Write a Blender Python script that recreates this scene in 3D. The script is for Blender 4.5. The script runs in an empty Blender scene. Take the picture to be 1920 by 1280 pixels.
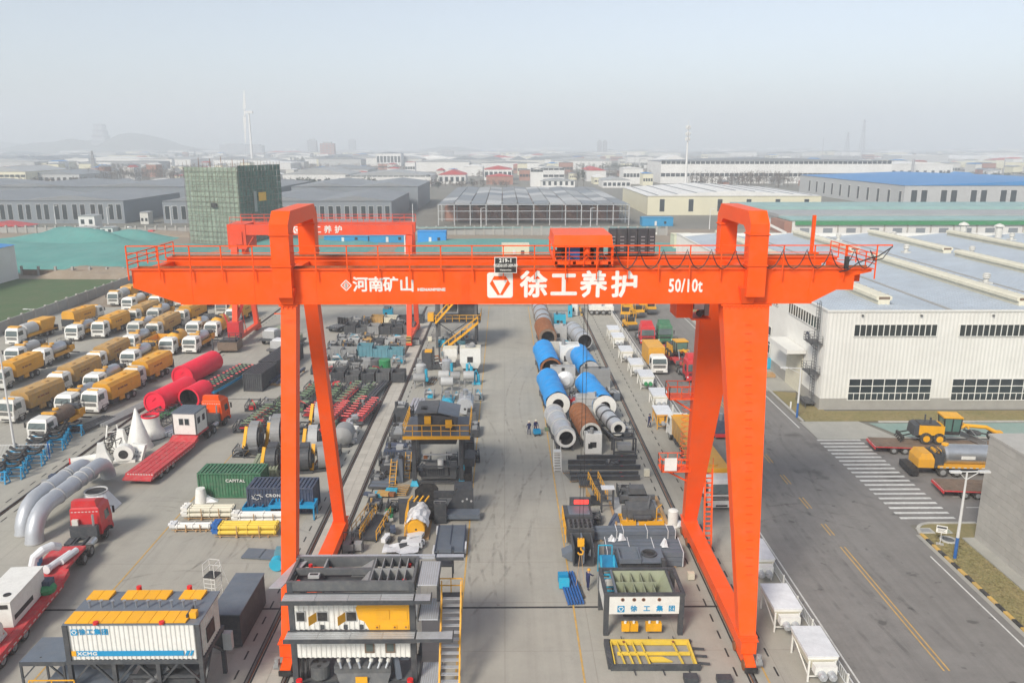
import bpy, math, random
from mathutils import Vector as V, Matrix
C = bpy.context.scene.collection
SC = bpy.context.scene
R = math.radians
rnd = random.Random(7)

# ---------------------------------------------------------------- camera, sky, sun, exposure
CAMH, FOC, PITCH, YAW = 33.5, 1500.0, math.atan(368/1500), R(0.573)
cam_d = bpy.data.cameras.new('camera'); cam = bpy.data.objects.new('camera', cam_d); C.objects.link(cam)
cam.location = (0, 0, CAMH); cam.rotation_euler = (math.pi/2 - PITCH, 0, -YAW)
cam_d.sensor_width = 36; cam_d.lens = FOC/1920*36; cam_d.clip_start = .5; cam_d.clip_end = 20000
SC.camera = cam
SUN_EL, SUN_AZ = R(40), R(212)          # azimuth clockwise from +Y: the sun stands behind the camera, to the left
w = bpy.data.worlds.new('World'); SC.world = w; w.use_nodes = True
nt = w.node_tree; bg = nt.nodes['Background']
sk = nt.nodes.new('ShaderNodeTexSky'); sk.sky_type = 'NISHITA'; sk.sun_disc = False
sk.sun_elevation = SUN_EL; sk.sun_rotation = SUN_AZ; sk.air_density = 1.0; sk.dust_density = 1.0; sk.ozone_density = 3.0
hs = nt.nodes.new('ShaderNodeHueSaturation'); hs.inputs['Saturation'].default_value = .52; hs.inputs['Value'].default_value = 1.0
nt.links.new(sk.outputs[0], hs.inputs['Color'])
nt.links.new(hs.outputs[0], bg.inputs['Color']); bg.inputs['Strength'].default_value = .092
sd = bpy.data.lights.new('sun', 'SUN'); sd.energy = 2.5; sd.angle = R(15); sd.color = (1, .93, .82)
sun = bpy.data.objects.new('sun', sd); C.objects.link(sun)
sdir = V((math.sin(SUN_AZ)*math.cos(SUN_EL), math.cos(SUN_AZ)*math.cos(SUN_EL), math.sin(SUN_EL)))
sun.rotation_euler = sdir.to_track_quat('Z', 'Y').to_euler(); sun.location = (-40, -30, 90)
SC.view_settings.view_transform = 'Standard'; SC.view_settings.look = 'None'
SC.view_settings.gamma = 1; SC.view_settings.use_curve_mapping = False; SC.view_settings.exposure = 0.72
SC.render.engine = 'CYCLES'
SC.cycles.max_bounces = 6; SC.cycles.diffuse_bounces = 2; SC.cycles.glossy_bounces = 2; SC.cycles.transmission_bounces = 2
SC.cycles.volume_bounces = 2; SC.cycles.use_denoising = True

# ---------------------------------------------------------------- surveying: a spot seen in the photograph -> its place on the ground
_F = V((math.sin(YAW)*math.cos(PITCH), math.cos(YAW)*math.cos(PITCH), -math.sin(PITCH)))
_R = V((math.cos(YAW), -math.sin(YAW), 0)); _U = _R.cross(_F)
def ray(px, py): return _F + _R*((px-960)/FOC) - _U*((py-640)/FOC)
def G(px, py, z=0.0):
    d = ray(px, py); t = (z-CAMH)/d.z
    return V((d.x*t, d.y*t, z))
def AT(px, py, Y):                        # the point on that line of sight Y metres up the yard
    d = ray(px, py); t = Y/d.y
    return V((d.x*t, Y, CAMH+d.z*t))
def HT(px, py0, py1):                     # height of something standing at (px, py0) whose top shows at py1
    return AT(px, py1, G(px, py0).y).z

# ---------------------------------------------------------------- materials
MATS = {}
def M(name, col, rough=.6, metal=0., var=.14, scale=.8, dirt=.15, bump=0., bscale=8., dcol=(.30,.27,.23), rand=.06):
    m = bpy.data.materials.new(name); m.use_nodes = True; n = m.node_tree; L = n.links
    b = n.nodes['Principled BSDF']; b.inputs['Roughness'].default_value = rough; b.inputs['Metallic'].default_value = metal
    tc = n.nodes.new('ShaderNodeTexCoord')
    no = n.nodes.new('ShaderNodeTexNoise'); no.inputs['Scale'].default_value = scale; no.inputs['Detail'].default_value = 6; no.inputs['Roughness'].default_value = .65
    L.new(tc.outputs['Object'], no.inputs['Vector'])
    mr = n.nodes.new('ShaderNodeMapRange'); mr.inputs[1].default_value = .3; mr.inputs[2].default_value = .7
    mr.inputs[3].default_value = 1-var; mr.inputs[4].default_value = 1+var*.6
    L.new(no.outputs['Fac'], mr.inputs[0])
    oi = n.nodes.new('ShaderNodeObjectInfo'); mo = n.nodes.new('ShaderNodeMapRange')
    mo.inputs[3].default_value = 1-rand; mo.inputs[4].default_value = 1+rand; L.new(oi.outputs['Random'], mo.inputs[0])
    mu = n.nodes.new('ShaderNodeMath'); mu.operation = 'MULTIPLY'; L.new(mr.outputs[0], mu.inputs[0]); L.new(mo.outputs[0], mu.inputs[1])
    vm = n.nodes.new('ShaderNodeVectorMath'); vm.operation = 'SCALE'; vm.inputs[0].default_value = col; L.new(mu.outputs[0], vm.inputs['Scale'])
    out = vm.outputs[0]
    if dirt:
        n2 = n.nodes.new('ShaderNodeTexNoise'); n2.inputs['Scale'].default_value = scale*2.7; n2.inputs['Detail'].default_value = 8; n2.inputs['Roughness'].default_value = .75
        L.new(tc.outputs['Object'], n2.inputs['Vector'])
        m2 = n.nodes.new('ShaderNodeMapRange'); m2.inputs[1].default_value = .45; m2.inputs[2].default_value = .75; m2.inputs[4].default_value = min(1, dirt*2.2)
        L.new(n2.outputs['Fac'], m2.inputs[0])
        mx = n.nodes.new('ShaderNodeMix'); mx.data_type = 'RGBA'; L.new(m2.outputs[0], mx.inputs[0]); L.new(out, mx.inputs[6]); mx.inputs[7].default_value = (*dcol, 1)
        out = mx.outputs[2]
    L.new(out, b.inputs['Base Color'])
    if bump:
        n3 = n.nodes.new('ShaderNodeTexNoise'); n3.inputs['Scale'].default_value = bscale; n3.inputs['Detail'].default_value = 5; L.new(tc.outputs['Object'], n3.inputs['Vector'])
        bp = n.nodes.new('ShaderNodeBump'); bp.inputs['Strength'].default_value = bump; bp.inputs['Distance'].default_value = .05
        L.new(n3.outputs['Fac'], bp.inputs['Height']); L.new(bp.outputs[0], b.inputs['Normal'])
    MATS[name] = m; return m
for a in [
 ('crane', (.92,.098,.006), .42,0,.07,.3,.05), ('crane2', (.80,.085,.03), .5,0,.08,.3,.06), ('red', (.62,.025,.03), .4,0,.12,.8,.10), ('redflat', (.60,.05,.06), .6,0,.2,1.2,.28),
 ('drumred', (.80,.02,.055), .45,0,.08,.5,.05), ('white', (.78,.77,.72), .45,0,.07,.8,.10), ('cream', (.70,.66,.52), .6,0,.08,.6,.10), ('offwhite', (.62,.61,.56), .55,0,.12,.8,.2),
 ('yellow', (.74,.36,.022), .5,0,.10,.8,.10), ('dustyyellow', (.55,.32,.09), .7,0,.14,.9,.35), ('amber', (.82,.40,.012), .45,0,.08,.9,.05), ('brightyellow', (.80,.56,.06), .5,0,.1,1,.08),
 ('black', (.018,.018,.02), .6,0,.3,1,.12), ('rubber', (.022,.021,.02), .85,0,.3,2,.3), ('charcoal', (.055,.06,.068), .55,0,.2,.7,.10), ('darkgrey', (.10,.105,.11), .6,0,.2,.8,.15),
 ('slate', (.13,.155,.19), .5,0,.15,.6,.10), ('grey', (.28,.285,.285), .6,0,.15,.8,.18), ('lightgrey', (.45,.455,.45), .55,0,.12,.8,.15), ('steel', (.52,.54,.56), .35,.75,.12,.9,.10), ('pipe', (.48,.50,.53), .42,.35,.1,.8,.08),
 ('galv', (.58,.60,.62), .45,.5,.12,1.5,.1), ('rust', (.27,.095,.03), .85,0,.3,1.5,.15), ('tarp', (.012,.29,.72), .5,0,.10,.6,.03), ('sky', (.02,.42,.62), .5,0,.12,.8,.1), ('blue', (.02,.12,.38), .5,0,.15,.8,.1), ('blueline', (.008,.26,.50), .5,0,.05,.8,.02),
 ('navy', (.045,.065,.115), .55,0,.2,.8,.15), ('congreen', (.045,.17,.085), .6,0,.2,.7,.2), ('green', (.03,.26,.09), .55,0,.2,.8,.1), ('conv', (.14,.22,.12), .65,0,.3,1.5,.2), ('teal', (.10,.27,.33), .6,0,.2,.8,.15), ('olive', (.30,.33,.22), .6,0,.15,.8,.15), ('glass', (.03,.04,.045), .12,0,.2,.5,.04), ('greenglass', (.10,.20,.17), .1,0,.2,.5,.05),
 ('cabglass', (.10,.13,.125), .1,0,.3,.6,.05), ('wood', (.46,.28,.13), .8,0,.2,1.5,.15), ('plastic', (.72,.73,.74), .35,0,.12,1.5,.05), ('brown', (.19,.13,.09), .8,0,.25,1,.2), ('skin', (.5,.3,.2), .6,0,.05,1,0), ('overalls', (.02,.028,.10), .8,0,.2,4,0), ('lampred', (.7,.02,.02), .4,0,.05,1,0),
 ('hallwhite', (.74,.73,.68), .5,0,.05,.12,.07), ('hallroof', (.42,.47,.52), .45,0,.12,.15,.10), ('plinth', (.34,.33,.30), .8,0,.12,.6,.15), ('fargrey', (.21,.235,.26), .6,0,.1,.05,.08), ('farroof', (.22,.235,.25), .6,0,.15,.05,.1), ('farroofpale', (.36,.37,.37), .6,0,.15,.05,.1), ('farwhite', (.72,.71,.68), .6,0,.08,.05,.1), ('farcream', (.68,.64,.47), .6,0,.06,.05,.06), ('farblue', (.03,.22,.52), .5,0,.12,.05,.05), ('farred', (.48,.05,.05), .6,0,.12,.1,.1), ('farteal', (.25,.40,.38), .6,0,.15,.1,.1), ('net', (.25,.305,.24), .9,0,.2,.9,.2,0,8,(.16,.15,.11),.13), ('netshade', (.085,.17,.135), .9,0,.3,.9,.15,0,8,(.1,.09,.06),.2), ('concrete', (.40,.385,.35), .9,0,.15,.5,.2), ('wallgrey', (.34,.335,.315), .85,0,.12,.4,.2), ('tile', (.42,.405,.37), .75,0,.08,1.2,.1,0,8,(.3,.27,.23),.05), ('tree', (.05,.06,.035), .9,0,.4,.3,0), ('twig', (.13,.10,.08), .9,0,.3,.3,0), ('towerfar', (.34,.34,.35), .8,0,.1,.05,.1), ('brick', (.36,.17,.12), .9,0,.2,.2,.2), ('hazardblack', (.03,.03,.03), .7,0,.2,1,.2), ('kerbyellow', (.60,.38,.09), .8,0,.2,1,.3), ('kerb', (.46,.45,.41), .85,0,.15,1,.2), ('paintwhite', (.66,.66,.63), .7,0,.2,1.5,.25), ('paintyellow', (.60,.36,.08), .7,0,.25,1.2,.35), ('slab', (.47,.44,.385), .9,0,.12,.7,.15), ('lamp', (.75,.75,.73), .4,.2,.06,1,.05)]:
    M(*a)
for k in ('crane','crane2','redflat','drumred'): MATS[k].node_tree.nodes['Principled BSDF'].inputs['Specular IOR Level'].default_value = .18
for k in ('cabglass','glass','greenglass'): MATS[k].node_tree.nodes['Principled BSDF'].inputs['Specular IOR Level'].default_value = .7
def ground_mat(name, c1, c2, c3, s1=.05, s2=.6, streak=0., rough=.9, bump=.2, spots=0., joints=0.):
    m = bpy.data.materials.new(name); m.use_nodes = True; n = m.node_tree; L = n.links; N = n.nodes.new
    b = n.nodes['Principled BSDF']; b.inputs['Roughness'].default_value = rough
    tc = N('ShaderNodeTexCoord'); src = tc.outputs['Object']
    def noise(scale, det=6, vec=src, r=.6):
        x = N('ShaderNodeTexNoise'); x.inputs['Scale'].default_value = scale; x.inputs['Detail'].default_value = det; x.inputs['Roughness'].default_value = r
        L.new(vec, x.inputs['Vector']); return x.outputs['Fac']
    def rng(v, a, bb, lo=0., hi=1.):
        x = N('ShaderNodeMapRange'); x.inputs[1].default_value = a; x.inputs[2].default_value = bb; x.inputs[3].default_value = lo; x.inputs[4].default_value = hi; L.new(v, x.inputs[0]); return x.outputs[0]
    def mix(f, a, bb, mode='MIX'):
        x = N('ShaderNodeMix'); x.data_type = 'RGBA'; x.blend_type = mode
        L.new(f, x.inputs[0]) if not isinstance(f, float) else setattr(x.inputs[0], 'default_value', f)
        for i, q in ((6, a), (7, bb)):
            if isinstance(q, tuple): x.inputs[i].default_value = (*q, 1)
            else: L.new(q, x.inputs[i])
        return x.outputs[2]
    c = mix(rng(noise(s1, 5), .35, .65), c1, c2)
    c = mix(rng(noise(s2, 8, r=.75), .42, .72, 0, .7), c, c3)
    if streak:
        mp = N('ShaderNodeMapping'); mp.inputs['Scale'].default_value = (1, .03, 1); L.new(src, mp.inputs['Vector'])
        c = mix(rng(noise(1.1, 6, mp.outputs[0], .7), .45, .75, 0, streak), c, tuple(q*.5 for q in c1))
        mp2 = N('ShaderNodeMapping'); mp2.inputs['Scale'].default_value = (1, .06, 1); mp2.inputs['Rotation'].default_value = (0, 0, .25); L.new(src, mp2.inputs['Vector'])
        c = mix(rng(noise(.7, 5, mp2.outputs[0], .7), .55, .8, 0, streak*.7), c, tuple(min(1, q*1.35) for q in c1))
    if spots:
        c = mix(rng(noise(.16, 4, r=.5), .62, .70, 0, spots*.8), c, tuple(q*.32 for q in c1))
        c = mix(rng(noise(.75, 3, r=.5), .66, .72, 0, spots), c, tuple(q*.38 for q in c1))
    if joints:
        br = N('ShaderNodeTexBrick'); br.offset = 0; br.inputs['Scale'].default_value = 1; br.inputs['Brick Width'].default_value = joints; br.inputs['Row Height'].default_value = joints; br.inputs['Mortar Size'].default_value = .035
        br.inputs['Color1'].default_value = (.97,.97,.97,1); br.inputs['Color2'].default_value = (1.03,1.03,1.02,1); br.inputs['Mortar'].default_value = (.84,.83,.82,1)
        L.new(src, br.inputs['Vector']); c = mix(1.0, c, br.outputs['Color'], 'MULTIPLY')
    c = mix(rng(noise(6., 6, r=.8), .35, .7, 0, .22), c, tuple(q*.6 for q in c1))
    L.new(c, b.inputs['Base Color'])
    bp = N('ShaderNodeBump'); bp.inputs['Strength'].default_value = bump; bp.inputs['Distance'].default_value = .03
    L.new(noise(9., 6), bp.inputs['Height']); L.new(bp.outputs[0], b.inputs['Normal'])
    MATS[name] = m
ground_mat('g_yard', (.42,.40,.345), (.37,.352,.305), (.315,.30,.262), .045, .35, .28, .9, .15, .14, 6.)
ground_mat('g_asphalt', (.215,.203,.190), (.25,.237,.222), (.17,.161,.152), .06, .5, .4, .85, .25, .75)
ground_mat('g_apron', (.42,.41,.36), (.38,.37,.33), (.32,.31,.28), .1, .5, .2, .9, .15, .2)
ground_mat('g_far', (.20,.185,.155), (.15,.15,.125), (.27,.25,.22), .006, .03, 0, .95, .3)
ground_mat('g_dirt', (.30,.235,.17), (.24,.19,.14), (.36,.31,.25), .05, .4, 0, .95, .8)
ground_mat('g_field', (.062,.125,.042), (.085,.13,.05), (.14,.14,.075), .03, .25, .25, .95, .5)
ground_mat('g_dry', (.30,.235,.115), (.25,.215,.095), (.16,.165,.06), .25, 1.6, 0, .95, 1.)
ground_mat('g_net', (.085,.30,.265), (.12,.35,.31), (.16,.30,.265), .07, .35, .3, .8, 1.0)
ground_mat('g_water', (.22,.33,.30), (.26,.37,.33), (.30,.36,.32), .1, .4, .3, .5, .1)
ground_mat('g_hill', (.10,.12,.09), (.14,.14,.11), (.08,.10,.07), .004, .03, 0, .95, .3)

mk = bpy.data.materials.new('tyre_mark'); mk.use_nodes = True; _n = mk.node_tree; _b = _n.nodes['Principled BSDF']; _b.inputs['Base Color'].default_value = (.10,.095,.09,1); _b.inputs['Roughness'].default_value = .9
_t = _n.nodes.new('ShaderNodeTexCoord'); _q = _n.nodes.new('ShaderNodeTexNoise'); _q.inputs['Scale'].default_value = .9; _q.inputs['Detail'].default_value = 6; _r = _n.nodes.new('ShaderNodeMapRange'); _r.inputs[1].default_value = .42; _r.inputs[2].default_value = .75; _r.inputs[4].default_value = .26
_n.links.new(_t.outputs['Object'], _q.inputs['Vector']); _n.links.new(_q.outputs['Fac'], _r.inputs[0]); _n.links.new(_r.outputs[0], _b.inputs['Alpha']); MATS['tyre_mark'] = mk

# ---------------------------------------------------------------- mesh building
class MB:
    def __init__(s, mat=None): s.v, s.f, s.mi, s.ms, s.cur = [], [], [], [], mat
    def _m(s, mat):
        mat = mat or s.cur
        if mat not in s.ms: s.ms.append(mat)
        return s.ms.index(mat)
    def add(s, vs, fs, mat=None):
        k = len(s.v); i = s._m(mat); s.v += [tuple(q) for q in vs]
        for f in fs: s.f.append([k+j for j in f]); s.mi.append(i)
        return s
    def hexa(s, p, mat=None):             # eight corners: bottom ring then top ring
        return s.add(p, [(3,2,1,0),(4,5,6,7),(0,1,5,4),(1,2,6,5),(2,3,7,6),(3,0,4,7)], mat)
    def box(s, x0, x1, y0, y1, z0, z1, mat=None):
        return s.hexa([(x0,y0,z0),(x1,y0,z0),(x1,y1,z0),(x0,y1,z0),(x0,y0,z1),(x1,y0,z1),(x1,y1,z1),(x0,y1,z1)], mat)
    def cbox(s, c, d, mat=None, rz=0., rx=0., ry=0.):
        m = Matrix.Translation(c) @ Matrix.Rotation(rz,4,'Z') @ Matrix.Rotation(ry,4,'Y') @ Matrix.Rotation(rx,4,'X'); a, b, e = d[0]/2, d[1]/2, d[2]/2
        return s.hexa([m @ V(q) for q in ((-a,-b,-e),(a,-b,-e),(a,b,-e),(-a,b,-e),(-a,-b,e),(a,-b,e),(a,b,e),(-a,b,e))], mat)
    def taper(s, b, t, mat=None):         # (x0,x1,y0,y1,z) bottom and top rectangles
        return s.hexa([(b[0],b[2],b[4]),(b[1],b[2],b[4]),(b[1],b[3],b[4]),(b[0],b[3],b[4]),(t[0],t[2],t[4]),(t[1],t[2],t[4]),(t[1],t[3],t[4]),(t[0],t[3],t[4])], mat)
    def bar(s, p, q, w=.1, h=None, mat=None, up=(0,0,1)):
        p, q = V(p), V(q); d = (q-p); h = h or w
        if d.length < 1e-6: return s
        d.normalize(); u = V(up)
        if abs(d.dot(u)) > .98: u = V((0,1,0))
        a = d.cross(u).normalized(); b = a.cross(d); a *= w/2; b *= h/2
        return s.hexa([p-a-b, p+a-b, p+a+b, p-a+b, q-a-b, q+a-b, q+a+b, q-a+b], mat)
    def ring(s, c, d, r, n):
        d = V(d).normalized(); u = V((0,0,1)) if abs(d.z) < .95 else V((1,0,0)); a = d.cross(u).normalized(); b = a.cross(d)
        return [V(c) + a*(r*math.cos(2*math.pi*i/n)) + b*(r*math.sin(2*math.pi*i/n)) for i in range(n)]
    def cyl(s, p, q, r, mat=None, n=10, r2=None, cap=True):
        p, q = V(p), V(q); d = q-p; r2 = r if r2 is None else r2
        vs = s.ring(p, d, r, n) + s.ring(q, d, r2, n)
        fs = [(i, (i+1) % n, n+(i+1) % n, n+i) for i in range(n)]
        if cap: fs += [tuple(range(n))[::-1], tuple(range(n, 2*n))]
        return s.add(vs, fs, mat)
    def lathe(s, p, d, prof, mat=None, n=16):   # prof: (distance along axis d, radius)
        p = V(p); d = V(d).normalized(); vs = []
        for t, r in prof: vs += s.ring(p+d*t, d, max(r, .002), n)
        fs = [(k*n+i, k*n+(i+1) % n, (k+1)*n+(i+1) % n, (k+1)*n+i) for k in range(len(prof)-1) for i in range(n)]
        return s.add(vs, fs, mat)
    def tube(s, pts, r, mat=None, n=5):
        pts = [V(p) for p in pts]; vs = []; a = None
        for i, p in enumerate(pts):
            d = (pts[min(i+1, len(pts)-1)] - pts[max(i-1, 0)]).normalized()
            if a is None: a = d.cross(V((0,0,1)) if abs(d.z) < .9 else V((1,0,0)))
            a = (a - d*a.dot(d)).normalized(); c = a.cross(d)          # carry the frame along so that bends do not twist
            vs += [p + a*(r*math.cos(2*math.pi*k/n)) + c*(r*math.sin(2*math.pi*k/n)) for k in range(n)]
        fs = [(k*n+i, k*n+(i+1) % n, (k+1)*n+(i+1) % n, (k+1)*n+i) for k in range(len(pts)-1) for i in range(n)]
        return s.add(vs, fs + [tuple(range(n))[::-1], tuple(range(len(vs)-n, len(vs)))], mat)
    def prism(s, poly, ax, a, b, mat=None):     # polygon in the other two axes, extruded along ax from a to b
        def pt(u, w_, t): return {'x': (t,u,w_), 'y': (u,t,w_), 'z': (u,w_,t)}[ax]
        n = len(poly); vs = [pt(u, q, a) for u, q in poly] + [pt(u, q, b) for u, q in poly]
        return s.add(vs, [tuple(range(n))[::-1], tuple(range(n, 2*n))] + [(i, (i+1) % n, n+(i+1) % n, n+i) for i in range(n)], mat)
    def quad(s, *p, mat=None): return s.add(p, [tuple(range(len(p)))], mat)
    def corr(s, p, q, h, mat=None, pitch=.3, depth=.06, up=(0,0,1)):   # corrugated sheet standing from p to q, height h
        p, q = V(p), V(q); d = q-p; L_ = d.length; d.normalize(); u = V(up); nrm = d.cross(u); n = max(2, int(L_/pitch)); vs = []
        for i in range(n):
            for t, o in ((0,0),(.35,0),(.5,1),(.85,1)): vs.append(p + d*(L_*(i+t)/n) + nrm*(depth*o))
        vs.append(q); k = len(vs); vs2 = vs + [x+u*h for x in vs]
        return s.add(vs2, [(i, i+1, k+i+1, k+i) for i in range(k-1)], mat)
    def rail(s, pts, h=1.1, mat=None, step=1.5, w=.06, mids=1, close=False):  # handrail with posts along a path
        pts = [V(p) for p in pts]
        if close: pts.append(pts[0])
        for p, q in zip(pts, pts[1:]):
            n = max(1, round((q-p).length/step))
            for i in range(n+1):
                b = p.lerp(q, i/n); s.bar(b, b+V((0,0,h)), w, w, mat)
            for j in range(mids+1):
                z = V((0,0,h*(j+1)/(mids+1))); s.bar(p+z, q+z, w, w, mat)
        return s
    def build(s, name, parent=None, loc=None, rz=0., smooth=False, kind=None, label=None):
        me = bpy.data.meshes.new(name); me.from_pydata(s.v, [], s.f)
        for m in s.ms: me.materials.append(MATS[m])
        if len(s.ms) > 1: me.polygons.foreach_set('material_index', s.mi)
        if smooth:
            me.polygons.foreach_set('use_smooth', [True]*len(s.f)); me.set_sharp_from_angle(angle=R(38))
        me.update(); o = bpy.data.objects.new(name, me); C.objects.link(o)
        adopt(o, parent)
        if loc is not None: o.location = loc
        o.rotation_euler.z = rz
        if kind: o['kind'] = kind
        if label: o['label'] = label
        return o
def thing(name, label, cat, loc=(0,0,0), rz=0., group=None):
    o = bpy.data.objects.new(name, None); C.objects.link(o); o.location = loc; o.rotation_euler.z = rz
    o['label'] = label; o['category'] = cat; o.empty_display_size = .3
    if group: o['group'] = group
    return o
def tag(o, label, cat, group=None):
    o['label'] = label; o['category'] = cat
    if group: o['group'] = group
    return o
KIDS, CH = {}, {}
def adopt(o, parent):
    if parent is not None: o.parent = parent; CH.setdefault(parent.name, []).append(o)
    return o
def kids(o): return CH.get(o.name, [])
def copy_tree(o, parent=None, swap=None):
    c = o.copy(); C.objects.link(c); adopt(c, parent)
    if swap and c.type == 'MESH':
        names = [m.name for m in c.data.materials]
        if any(n in swap for n in names):
            key = (c.data.name, tuple(sorted(swap.items())))
            if key not in KIDS:
                me = c.data.copy()
                for i, n in enumerate(names):
                    if n in swap: me.materials[i] = MATS[swap[n]]
                KIDS[key] = me
            c.data = KIDS[key]
    for ch in kids(o): copy_tree(ch, c, swap)
    return c
_used = set()
def place(proto, label, loc, rz=0., swap=None, scale=None):   # first call uses the original itself, later ones copies
    key = proto.name
    if key not in _used and not swap: _used.add(key); o = proto
    else: o = copy_tree(proto, None, swap)
    o.location = loc; o.rotation_euler.z = rz; o['label'] = label
    if scale: o.scale = (scale,)*3 if isinstance(scale, (int, float)) else scale
    return o
def drop_unused(protos):
    for p in protos:
        if p.name not in _used:
            st = [p]
            for c in st: st += kids(c)
            for c in st: bpy.data.objects.remove(c)
def lettering(name, s, size, mat, parent, loc, rz=0., bold=0., ext=.012, sx=1., align='CENTER', rx=90):
    cu = bpy.data.curves.new('lettering', 'FONT'); cu.body = s; cu.size = size; cu.align_x = align; cu.align_y = 'CENTER'; cu.extrude = ext; cu.space_character = 1.0 if len(s) < 2 else 1.08; cu.resolution_u = 2
    to = bpy.data.objects.new('tmp', cu); C.objects.link(to)
    me = bpy.data.meshes.new_from_object(to.evaluated_get(bpy.context.evaluated_depsgraph_get())); bpy.data.objects.remove(to)
    if bold:                                        # a heavier stroke: the glyph laid over itself, shifted all round
        vs = [v.co.copy() for v in me.vertices]; fs = [tuple(p.vertices) for p in me.polygons]; av, af = [], []
        for i, (dx, dy) in enumerate(((0,0),(1,0),(-1,0),(0,1),(0,-1),(.7,.7),(-.7,.7),(.7,-.7),(-.7,-.7))):
            k = len(av); av += [(q.x+dx*bold, q.y+dy*bold, q.z+.0012*i) for q in vs]; af += [tuple(k+j for j in f) for f in fs]
        me = bpy.data.meshes.new(name); me.from_pydata(av, [], af)
    me.materials.clear(); me.materials.append(MATS[mat]); o = bpy.data.objects.new(name, me); C.objects.link(o)
    adopt(o, parent); o.location = loc; o.rotation_euler = (R(rx), 0, rz); o.scale.x = sx
    return o
def emblem(parent, c, s, mat, inner, rz=0.):      # square badge: rounded plate, hexagon cut and downward triangle, facing -Y
    k = s/2; q = k*.18; b = MB(mat)
    b.prism([(-k+q,-k),(k-q,-k),(k-q*.3,-k+q*.3),(k,-k+q),(k,k-q),(k-q*.3,k-q*.3),(k-q,k),(-k+q,k),(-k+q*.3,k-q*.3),(-k,k-q),(-k,-k+q),(-k+q*.3,-k+q*.3)], 'y', -.014, 0, mat)
    h = [(-k*.80,k*.12),(-k*.45,k*.72),(k*.45,k*.72),(k*.80,k*.12),(k*.2,-k*.78),(-k*.2,-k*.78)]
    b.prism(h, 'y', -.022, -.015, inner)
    b.prism([(-k*.58,k*.40),(k*.58,k*.40),(0,-k*.72)], 'y', -.030, -.023, mat)
    return b.build('emblem', parent, c, rz)
# ---------------------------------------------------------------- the setting: ground sheets, roads, lines, rails
def sheet(name, pts, mat, z, kind='structure'):
    o = MB(mat).quad(*[(x, y, z) for x, y in pts]).build(name, kind=kind); return o
def rect(name, x0, x1, y0, y1, mat, z): return sheet(name, [(x0,y0),(x1,y0),(x1,y1),(x0,y1)], mat, z)
rect('ground', -5200, 5200, -200, 5200, 'g_far', -.06)
rect('dirt_ground', -230, 150, 168, 330, 'g_dirt', -.05)
sheet('field', [(-260,120),(-94,120),(-94,204),(-130,206),(-260,190)], 'g_field', -.044)
rect('dirt_lot', -260, -54.5, -20, 82, 'g_dirt', -.044)
rect('concrete_yard', -94.0, 22.3, -30, 168.2, 'g_yard', -.02)
rect('road', 22.3, 36.8, -40, 172, 'g_asphalt', -.024)
rect('side_road', 36.8, 160, 66.3, 88.0, 'g_asphalt', -.028)
rect('back_lane', -40, 70, 172, 178, 'g_apron', -.03)
sheet('concrete_apron', [(36.8,88.0),(46.5,88.0),(44.2,94.2),(36.8,94.2)], 'g_apron', .03)
sheet('drainage_basin', [(47.2,88.9),(160,88.9),(160,93.6),(45.2,93.6)], 'g_water', -.012)
rect('basin_kerb_strip', 46.5, 160, 88.0, 88.7, 'g_apron', .05)
sheet('verge', [(37.6,94.2),(160,94.2),(160,98.2),(41.6,98.2),(40.8,106),(37.6,107)], 'g_dry', .04)
rect('driveway', 36.8, 41.2, 107, 172, 'g_apron', -.01)
rect('verge', 37.2, 40.2, 126, 172, 'g_dry', .02)
ISL = [(38.9-1.85*math.sin(t*math.pi/20), 64.6+1.85*math.cos(t*math.pi/20)) for t in range(11)]
sheet('grass_island', [(160,66.45)]+ISL+[(37.05,-30),(160,-30)], 'g_dry', .02)
# rounded nose and straight run of the kerb in separate stones
def kerb(pts, step, mats, w=.28, h=.14):
    root = MB('kerb').box(0,0.05,0,0.05,-.5,-.45).build('kerb', kind='structure')
    L_, k = 0, 0
    for p, q in zip(pts, pts[1:]):
        p, q = V(p), V(q); d = (q-p).length; n = max(1, round(d/step))
        for i in range(n):
            a, b = p.lerp(q, i/n+.012/d), p.lerp(q, (i+1)/n-.012/d)
            MB(mats[k % len(mats)]).bar((a.x,a.y,h/2-.03),(b.x,b.y,h/2-.03), w, h).build('kerb_stone', root); k += 1
    return root
arc = [(38.9-1.95*math.sin(t*math.pi/16), 64.6+1.95*math.cos(t*math.pi/16)) for t in range(9)]
kerb([(43,66.55)]+arc, .9, ['kerb'])
kerb([(36.95,64.5),(36.95,34)], 1.0, ['kerbyellow','kerb','hazardblack','kerb'][0::2])
kerb([(37.3,172),(37.3,108),(37.3,94.4)], 2.4, ['kerb'])
kerb([(46.6,94.0),(110,94.0)], 2.4, ['kerb'])
rect('kerb_gutter', 36.42, 36.8, 30, 64.4, 'g_apron', -.012)
def line(name, x, y0, y1, wd, mat): return rect(name, x-wd/2, x+wd/2, y0, y1, mat, -.008)
line('yellow_line', 5.13, 36, 168, .13, 'paintyellow'); line('yellow_line', -3.2, 36, 168, .13, 'paintyellow')
line('yellow_line', -30.4, 36, 100, .12, 'paintyellow'); line('yellow_line', 17.0, 36, 47, .12, 'paintyellow')
line('white_line', 35.75, 36, 60.6, .14, 'paintwhite'); line('white_line', 36.0, 92, 170, .14, 'paintwhite'); line('white_line', 22.75, 36, 172, .13, 'paintwhite')
for y0, y1 in ((38,43.6),(45.6,62.3),(64.4,66.6),(69.8,72.2),(75.4,77.8),(81,83.6),(87,89.6),(93,96),(100,103),(107,110)):
    for x in (28.85, 29.2): line('yellow_line', x, y0, y1, .11, 'paintyellow')
for i in range(20):
    y = 67.5 + i*1.06; rect('zebra_stripe', 36.6+.03*i*0, 41.7, y, y+.42, 'paintwhite', -.014)
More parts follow.
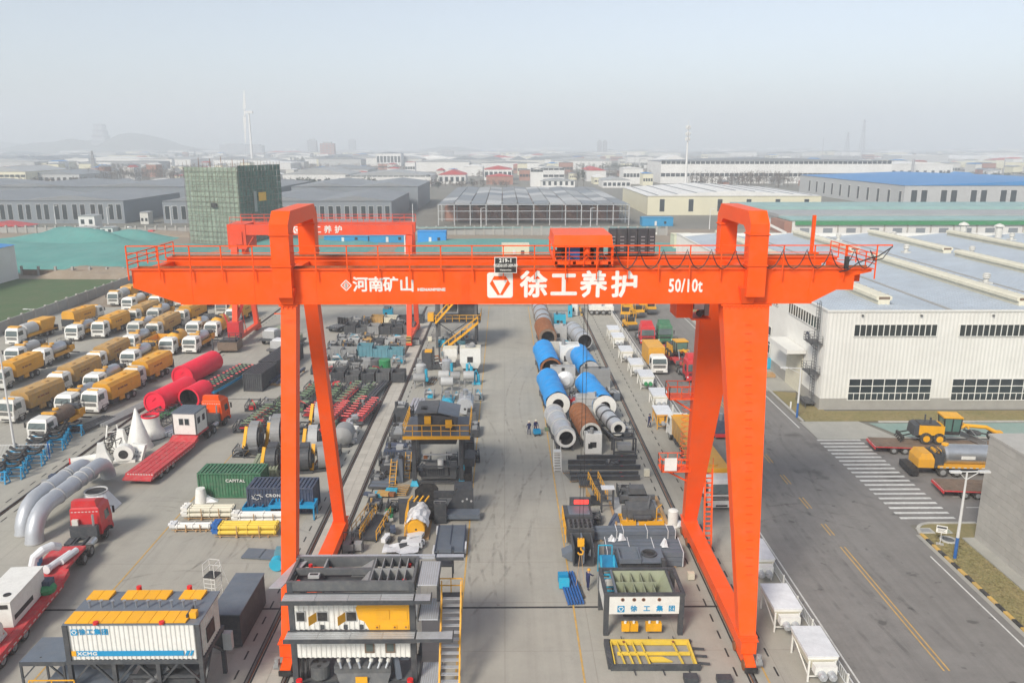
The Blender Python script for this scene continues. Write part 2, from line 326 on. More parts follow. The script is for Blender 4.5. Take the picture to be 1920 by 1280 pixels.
for y in (69.8, 72.2): rect('white_line', 44, 60, y, y+.12, 'paintwhite', -.014)
rect('drain_slot', -60, 16, 53.2, 53.42, 'black', -.010); rect('drain_slot', -75, -50, 62.0, 62.2, 'black', -.010); rect('drain_slot', -95, -30, 104.0, 104.2, 'black', -.010)
# crane runway: pavers between and beside the left rails, rails, anchor slots
run = rect('crane_runway_strip', -18.4, -13.0, 30, 168, 'g_apron', -.015)
for j in range(75):
    y = 36 + j*1.2
    for x0, x1 in ((-16.28,-15.36),(-15.33,-14.42)):
        MB('slab').box(x0, x1, y+.015, y+1.185, -.03, .006+.006*rnd.random()).build('paver', run)
for j in range(34):
    y = 126 + j*1.2; MB('slab').box(-16.28, -14.42, y+.015, y+1.185, -.03, .008).build('paver', run)
def crane_rail(x, y0=30, y1=168):
    b = MB('rust'); b.box(x-.10,x+.10,y0,y1,.0,.03,'rust'); b.box(x-.04,x+.04,y0,y1,.03,.13,'darkgrey')
    b.box(x-.26,x-.14,y0,y1,-.018,-.006,'black'); b.box(x+.14,x+.26,y0,y1,-.018,-.006,'black')
    return b.build('crane_rail', kind='structure')
for x in (16.0, -14.2, -16.55, -47.2): crane_rail(x)
sl = MB('black')
for x in (15.1, 17.8, -13.2, -17.5, -48.2, -46.2):
    y = 37.0
    while y < 160:
        sl.box(x-.06, x+.06, y, y+.95, -.02, -.0095); y += 2.05
sl.build('anchor_slot', kind='structure')
# faint tyre marks swung across the concrete
def tyre(cx, cy, r, a0, a1, w=.22):
    n = max(6, int(abs(a1-a0)*r/1.2)); vs = []
    for i in range(n+1):
        a = a0+(a1-a0)*i/n; vs += [(cx+(r-w/2)*math.cos(a), cy+(r-w/2)*math.sin(a), -.0135), (cx+(r+w/2)*math.cos(a), cy+(r+w/2)*math.sin(a), -.0135)]
    MB('tyre_mark').add(vs, [(2*i, 2*i+1, 2*i+3, 2*i+2) for i in range(n)]).build('tyre_mark', kind='structure')
r9 = random.Random(21)
for cx, cy, r, a0, a1 in ((-34,62,9,-.6,1.6),(-33,58,12,-.2,1.5),(-22,60,7,.2,2.6),(-40,66,16,-.5,.5),(60,70,61,2.9,3.35),(62,60,60,2.75,3.2),(-60,80,62,-.45,.25),(-62,80,60,-.4,.3),(80,100,78,2.85,3.3),(-90,120,38,-.6,.5),(-88,112,30,-.8,.4),(-26,52,5,.3,2.3),(40,60,41,2.7,3.3)):
    for d in (0, 1.9): tyre(cx, cy, r+d, a0, a1)
for cx, cy, r, a0, a1 in ((29,60,9,1.2,3.4),(40,78,13,2.2,4.2),(52,84,20,2.6,4.0),(110,60,80,2.9,3.3),(112,70,83.5,2.9,3.35),(114,60,87.5,2.95,3.3)):
    for d in (0, 1.9): tyre(cx, cy, r+d, a0, a1, .28)
# ---------------------------------------------------------------- the big gantry crane over the yard
gc = thing('gantry_crane', 'huge orange double-girder gantry crane straddling the yard, lettered across its front beam', 'gantry crane', (.9, 55.2, 0))
OX, OY = .9, 55.2
def gpart(b, name, par=gc, **k):
    b.v = [(x-OX, y-OY, z) for x, y, z in b.v]; return b.build(name, par, **k)
def girder(y0, y1, name):
    b = MB('crane')
    b.prism([(-24.2,25.6),(-24.2,24.45),(-21.2,23.4),(20.3,23.4),(21.9,24.25),(23.0,24.25),(23.0,25.2),(24.1,25.45),(24.1,25.6)], 'y', y0, y1)
    b.prism([(-24.3,25.6),(24.2,25.6),(24.2,25.66),(-24.3,25.66)], 'y', y0-.10, y1+.10)
    b.prism([(-21.2,23.34),(20.3,23.34),(20.3,23.4),(-21.2,23.4)], 'y', y0-.08, y1+.08)
    b.bar((-24.0,(y0+y1)/2,25.72),(24,(y0+y1)/2,25.72),.12,.12,'rust')
    return gpart(b, name)
girder(51.8, 53.0, 'girder'); girder(57.4, 58.6, 'girder')
b = MB('crane')                                                     # bolted splice on the front girder
for x in (-2.75,-2.62,-2.49,-2.36):
    for k in range(20): b.box(x-.025, x+.025, 51.765, 51.79, 23.5+k*.105, 23.55+k*.105)
b.box(-2.84,-2.27,51.785,51.8,23.42,25.58); gpart(b, 'splice_plate')
for x in (-24.0, 23.6, -14.3, 16.3):
    gpart(MB('crane').box(x-.3, x+.3, 53.0, 57.4, 24.6, 25.4), 'end_tie')
def arch(x):
    b = MB('crane'); w = .6
    b.prism([(51.1,23.9),(51.1,28.6),(51.9,29.4),(58.5,29.4),(59.3,28.6),(59.3,23.4),(58.61,23.4),(58.61,25.75),(58.2,25.75),(58.2,28.1),(57.8,28.4),(52.7,28.4),(52.2,28.1),(52.2,25.75),(51.79,25.75),(51.79,23.9)], 'x', x-w, x+w)
    for z in (25.9, 27.9):
        b.box(x-w-.07, x+w+.07, 51.03, 52.28, z, z+.07); b.box(x-w-.07, x+w+.07, 58.12, 59.38, z, z+.07)
    return gpart(b, 'portal_arch')
arch(-14.3); arch(16.35)
for x, wt in ((-14.2,.55),(16.0,.7)):                               # haunch where arch post meets girder
    b = MB('crane'); b.hexa([(x-.38,51.6,23.36),(x+.38,51.6,23.36),(x+.38,51.795,23.36),(x-.38,51.795,23.36),(x-.62,51.12,24.5),(x+.62,51.12,24.5),(x+.62,51.795,24.5),(x-.62,51.795,24.5)]); gpart(b, 'haunch')
def leg(x, wt, wb, yt, yb, dt, db, zt=23.33, zb=2.1):
    b = MB('crane'); 
    b.hexa([(x-wb/2,yb-db/2,zb),(x+wb/2,yb-db/2,zb),(x+wb/2,yb+db/2,zb),(x-wb/2,yb+db/2,zb),(x-wt/2,yt-dt/2,zt),(x+wt/2,yt-dt/2,zt),(x+wt/2,yt+dt/2,zt),(x-wt/2,yt+dt/2,zt)])
    b.box(x-wt/2-.12, x+wt/2+.12, yt-dt/2-.12, yt+dt/2+.12, zt-.14, zt-.02)
    b.box(x-wb/2-.1, x+wb/2+.1, yb-db/2-.1, yb+db/2+.1, zb-.1, zb+.02)
    n = int(wt/.3)
    for i in range(n): b.box(x-wt/2+.1+i*.3, x-wt/2+.18+i*.3, yt-dt/2-.125, yt-dt/2-.06, zt-.32, zt-.14)
    return gpart(b, 'leg')
leg(-14.2, 1.0, .95, 52.4, 46.9, 1.05, .85); leg(-14.2, 1.0, .95, 58.0, 63.5, 1.05, .85)
leg(16.0, 3.1, 1.07, 52.4, 46.9, 1.2, .9); leg(16.0, 3.1, 1.07, 58.0, 63.5, 1.2, .9)
for k in range(30):                                                 # climbing rungs on the right front leg
    z = 6+k*.55; t = (z-2.1)/21.2; y = 46.9+(52.4-46.9)*t-(.45+.15*t)-.06
    gpart(MB('crane').box(15.9, 16.35, y, y+.05, z, z+.03), 'rung')
for k in range(11):                                                 # plate joints of the front girder
    x = -20.4+k*4.05
    if abs(x+2.5) > 1.2: gpart(MB('crane').box(x-.03, x+.03, 51.788, 51.80, 23.42, 25.58), 'weld_seam')
for x in (-14.2, 16.0):
    b = MB('crane'); b.box(x-.5, x+.5, 46.0, 64.4, 1.05, 2.0); b.box(x-.58, x+.58, 45.9, 64.5, 2.0, 2.05)
    for y in (52.5, 58.0): b.box(x-.53, x+.53, y, y+.08, 1.0, 2.06)
    gpart(b, 'sill_beam')
    for y in (46.8, 63.6):
        bo = MB('crane'); bo.prism([(y-1.5,.25),(y+1.5,.25),(y+1.5,.6),(y+.5,1.05),(y-.5,1.05),(y-1.5,.6)], 'x', x-.33, x+.33)
        bo.box(x-.42, x+.42, y-1.62, y-1.5, .2, .55, 'black')
        bg_ = gpart(bo, 'bogie')
        for yy in (y-1.05, y+1.05):
            wb_ = MB('rust'); wb_.cyl((x-.36,yy,.42),(x+.36,yy,.42),.3,n=14); wb_.cyl((x-.42,yy,.42),(x-.36,yy,.42),.34,n=14); gpart(wb_, 'wheel', bg_)
        mo = MB('grey'); s_ = -1 if x < 0 else 1
        mo.cyl((x+s_*.4,y-1.05,.55),(x+s_*.85,y-1.05,.55),.2,n=12); mo.cyl((x+s_*.62,y-1.05,.55),(x+s_*.62,y-1.05,1.15),.17,n=12); mo.box(x+s_*.62-.13,x+s_*.62+.13,y-1.3,y-1.1,.6,.95)
        gpart(mo, 'drive_motor', bg_)
hr = MB('crane')                                                    # walkway handrails, front and rear, with stub brackets on the girder
hr.rail([(-24.3,51.55,25.0),(24.2,51.55,25.0)], 2.2, 'crane', 2.0, .07, 0)
for z in (26.25, 26.75): hr.bar((-24.3,51.55,z),(24.2,51.55,z),.045)
gpart(hr, 'handrail')
hr = MB('crane'); hr.rail([(-24.3,51.55,25.66),(-24.3,59.0,25.66)], .95, 'crane', 1.5, .06, 2); hr.rail([(24.2,51.55,25.66),(24.2,59.0,25.66)], .95, 'crane', 1.5, .06, 2); gpart(hr, 'handrail')
wk = MB('galv'); wk.box(-24.2,24.1,58.7,59.25,25.6,25.64); gpart(wk, 'walkway')
b = MB('crane'); b.bar((22.8,59.0,25.6),(22.8,59.0,28.5),.22,.22); b.bar((22.8,59.0,25.6),(22.8,58.2,25.6),.5); gpart(b, 'mast_post')
b = MB('crane'); b.bar((24.2,51.6,27.2),(25.2,51.6,27.2),.08); b.bar((-14.2,50.9,22.9),(-14.9,50.9,22.9),.05); gpart(b, 'cable_arm')
b = MB('black'); pts = []                                           # festoon cable hanging in loops along the rail
x = 7.2
while x < 23.6:
    for k in range(8):
        t = k/8; pts.append((x+1.55*t, 51.45, 26.95-1.25*math.sin(math.pi*t)**.8))
    x += 1.55
pts += [(23.7,51.45,26.9),(24.0,51.45,26.2),(24.6,51.5,26.35),(25.2,51.6,27.15)]
b.tube(pts, .034, n=4); gpart(b, 'festoon_cable')
b = MB('black'); b.tube([(21.8,51.4,25.5),(22.3,51.4,25.6),(23.0,51.4,26.1),(23.6,51.4,26.35),(24.3,51.5,26.5),(25.2,51.6,27.1)], .045, n=4); b.box(22.1,22.35,51.3,51.5,25.7,26.5); gpart(b, 'festoon_cable')
b = MB('red'); b.box(11.9,12.9,54.0,56.2,21.9,23.6,'crane'); b.box(12.95,14.3,53.9,56.3,21.75,21.85,'crane'); b.box(12.9,13.0,53.9,56.3,21.9,23.5,'crane')
b.cyl((13.5,53.95,22.2),(13.5,54.2,22.2),.22,'black',12); b.box(13.2,14.2,54.4,55.8,22.4,22.8,'plastic'); b.bar((13.3,54,23),(14.3,54.2,23.3),.1,mat='steel'); b.box(13.9,14.2,54.2,55.8,22.0,23.4,'grey'); gpart(b, 'operator_cab')
b = MB('crane')                                                     # ladder on the right of the rear leg and its landings
def landing(b, x0, x1, y0, y1, z):
    b.box(x0,x1,y0,y1,z,z+.08); b.rail([(x1,y0,z),(x0,y0,z),(x0,y1,z),(x1,y1,z)],1.1,'crane',.8,.05,1)
    b.bar((x0+.2,(y0+y1)/2,z),(x1+.3,(y0+y1)/2,z-1.3),.12)
landing(b, 13.0, 14.9, 60.0, 61.6, 14.0); gpart(b, 'landing')
b = MB('crane'); landing(b, 13.0, 15.4, 61.6, 63.2, 7.2); b.box(13.2,14.2,61.45,61.55,7.4,8.5,'white'); gpart(b, 'landing')
b = MB('crane')
for s_ in (-.3,.3): b.bar((16.9+s_,60.5,.3),(17.1+s_,62.4,7.2),.1,.14)
for k in range(18): t = k/18; b.bar((16.6+.2*t,60.5+1.9*t,.3+6.9*t),(17.2+.2*t,60.5+1.9*t,.3+6.9*t),.22,.05)
for s_ in (-.3,.3): b.bar((16.9+s_,60.4,1.3),(17.1+s_,62.3,8.2),.05)
gpart(b, 'stairs')
b = MB('crane')
for k in range(16):
    z = 8+k*.42; b.tube([(14.95-.55*math.cos(a)*.9, 61.7+.1*k*.0-.5*math.sin(a), z) for a in [i*math.pi/5-math.pi/2 for i in range(6)]], .025, n=3)
gpart(b, 'ladder_cage')
# lettering on the front face
fy = 51.8-OY-.006
def px(p, y=535): q = AT(p, y, 51.8); return q.x-OX, q.z
ex, ez = px(937.5, 534.5)
emblem(gc, (ex, fy, ez), 1.68, 'paintedwhite' if 'paintedwhite' in MATS else 'white', 'crane')
for ch, p in zip('徐工养护', (1001, 1057, 1113, 1171)):
    x, z = px(p, 536.5); lettering('lettering', ch, 1.82, 'white', gc, (x, fy, z), bold=.055)
x, z = px(1285, 536.5); lettering('lettering', '50/10t', 1.2, 'white', gc, (x, fy, z), bold=.035, sx=.66)
for ch, p in zip('河南矿山', (676, 705, 733, 763)):
    x, z = px(p, 535); lettering('lettering', ch, 1.02, 'white', gc, (x, fy, z), bold=.03)
x, z = px(809, 543); lettering('lettering', 'HENANMINE', .26, 'white', gc, (x, fy, z), bold=.016, sx=1.15)
x, z = px(649, 535); b = MB('white')
for (p, q) in (((-.34,0),(0,.34)),((0,.34),(.34,0)),((.34,0),(0,-.34)),((0,-.34),(-.34,0)),((-.17,.0),(.17,.0)),((0,-.2),(0,.2)),((-.12,-.1),(.12,-.1)),((-.1,.1),(.1,.1))): b.bar((p[0],-.006,p[1]),(q[0],-.006,q[1]),.07,.012,up=(0,1,0))
b.build('diamond_mark', gc, (x, fy, z))
x, z = px(948, 496); b = MB('white'); b.box(-.72,.72,-.03,.03,-.53,.5); b.box(-.68,.68,-.045,-.031,-.49,.46,'black')
sg = b.build('name_board', gc, (x, 51.35-OY, z+.05))
lettering('lettering', '219-1', .34, 'white', sg, (0,-.05,.27), bold=.012, sx=1.0, ext=.004)
lettering('lettering', 'MGE50/10T-30M-9H', .27, 'white', sg, (0,-.05,-.05), bold=.008, sx=.62, ext=.004)
lettering('lettering', 'Henanmine', .15, 'white', sg, (0,-.05,-.33), bold=.004, ext=.004)
# trolley and hook
tr = thing('crane_trolley', 'crane trolley with a red canopy, blue motor and winches on top of the orange beam', 'crane trolley', (5.2, 55.2, 25.7))
def tpart(b, name, par=tr): return b.build(name, par)
b = MB('crane'); b.box(-1.9,1.9,-3.2,-2.9,.2,.42); b.box(-1.9,1.9,2.6,2.9,.2,.42)
for x in (-1.8,-.6,.6,1.7): b.box(x-.1,x+.1,-3.2,2.9,.22,.4)
b.rail([(-1.9,-3.3,.1),(1.9,-3.3,.1)],1.3,'crane',.95,.05,1); tpart(b,'trolley_frame')
b = MB('crane'); b.taper((-1.95,1.95,-2.9,2.6,1.36),(-1.9,1.9,-2.5,2.2,2.05)); b.box(-2.0,2.0,-2.95,2.65,1.30,1.36)
for x in (-1.9,1.9):
    for y in (-2.7,2.4): b.bar((x,y,.4),(x,y,1.30),.12)
tpart(b,'canopy')
for x in (-1.5,1.5):
    for y in (-2.9,2.7): tpart(MB('black').cyl((x,y-.12,.2),(x,y+.12,.2),.22,n=12),'wheel')
tpart(MB('blue').box(-1.0,-.2,-2.6,-1.6,.45,1.35),'gearbox'); tpart(MB('charcoal').box(.75,1.35,-2.6,-1.7,.45,1.2),'gearbox')
tpart(MB('crane').cyl((.3,-2.6,.45),(.3,-2.6,1.5),.2),'brake'); tpart(MB('black').cyl((-1.5,-1.0,.9),(1.5,-1.0,.9),.45,n=14),'winch_drum'); tpart(MB('black').cyl((-1.3,.6,.9),(1.5,.6,.9),.5,n=14),'winch_drum')
b = MB('black'); b.tube([(-1.9,-2.9,.9),(-1.6,-2.9,.2),(-1.0,-3.0,.9),(-.4,-3.0,.3),(.2,-3.0,.8),(.8,-3.0,.25),(1.3,-3.0,.8),(1.6,-2.9,.3)],.045,n=4); b.box(.5,1.0,-2.7,-2.4,1.2,1.7); b.box(-1.7,-1.4,-2.7,-2.4,.5,1.6); b.cyl((1.1,-2.75,1.4),(1.1,-2.3,1.4),.22); tpart(b,'cables')
hk = MB('black')
hx, hy = .55, -.2
for dx in (-.13,.13): hk.bar((hx+dx,hy,.6),(hx+dx,hy,-21.0),.035)
tpart(hk,'hoist_rope')
b = MB('amber'); b.cbox((hx,hy,-21.3),(.5,.3,.6)); b.cyl((hx,hy-.2,-21.3),(hx,hy+.2,-21.3),.26,n=12); b.tube([(hx,hy,-21.6),(hx+.02,hy,-21.9),(hx+.2,hy,-22.05),(hx+.15,hy,-22.3),(hx-.1,hy,-22.3),(hx-.2,hy,-22.15)],.07,n=6); tpart(b,'hook_block')
sl_ = MB('wood')
for dx in (-.04,.04): sl_.bar((hx+dx,hy,-22.2),(hx+dx*8,hy-.2,-24.8),.035)
tpart(sl_,'sling')
el = thing('electrical_cabinet_row', 'row of black electrical cabinets on the rear beam beside the trolley', 'electrical cabinets', (9.1, 58.0, 25.7))
for i, wv in enumerate((.55,.75,.75,.75,.55)):
    x = (-1.25,-.6,.15,.9,1.55)[i]; cb = MB('charcoal').box(x-wv/2+.02,x+wv/2-.02,-.35,.35,.05,1.95).build('cabinet', el)
    b = MB('steel')
    for k in range(5): b.box(x-.12,x+.16,-.365,-.352,.35+k*.25,.42+k*.25)
    b.build('vent', cb)
# ---------------------------------------------------------------- buildings
def window(par, cx, cz, wd, hg, y, nx, nz, frame='white', pane='glass', fw=.09, axis='x', s=1, split_bottom=False):
    """window standing proud of a wall: frame + one object per pane; axis x: wall faces -Y at y, axis y: wall faces -X at x=y"""
    def bx(b, u0, u1, d0, d1, z0, z1, m):
        if axis == 'x': b.box(u0, u1, y-d1, y-d0, z0, z1, m)
        else: b.box(y-d1, y-d0, u0, u1, z0, z1, m)
    f = MB(frame); cw, ch = wd/nx, hg/nz
    for i in range(nx+1): bx(f, cx-wd/2+i*cw-fw/2, cx-wd/2+i*cw+fw/2, .0, .10, cz-hg/2, cz+hg/2, frame)
    for j in range(nz+1):
        for i in range(nx): bx(f, cx-wd/2+i*cw+fw/2, cx-wd/2+(i+1)*cw-fw/2, .0, .09, cz-hg/2+j*ch-fw/2, cz-hg/2+j*ch+fw/2, frame)
    fo = f.build('window', par)
    for i in range(nx):
        for j in range(nz):
            halves = 2 if (split_bottom and j == 0) else 1
            for k in range(halves):
                u0 = cx-wd/2+i*cw+fw/2+k*(cw-fw)/2 + (fw/4 if k else 0); u1 = u0+(cw-fw)/halves-(fw/4 if halves == 2 else 0)
                p = MB(pane); bx(p, u0, u1, .005, .03, cz-hg/2+j*ch+fw/2, cz-hg/2+(j+1)*ch-fw/2, pane); p.build('pane', fo)
            if halves == 2:
                m_ = MB(frame); um = cx-wd/2+i*cw+cw/2; bx(m_, um-fw/3, um+fw/3, .03, .09, cz-hg/2+fw/2, cz-hg/2+ch-fw/2, frame); m_.build('mullion', fo)
    return fo
# the white factory hall on the right
wh = thing('factory_hall', 'big white ribbed factory hall with pale blue-grey roof right of the crane', 'factory hall', (0,0,0))
WX0, WX1, WY0, WY1, WZ = 41.0, 165.0, 98.8, 190.0, 13.0
b = MB('plinth')
b.box(WX0-.06, WX1, WY0-.06, WY0+.3, 0, 1.55); b.box(WX0-.06, WX0+.3, WY0+.31, WY1, 0, 1.55); b.build('plinth', wh)
b = MB('hallwhite'); b.corr((WX0, WY0, 1.55), (WX1, WY0, 1.55), WZ-1.55, 'hallwhite', .5, -.028); b.build('cladding', wh)
b = MB('hallwhite'); b.corr((WX0, WY1, 1.55), (WX0, WY0, 1.55), WZ-1.55, 'hallwhite', .5, -.028); b.box(WX0+.3, WX1, WY1-.2, WY1, 0, WZ); b.build('cladding', wh)
b = MB('hallwhite'); b.box(WX0-.1, WX1, WY0-.12, WY0+.25, WZ, WZ+.22); b.box(WX0-.1, WX0+.25, WY0+.26, WY1+.1, WZ, WZ+.22); b.box(WX0+.26, WX1, WY1-.15, WY1+.1, WZ, WZ+.22); b.build('parapet', wh)
def roofz(x):
    t = ((x-WX0) % 18.0)/18.0
    return WZ-.72 + .88*(1-abs(2*t-1))
b = MB('hallroof'); n = int((WX1-WX0-.3)/.6)                          # one long seam every 0.6 m
xs = []
for i in range(n):
    x = WX0+.25+i*.6; xs += [(x, 0), (x+.5, 0), (x+.53, .06), (x+.57, .06)]
vs = [(x, WY0+.25, roofz(x)+o) for x, o in xs] + [(x, WY1-.15, roofz(x)+o) for x, o in xs]; k = len(xs)
b.add(vs, [(i, i+1, k+i+1, k+i) for i in range(k-1)]); b.build('roof', wh)
for i in range(1, 7):
    x = WX0+18*i; MB('wallgrey').box(x-.3, x+.3, WY0+.26, WY1-.16, roofz(x)+.02, roofz(x)+.14).build('valley_gutter', wh)
def ridge_vent(x, y0, y1):
    z = roofz(x); b = MB('cream')
    b.prism([(x-.75,z-.05),(x+.75,z-.05),(x+.75,z+.45),(x+1.05,z+.6),(x+1.05,z+1.0),(x+.7,z+1.15),(x-.7,z+1.15),(x-1.05,z+1.0),(x-1.05,z+.6),(x-.75,z+.45)], 'y', y0, y1, 'cream')
    o = b.build('ridge_ventilator', wh)
    MB('brown').box(x-.72, x+.72, y0-.02, y0-.005, z+.62, z+.98).build('vent_opening', o); b = MB('wallgrey')
    for k in range(int((y1-y0)/2.2)): b.box(x+.5, x+1.0, y0+1+k*2.2, y0+1.12+k*2.2, z+1.0, z+1.17)
    b.build('vent_strap', o, kind='stuff')
for x, y0, y1 in ((50,103,124),(50,132,186),(68,102,146),(68,154,186),(86,128,150),(86,154,187),(104,112,186),(122,112,186)): ridge_vent(x, y0, y1)
for px, py in ((1849,524),(1822,472),(1699,470),(1675,448),(1572,446),(1897,446),(1720,520)):
    q = G(px, py, WZ); 
    if q.x > 160 or q.y > 188 or py == 520: continue
    z = roofz(q.x); b = MB('offwhite'); b.cbox((q.x,q.y,z+.1),(1.4,1.4,.3)); b.cyl((q.x,q.y,z+.2),(q.x,q.y,z+.75),.38,n=12); b.lathe((q.x,q.y,z+.75),(0,0,1),[(0,.4),(.15,.62),(.3,.5),(.45,.62),(.6,.5),(.72,.6),(.9,.3),(.95,0)],n=14); b.build('turbine_vent', wh)
for px in (1805, 1872):                                               # two vent stacks on the far edge
    q = AT(px, 440, 186); z = roofz(q.x); b = MB('offwhite'); b.cyl((q.x,186,z),(q.x,186,z+2.6),.75,n=14); b.lathe((q.x,186,z+2.6),(0,0,1),[(0,1.15),(.35,.9),(.7,.1)],n=14); b.build('vent_stack', wh)
def wx(px, py): q = AT(px, py, WY0); return q.x, q.z
for x0, x1, nx in ((1602,1755,14),(1800,1953,14)):
    a, c = wx(x0, 608), wx(x1, 630); window(wh, (a[0]+c[0])/2, (a[1]+c[1])/2, c[0]-a[0], a[1]-c[1], WY0-.04, nx, 1)
for x0, x1 in ((1592,1742),(1786,1936)):
    a, c = wx(x0, 709), wx(x1, 750); window(wh, (a[0]+c[0])/2, (a[1]+c[1])/2, c[0]-a[0], a[1]-c[1]-.1, WY0-.04, 7, 3, split_bottom=True)
for y0, y1, z0, z1, nx, nz in ((101.0,112.5,10.1,11.7,12,1),(117,127,10.1,11.7,11,1),(133,143,10.1,11.7,11,1),(119.0,128,2.2,6.4,6,3),(133,142,2.2,6.4,6,3)):
    window(wh, (y0+y1)/2, (z0+z1)/2, y1-y0, z1-z0, WX0-.04, nx, nz, axis='y')
b = MB('cream'); b.box(WX0-.12, WX0-.05, 105.5, 111.5, 0, 5.6)
for k in range(4): b.box(WX0-.15, WX0-.12, 105.5, 111.5, 1.2+k*1.2, 1.26+k*1.2)
b.build('door', wh)
b = MB('hallwhite'); b.box(WX0-2.6, WX0-.05, 104.6, 112.6, 6.0, 6.5); b.box(WX0-2.65, WX0-2.6, 104.6, 112.6, 5.85, 6.55); b.build('canopy', wh)
b = MB('navy'); b.cyl((WX0-.06,104.6,8.4),(WX0-.12,104.6,8.4),.72,n=20); so = b.build('number_sign', wh)
lettering('lettering', '12', .8, 'white', so, (WX0-.135,104.6,8.4), -math.pi/2, bold=.02, ext=.006)
b = MB('darkgrey')                                                    # caged ladder with two landings at the corner
lx, ly = WX0-.55, WY0+1.2
for s_ in (-.25,.25): b.bar((lx,ly+s_,.3),(lx,ly+s_,WZ+1.2),.06)
for k in range(36): b.bar((lx,ly-.25,.5+k*.37),(lx,ly+.25,.5+k*.37),.04)
for k in range(30):
    z = 1.6+k*.42
    b.tube([(lx-.45*math.sin(a), ly-.45*math.cos(a)*.8, z) for a in [i*math.pi/4 for i in range(5)]],.025,n=3)
for a in (.8,1.57,2.3): b.bar((lx-.45*math.sin(a),ly-.36*math.cos(a),1.6),(lx-.45*math.sin(a),ly-.36*math.cos(a),WZ+1.0),.03)
b.build('ladder', wh)
for z in (4.6, 8.6):
    b = MB('darkgrey'); b.box(WX0-1.5, WX0-.07, WY0+.5, WY0+3.4, z, z+.1); b.rail([(WX0-.15,WY0+.5,z),(WX0-1.5,WY0+.5,z),(WX0-1.5,WY0+3.4,z),(WX0-.15,WY0+3.4,z)],1.1,'darkgrey',.7,.04,2); b.bar((WX0-1.4,WY0+2,z),(WX0-.1,WY0+2,z-1.2),.07); b.build('landing', wh)
b = MB('darkgrey'); b.rail([(WX0-1.6,WY0+.5,0),(WX0-1.6,WY0+4,0)],1.2,'darkgrey',.5,.05,2); b.box(WX0-1.5,WX0-.1,WY0+1,WY0+4,.5,.6); b.build('ladder_gate', wh)
for px in (1617, 1727, 1862):
    x, z = wx(px, 591); MB('darkgrey').box(x-.12,x+.12,WY0-.25,WY0-.05,z-.1,z+.1).build('floodlight', wh)
# the grey tiled building at the right edge
tb = thing('tiled_building', 'grey building clad in large stone tiles at the right edge of the road', 'building', (0,0,0))
b = MB('wallgrey'); b.box(41.2, 58, 30, 63.6, 0, 9.55); b.build('wall', tb)
for r_ in range(15):
    for c_ in range(15):
        y1 = 63.58-c_*1.2-(.6 if r_ % 2 else 0); y0 = max(44.5, y1-1.185)
        MB('tile').box(41.16-.012*rnd.random(), 41.197, y0, y1, r_*.635+.01, r_*.635+.625).build('tile', tb)
    if r_ % 2: MB('tile').box(41.16, 41.197, 62.995, 63.58, r_*.635+.01, r_*.635+.625).build('tile', tb)
MB('tile').box(41.1, 58.1, 30, 63.7, 9.55, 9.75).build('coping', tb)
b = MB('g_apron'); b.box(40.1, 41.19, 30, 63.6, 0, .14); b.build('footing', tb)
# generic factory hall
FOOT = []
def hall(label, x0, x1, y0, y1, h, wall, roof, rise=.6, bays=1, win=None, door=0, name='industrial_hall', rz=0., group=None, cat='industrial hall', strip=None, ribs=0, dmat='fargrey', wmat='glass'):
    FOOT.append((min(x0,x1), max(x0,x1), y0, y1)); cx, cy = (x0+x1)/2, (y0+y1)/2; t = thing(name, label, cat, (cx, cy, 0), rz, group); W, D = (x1-x0)/2, (y1-y0)/2
    MB(wall).box(-W, W, -D, D, -.3, h).build('wall', t)
    b = MB(roof); n = bays; o = .35
    for i in range(n):
        a, c = -W-o+(2*W+2*o)*i/n, -W-o+(2*W+2*o)*(i+1)/n; m = (a+c)/2
        b.prism([(a,h+.02),(c,h+.02),(m,h+.02+rise)], 'y', -D-o, D+o)
    if ribs:
        for i in range(ribs):
            u = -W+2*W*(i+.5)/ribs; b.box(u-.35, u+.35, -D, D, h+.05, h+.12+rise*(1-abs(((u+W)/(2*W)*n) % 1*2-1))+.15, 'farroof')
    b.build('roof', t)
    if win:
        cnt, ww, wz0, wz1, pair = win
        for i in range(cnt):
            u = -W+2*W*(i+.5)/cnt
            for s_ in ((-ww*.85, ww*.85) if pair else (0,)):
                f = MB('farwhite' if wall not in ('farwhite','farcream') else 'fargrey').box(u+s_-ww/2-.1, u+s_+ww/2+.1, -D-.06, -D-.003, wz0-.1, wz1+.1).build('window', t)
                MB(wmat).box(u+s_-ww/2, u+s_+ww/2, -D-.1, -D-.063, wz0, wz1).build('pane', f)
    if strip:
        for z0, z1 in strip:
            b = MB(wmat); k = max(4, int(W/2.2))
            for i in range(k): b.box(-W+2*W*i/k+.3, -W+2*W*(i+1)/k-.3, -D-.06, -D-.003, z0, z1)
            b.build('window_band', t, kind='stuff')
    for i in range(door):
        u = -W+2*W*(i+.5)/door; MB(dmat).box(u-2.2, u+2.2, -D-.08, -D-.003, 0, 4.6).build('door', t)
    return t
def hpx(label, xa, xb, yb, yt, depth, wall, roof, **k):   # placed by its front foot in the survey
    a, c = G(xa, yb), G(xb, yb); h = HT((xa+xb)/2, yb, yt)
    return hall(label, a.x, c.x, a.y, a.y+depth, h, wall, roof, **k)
hl = hall('long dark grey factory hall with tall paired windows at the left edge', -262, -167, 357, 420, 9.8, 'fargrey', 'farroof', 2.4, 2, win=(12,2.0,1.6,8.2,True))
hall('dark grey factory hall behind the scaffolded tower block, windows in pairs', -150, -49.5, 357, 425, 9.6, 'fargrey', 'farroof', 2.2, 3, win=(14,2.0,1.6,7.4,True))
hall('taller dark grey hall behind the paired-window halls at left', -330, -118, 432, 500, 12, 'fargrey', 'farroof', 2.0, 4)
hall('dark grey hall rising behind the hall beside the tower block', -112, -45.5, 430, 500, 12.2, 'fargrey', 'farroof', 2.0, 2)
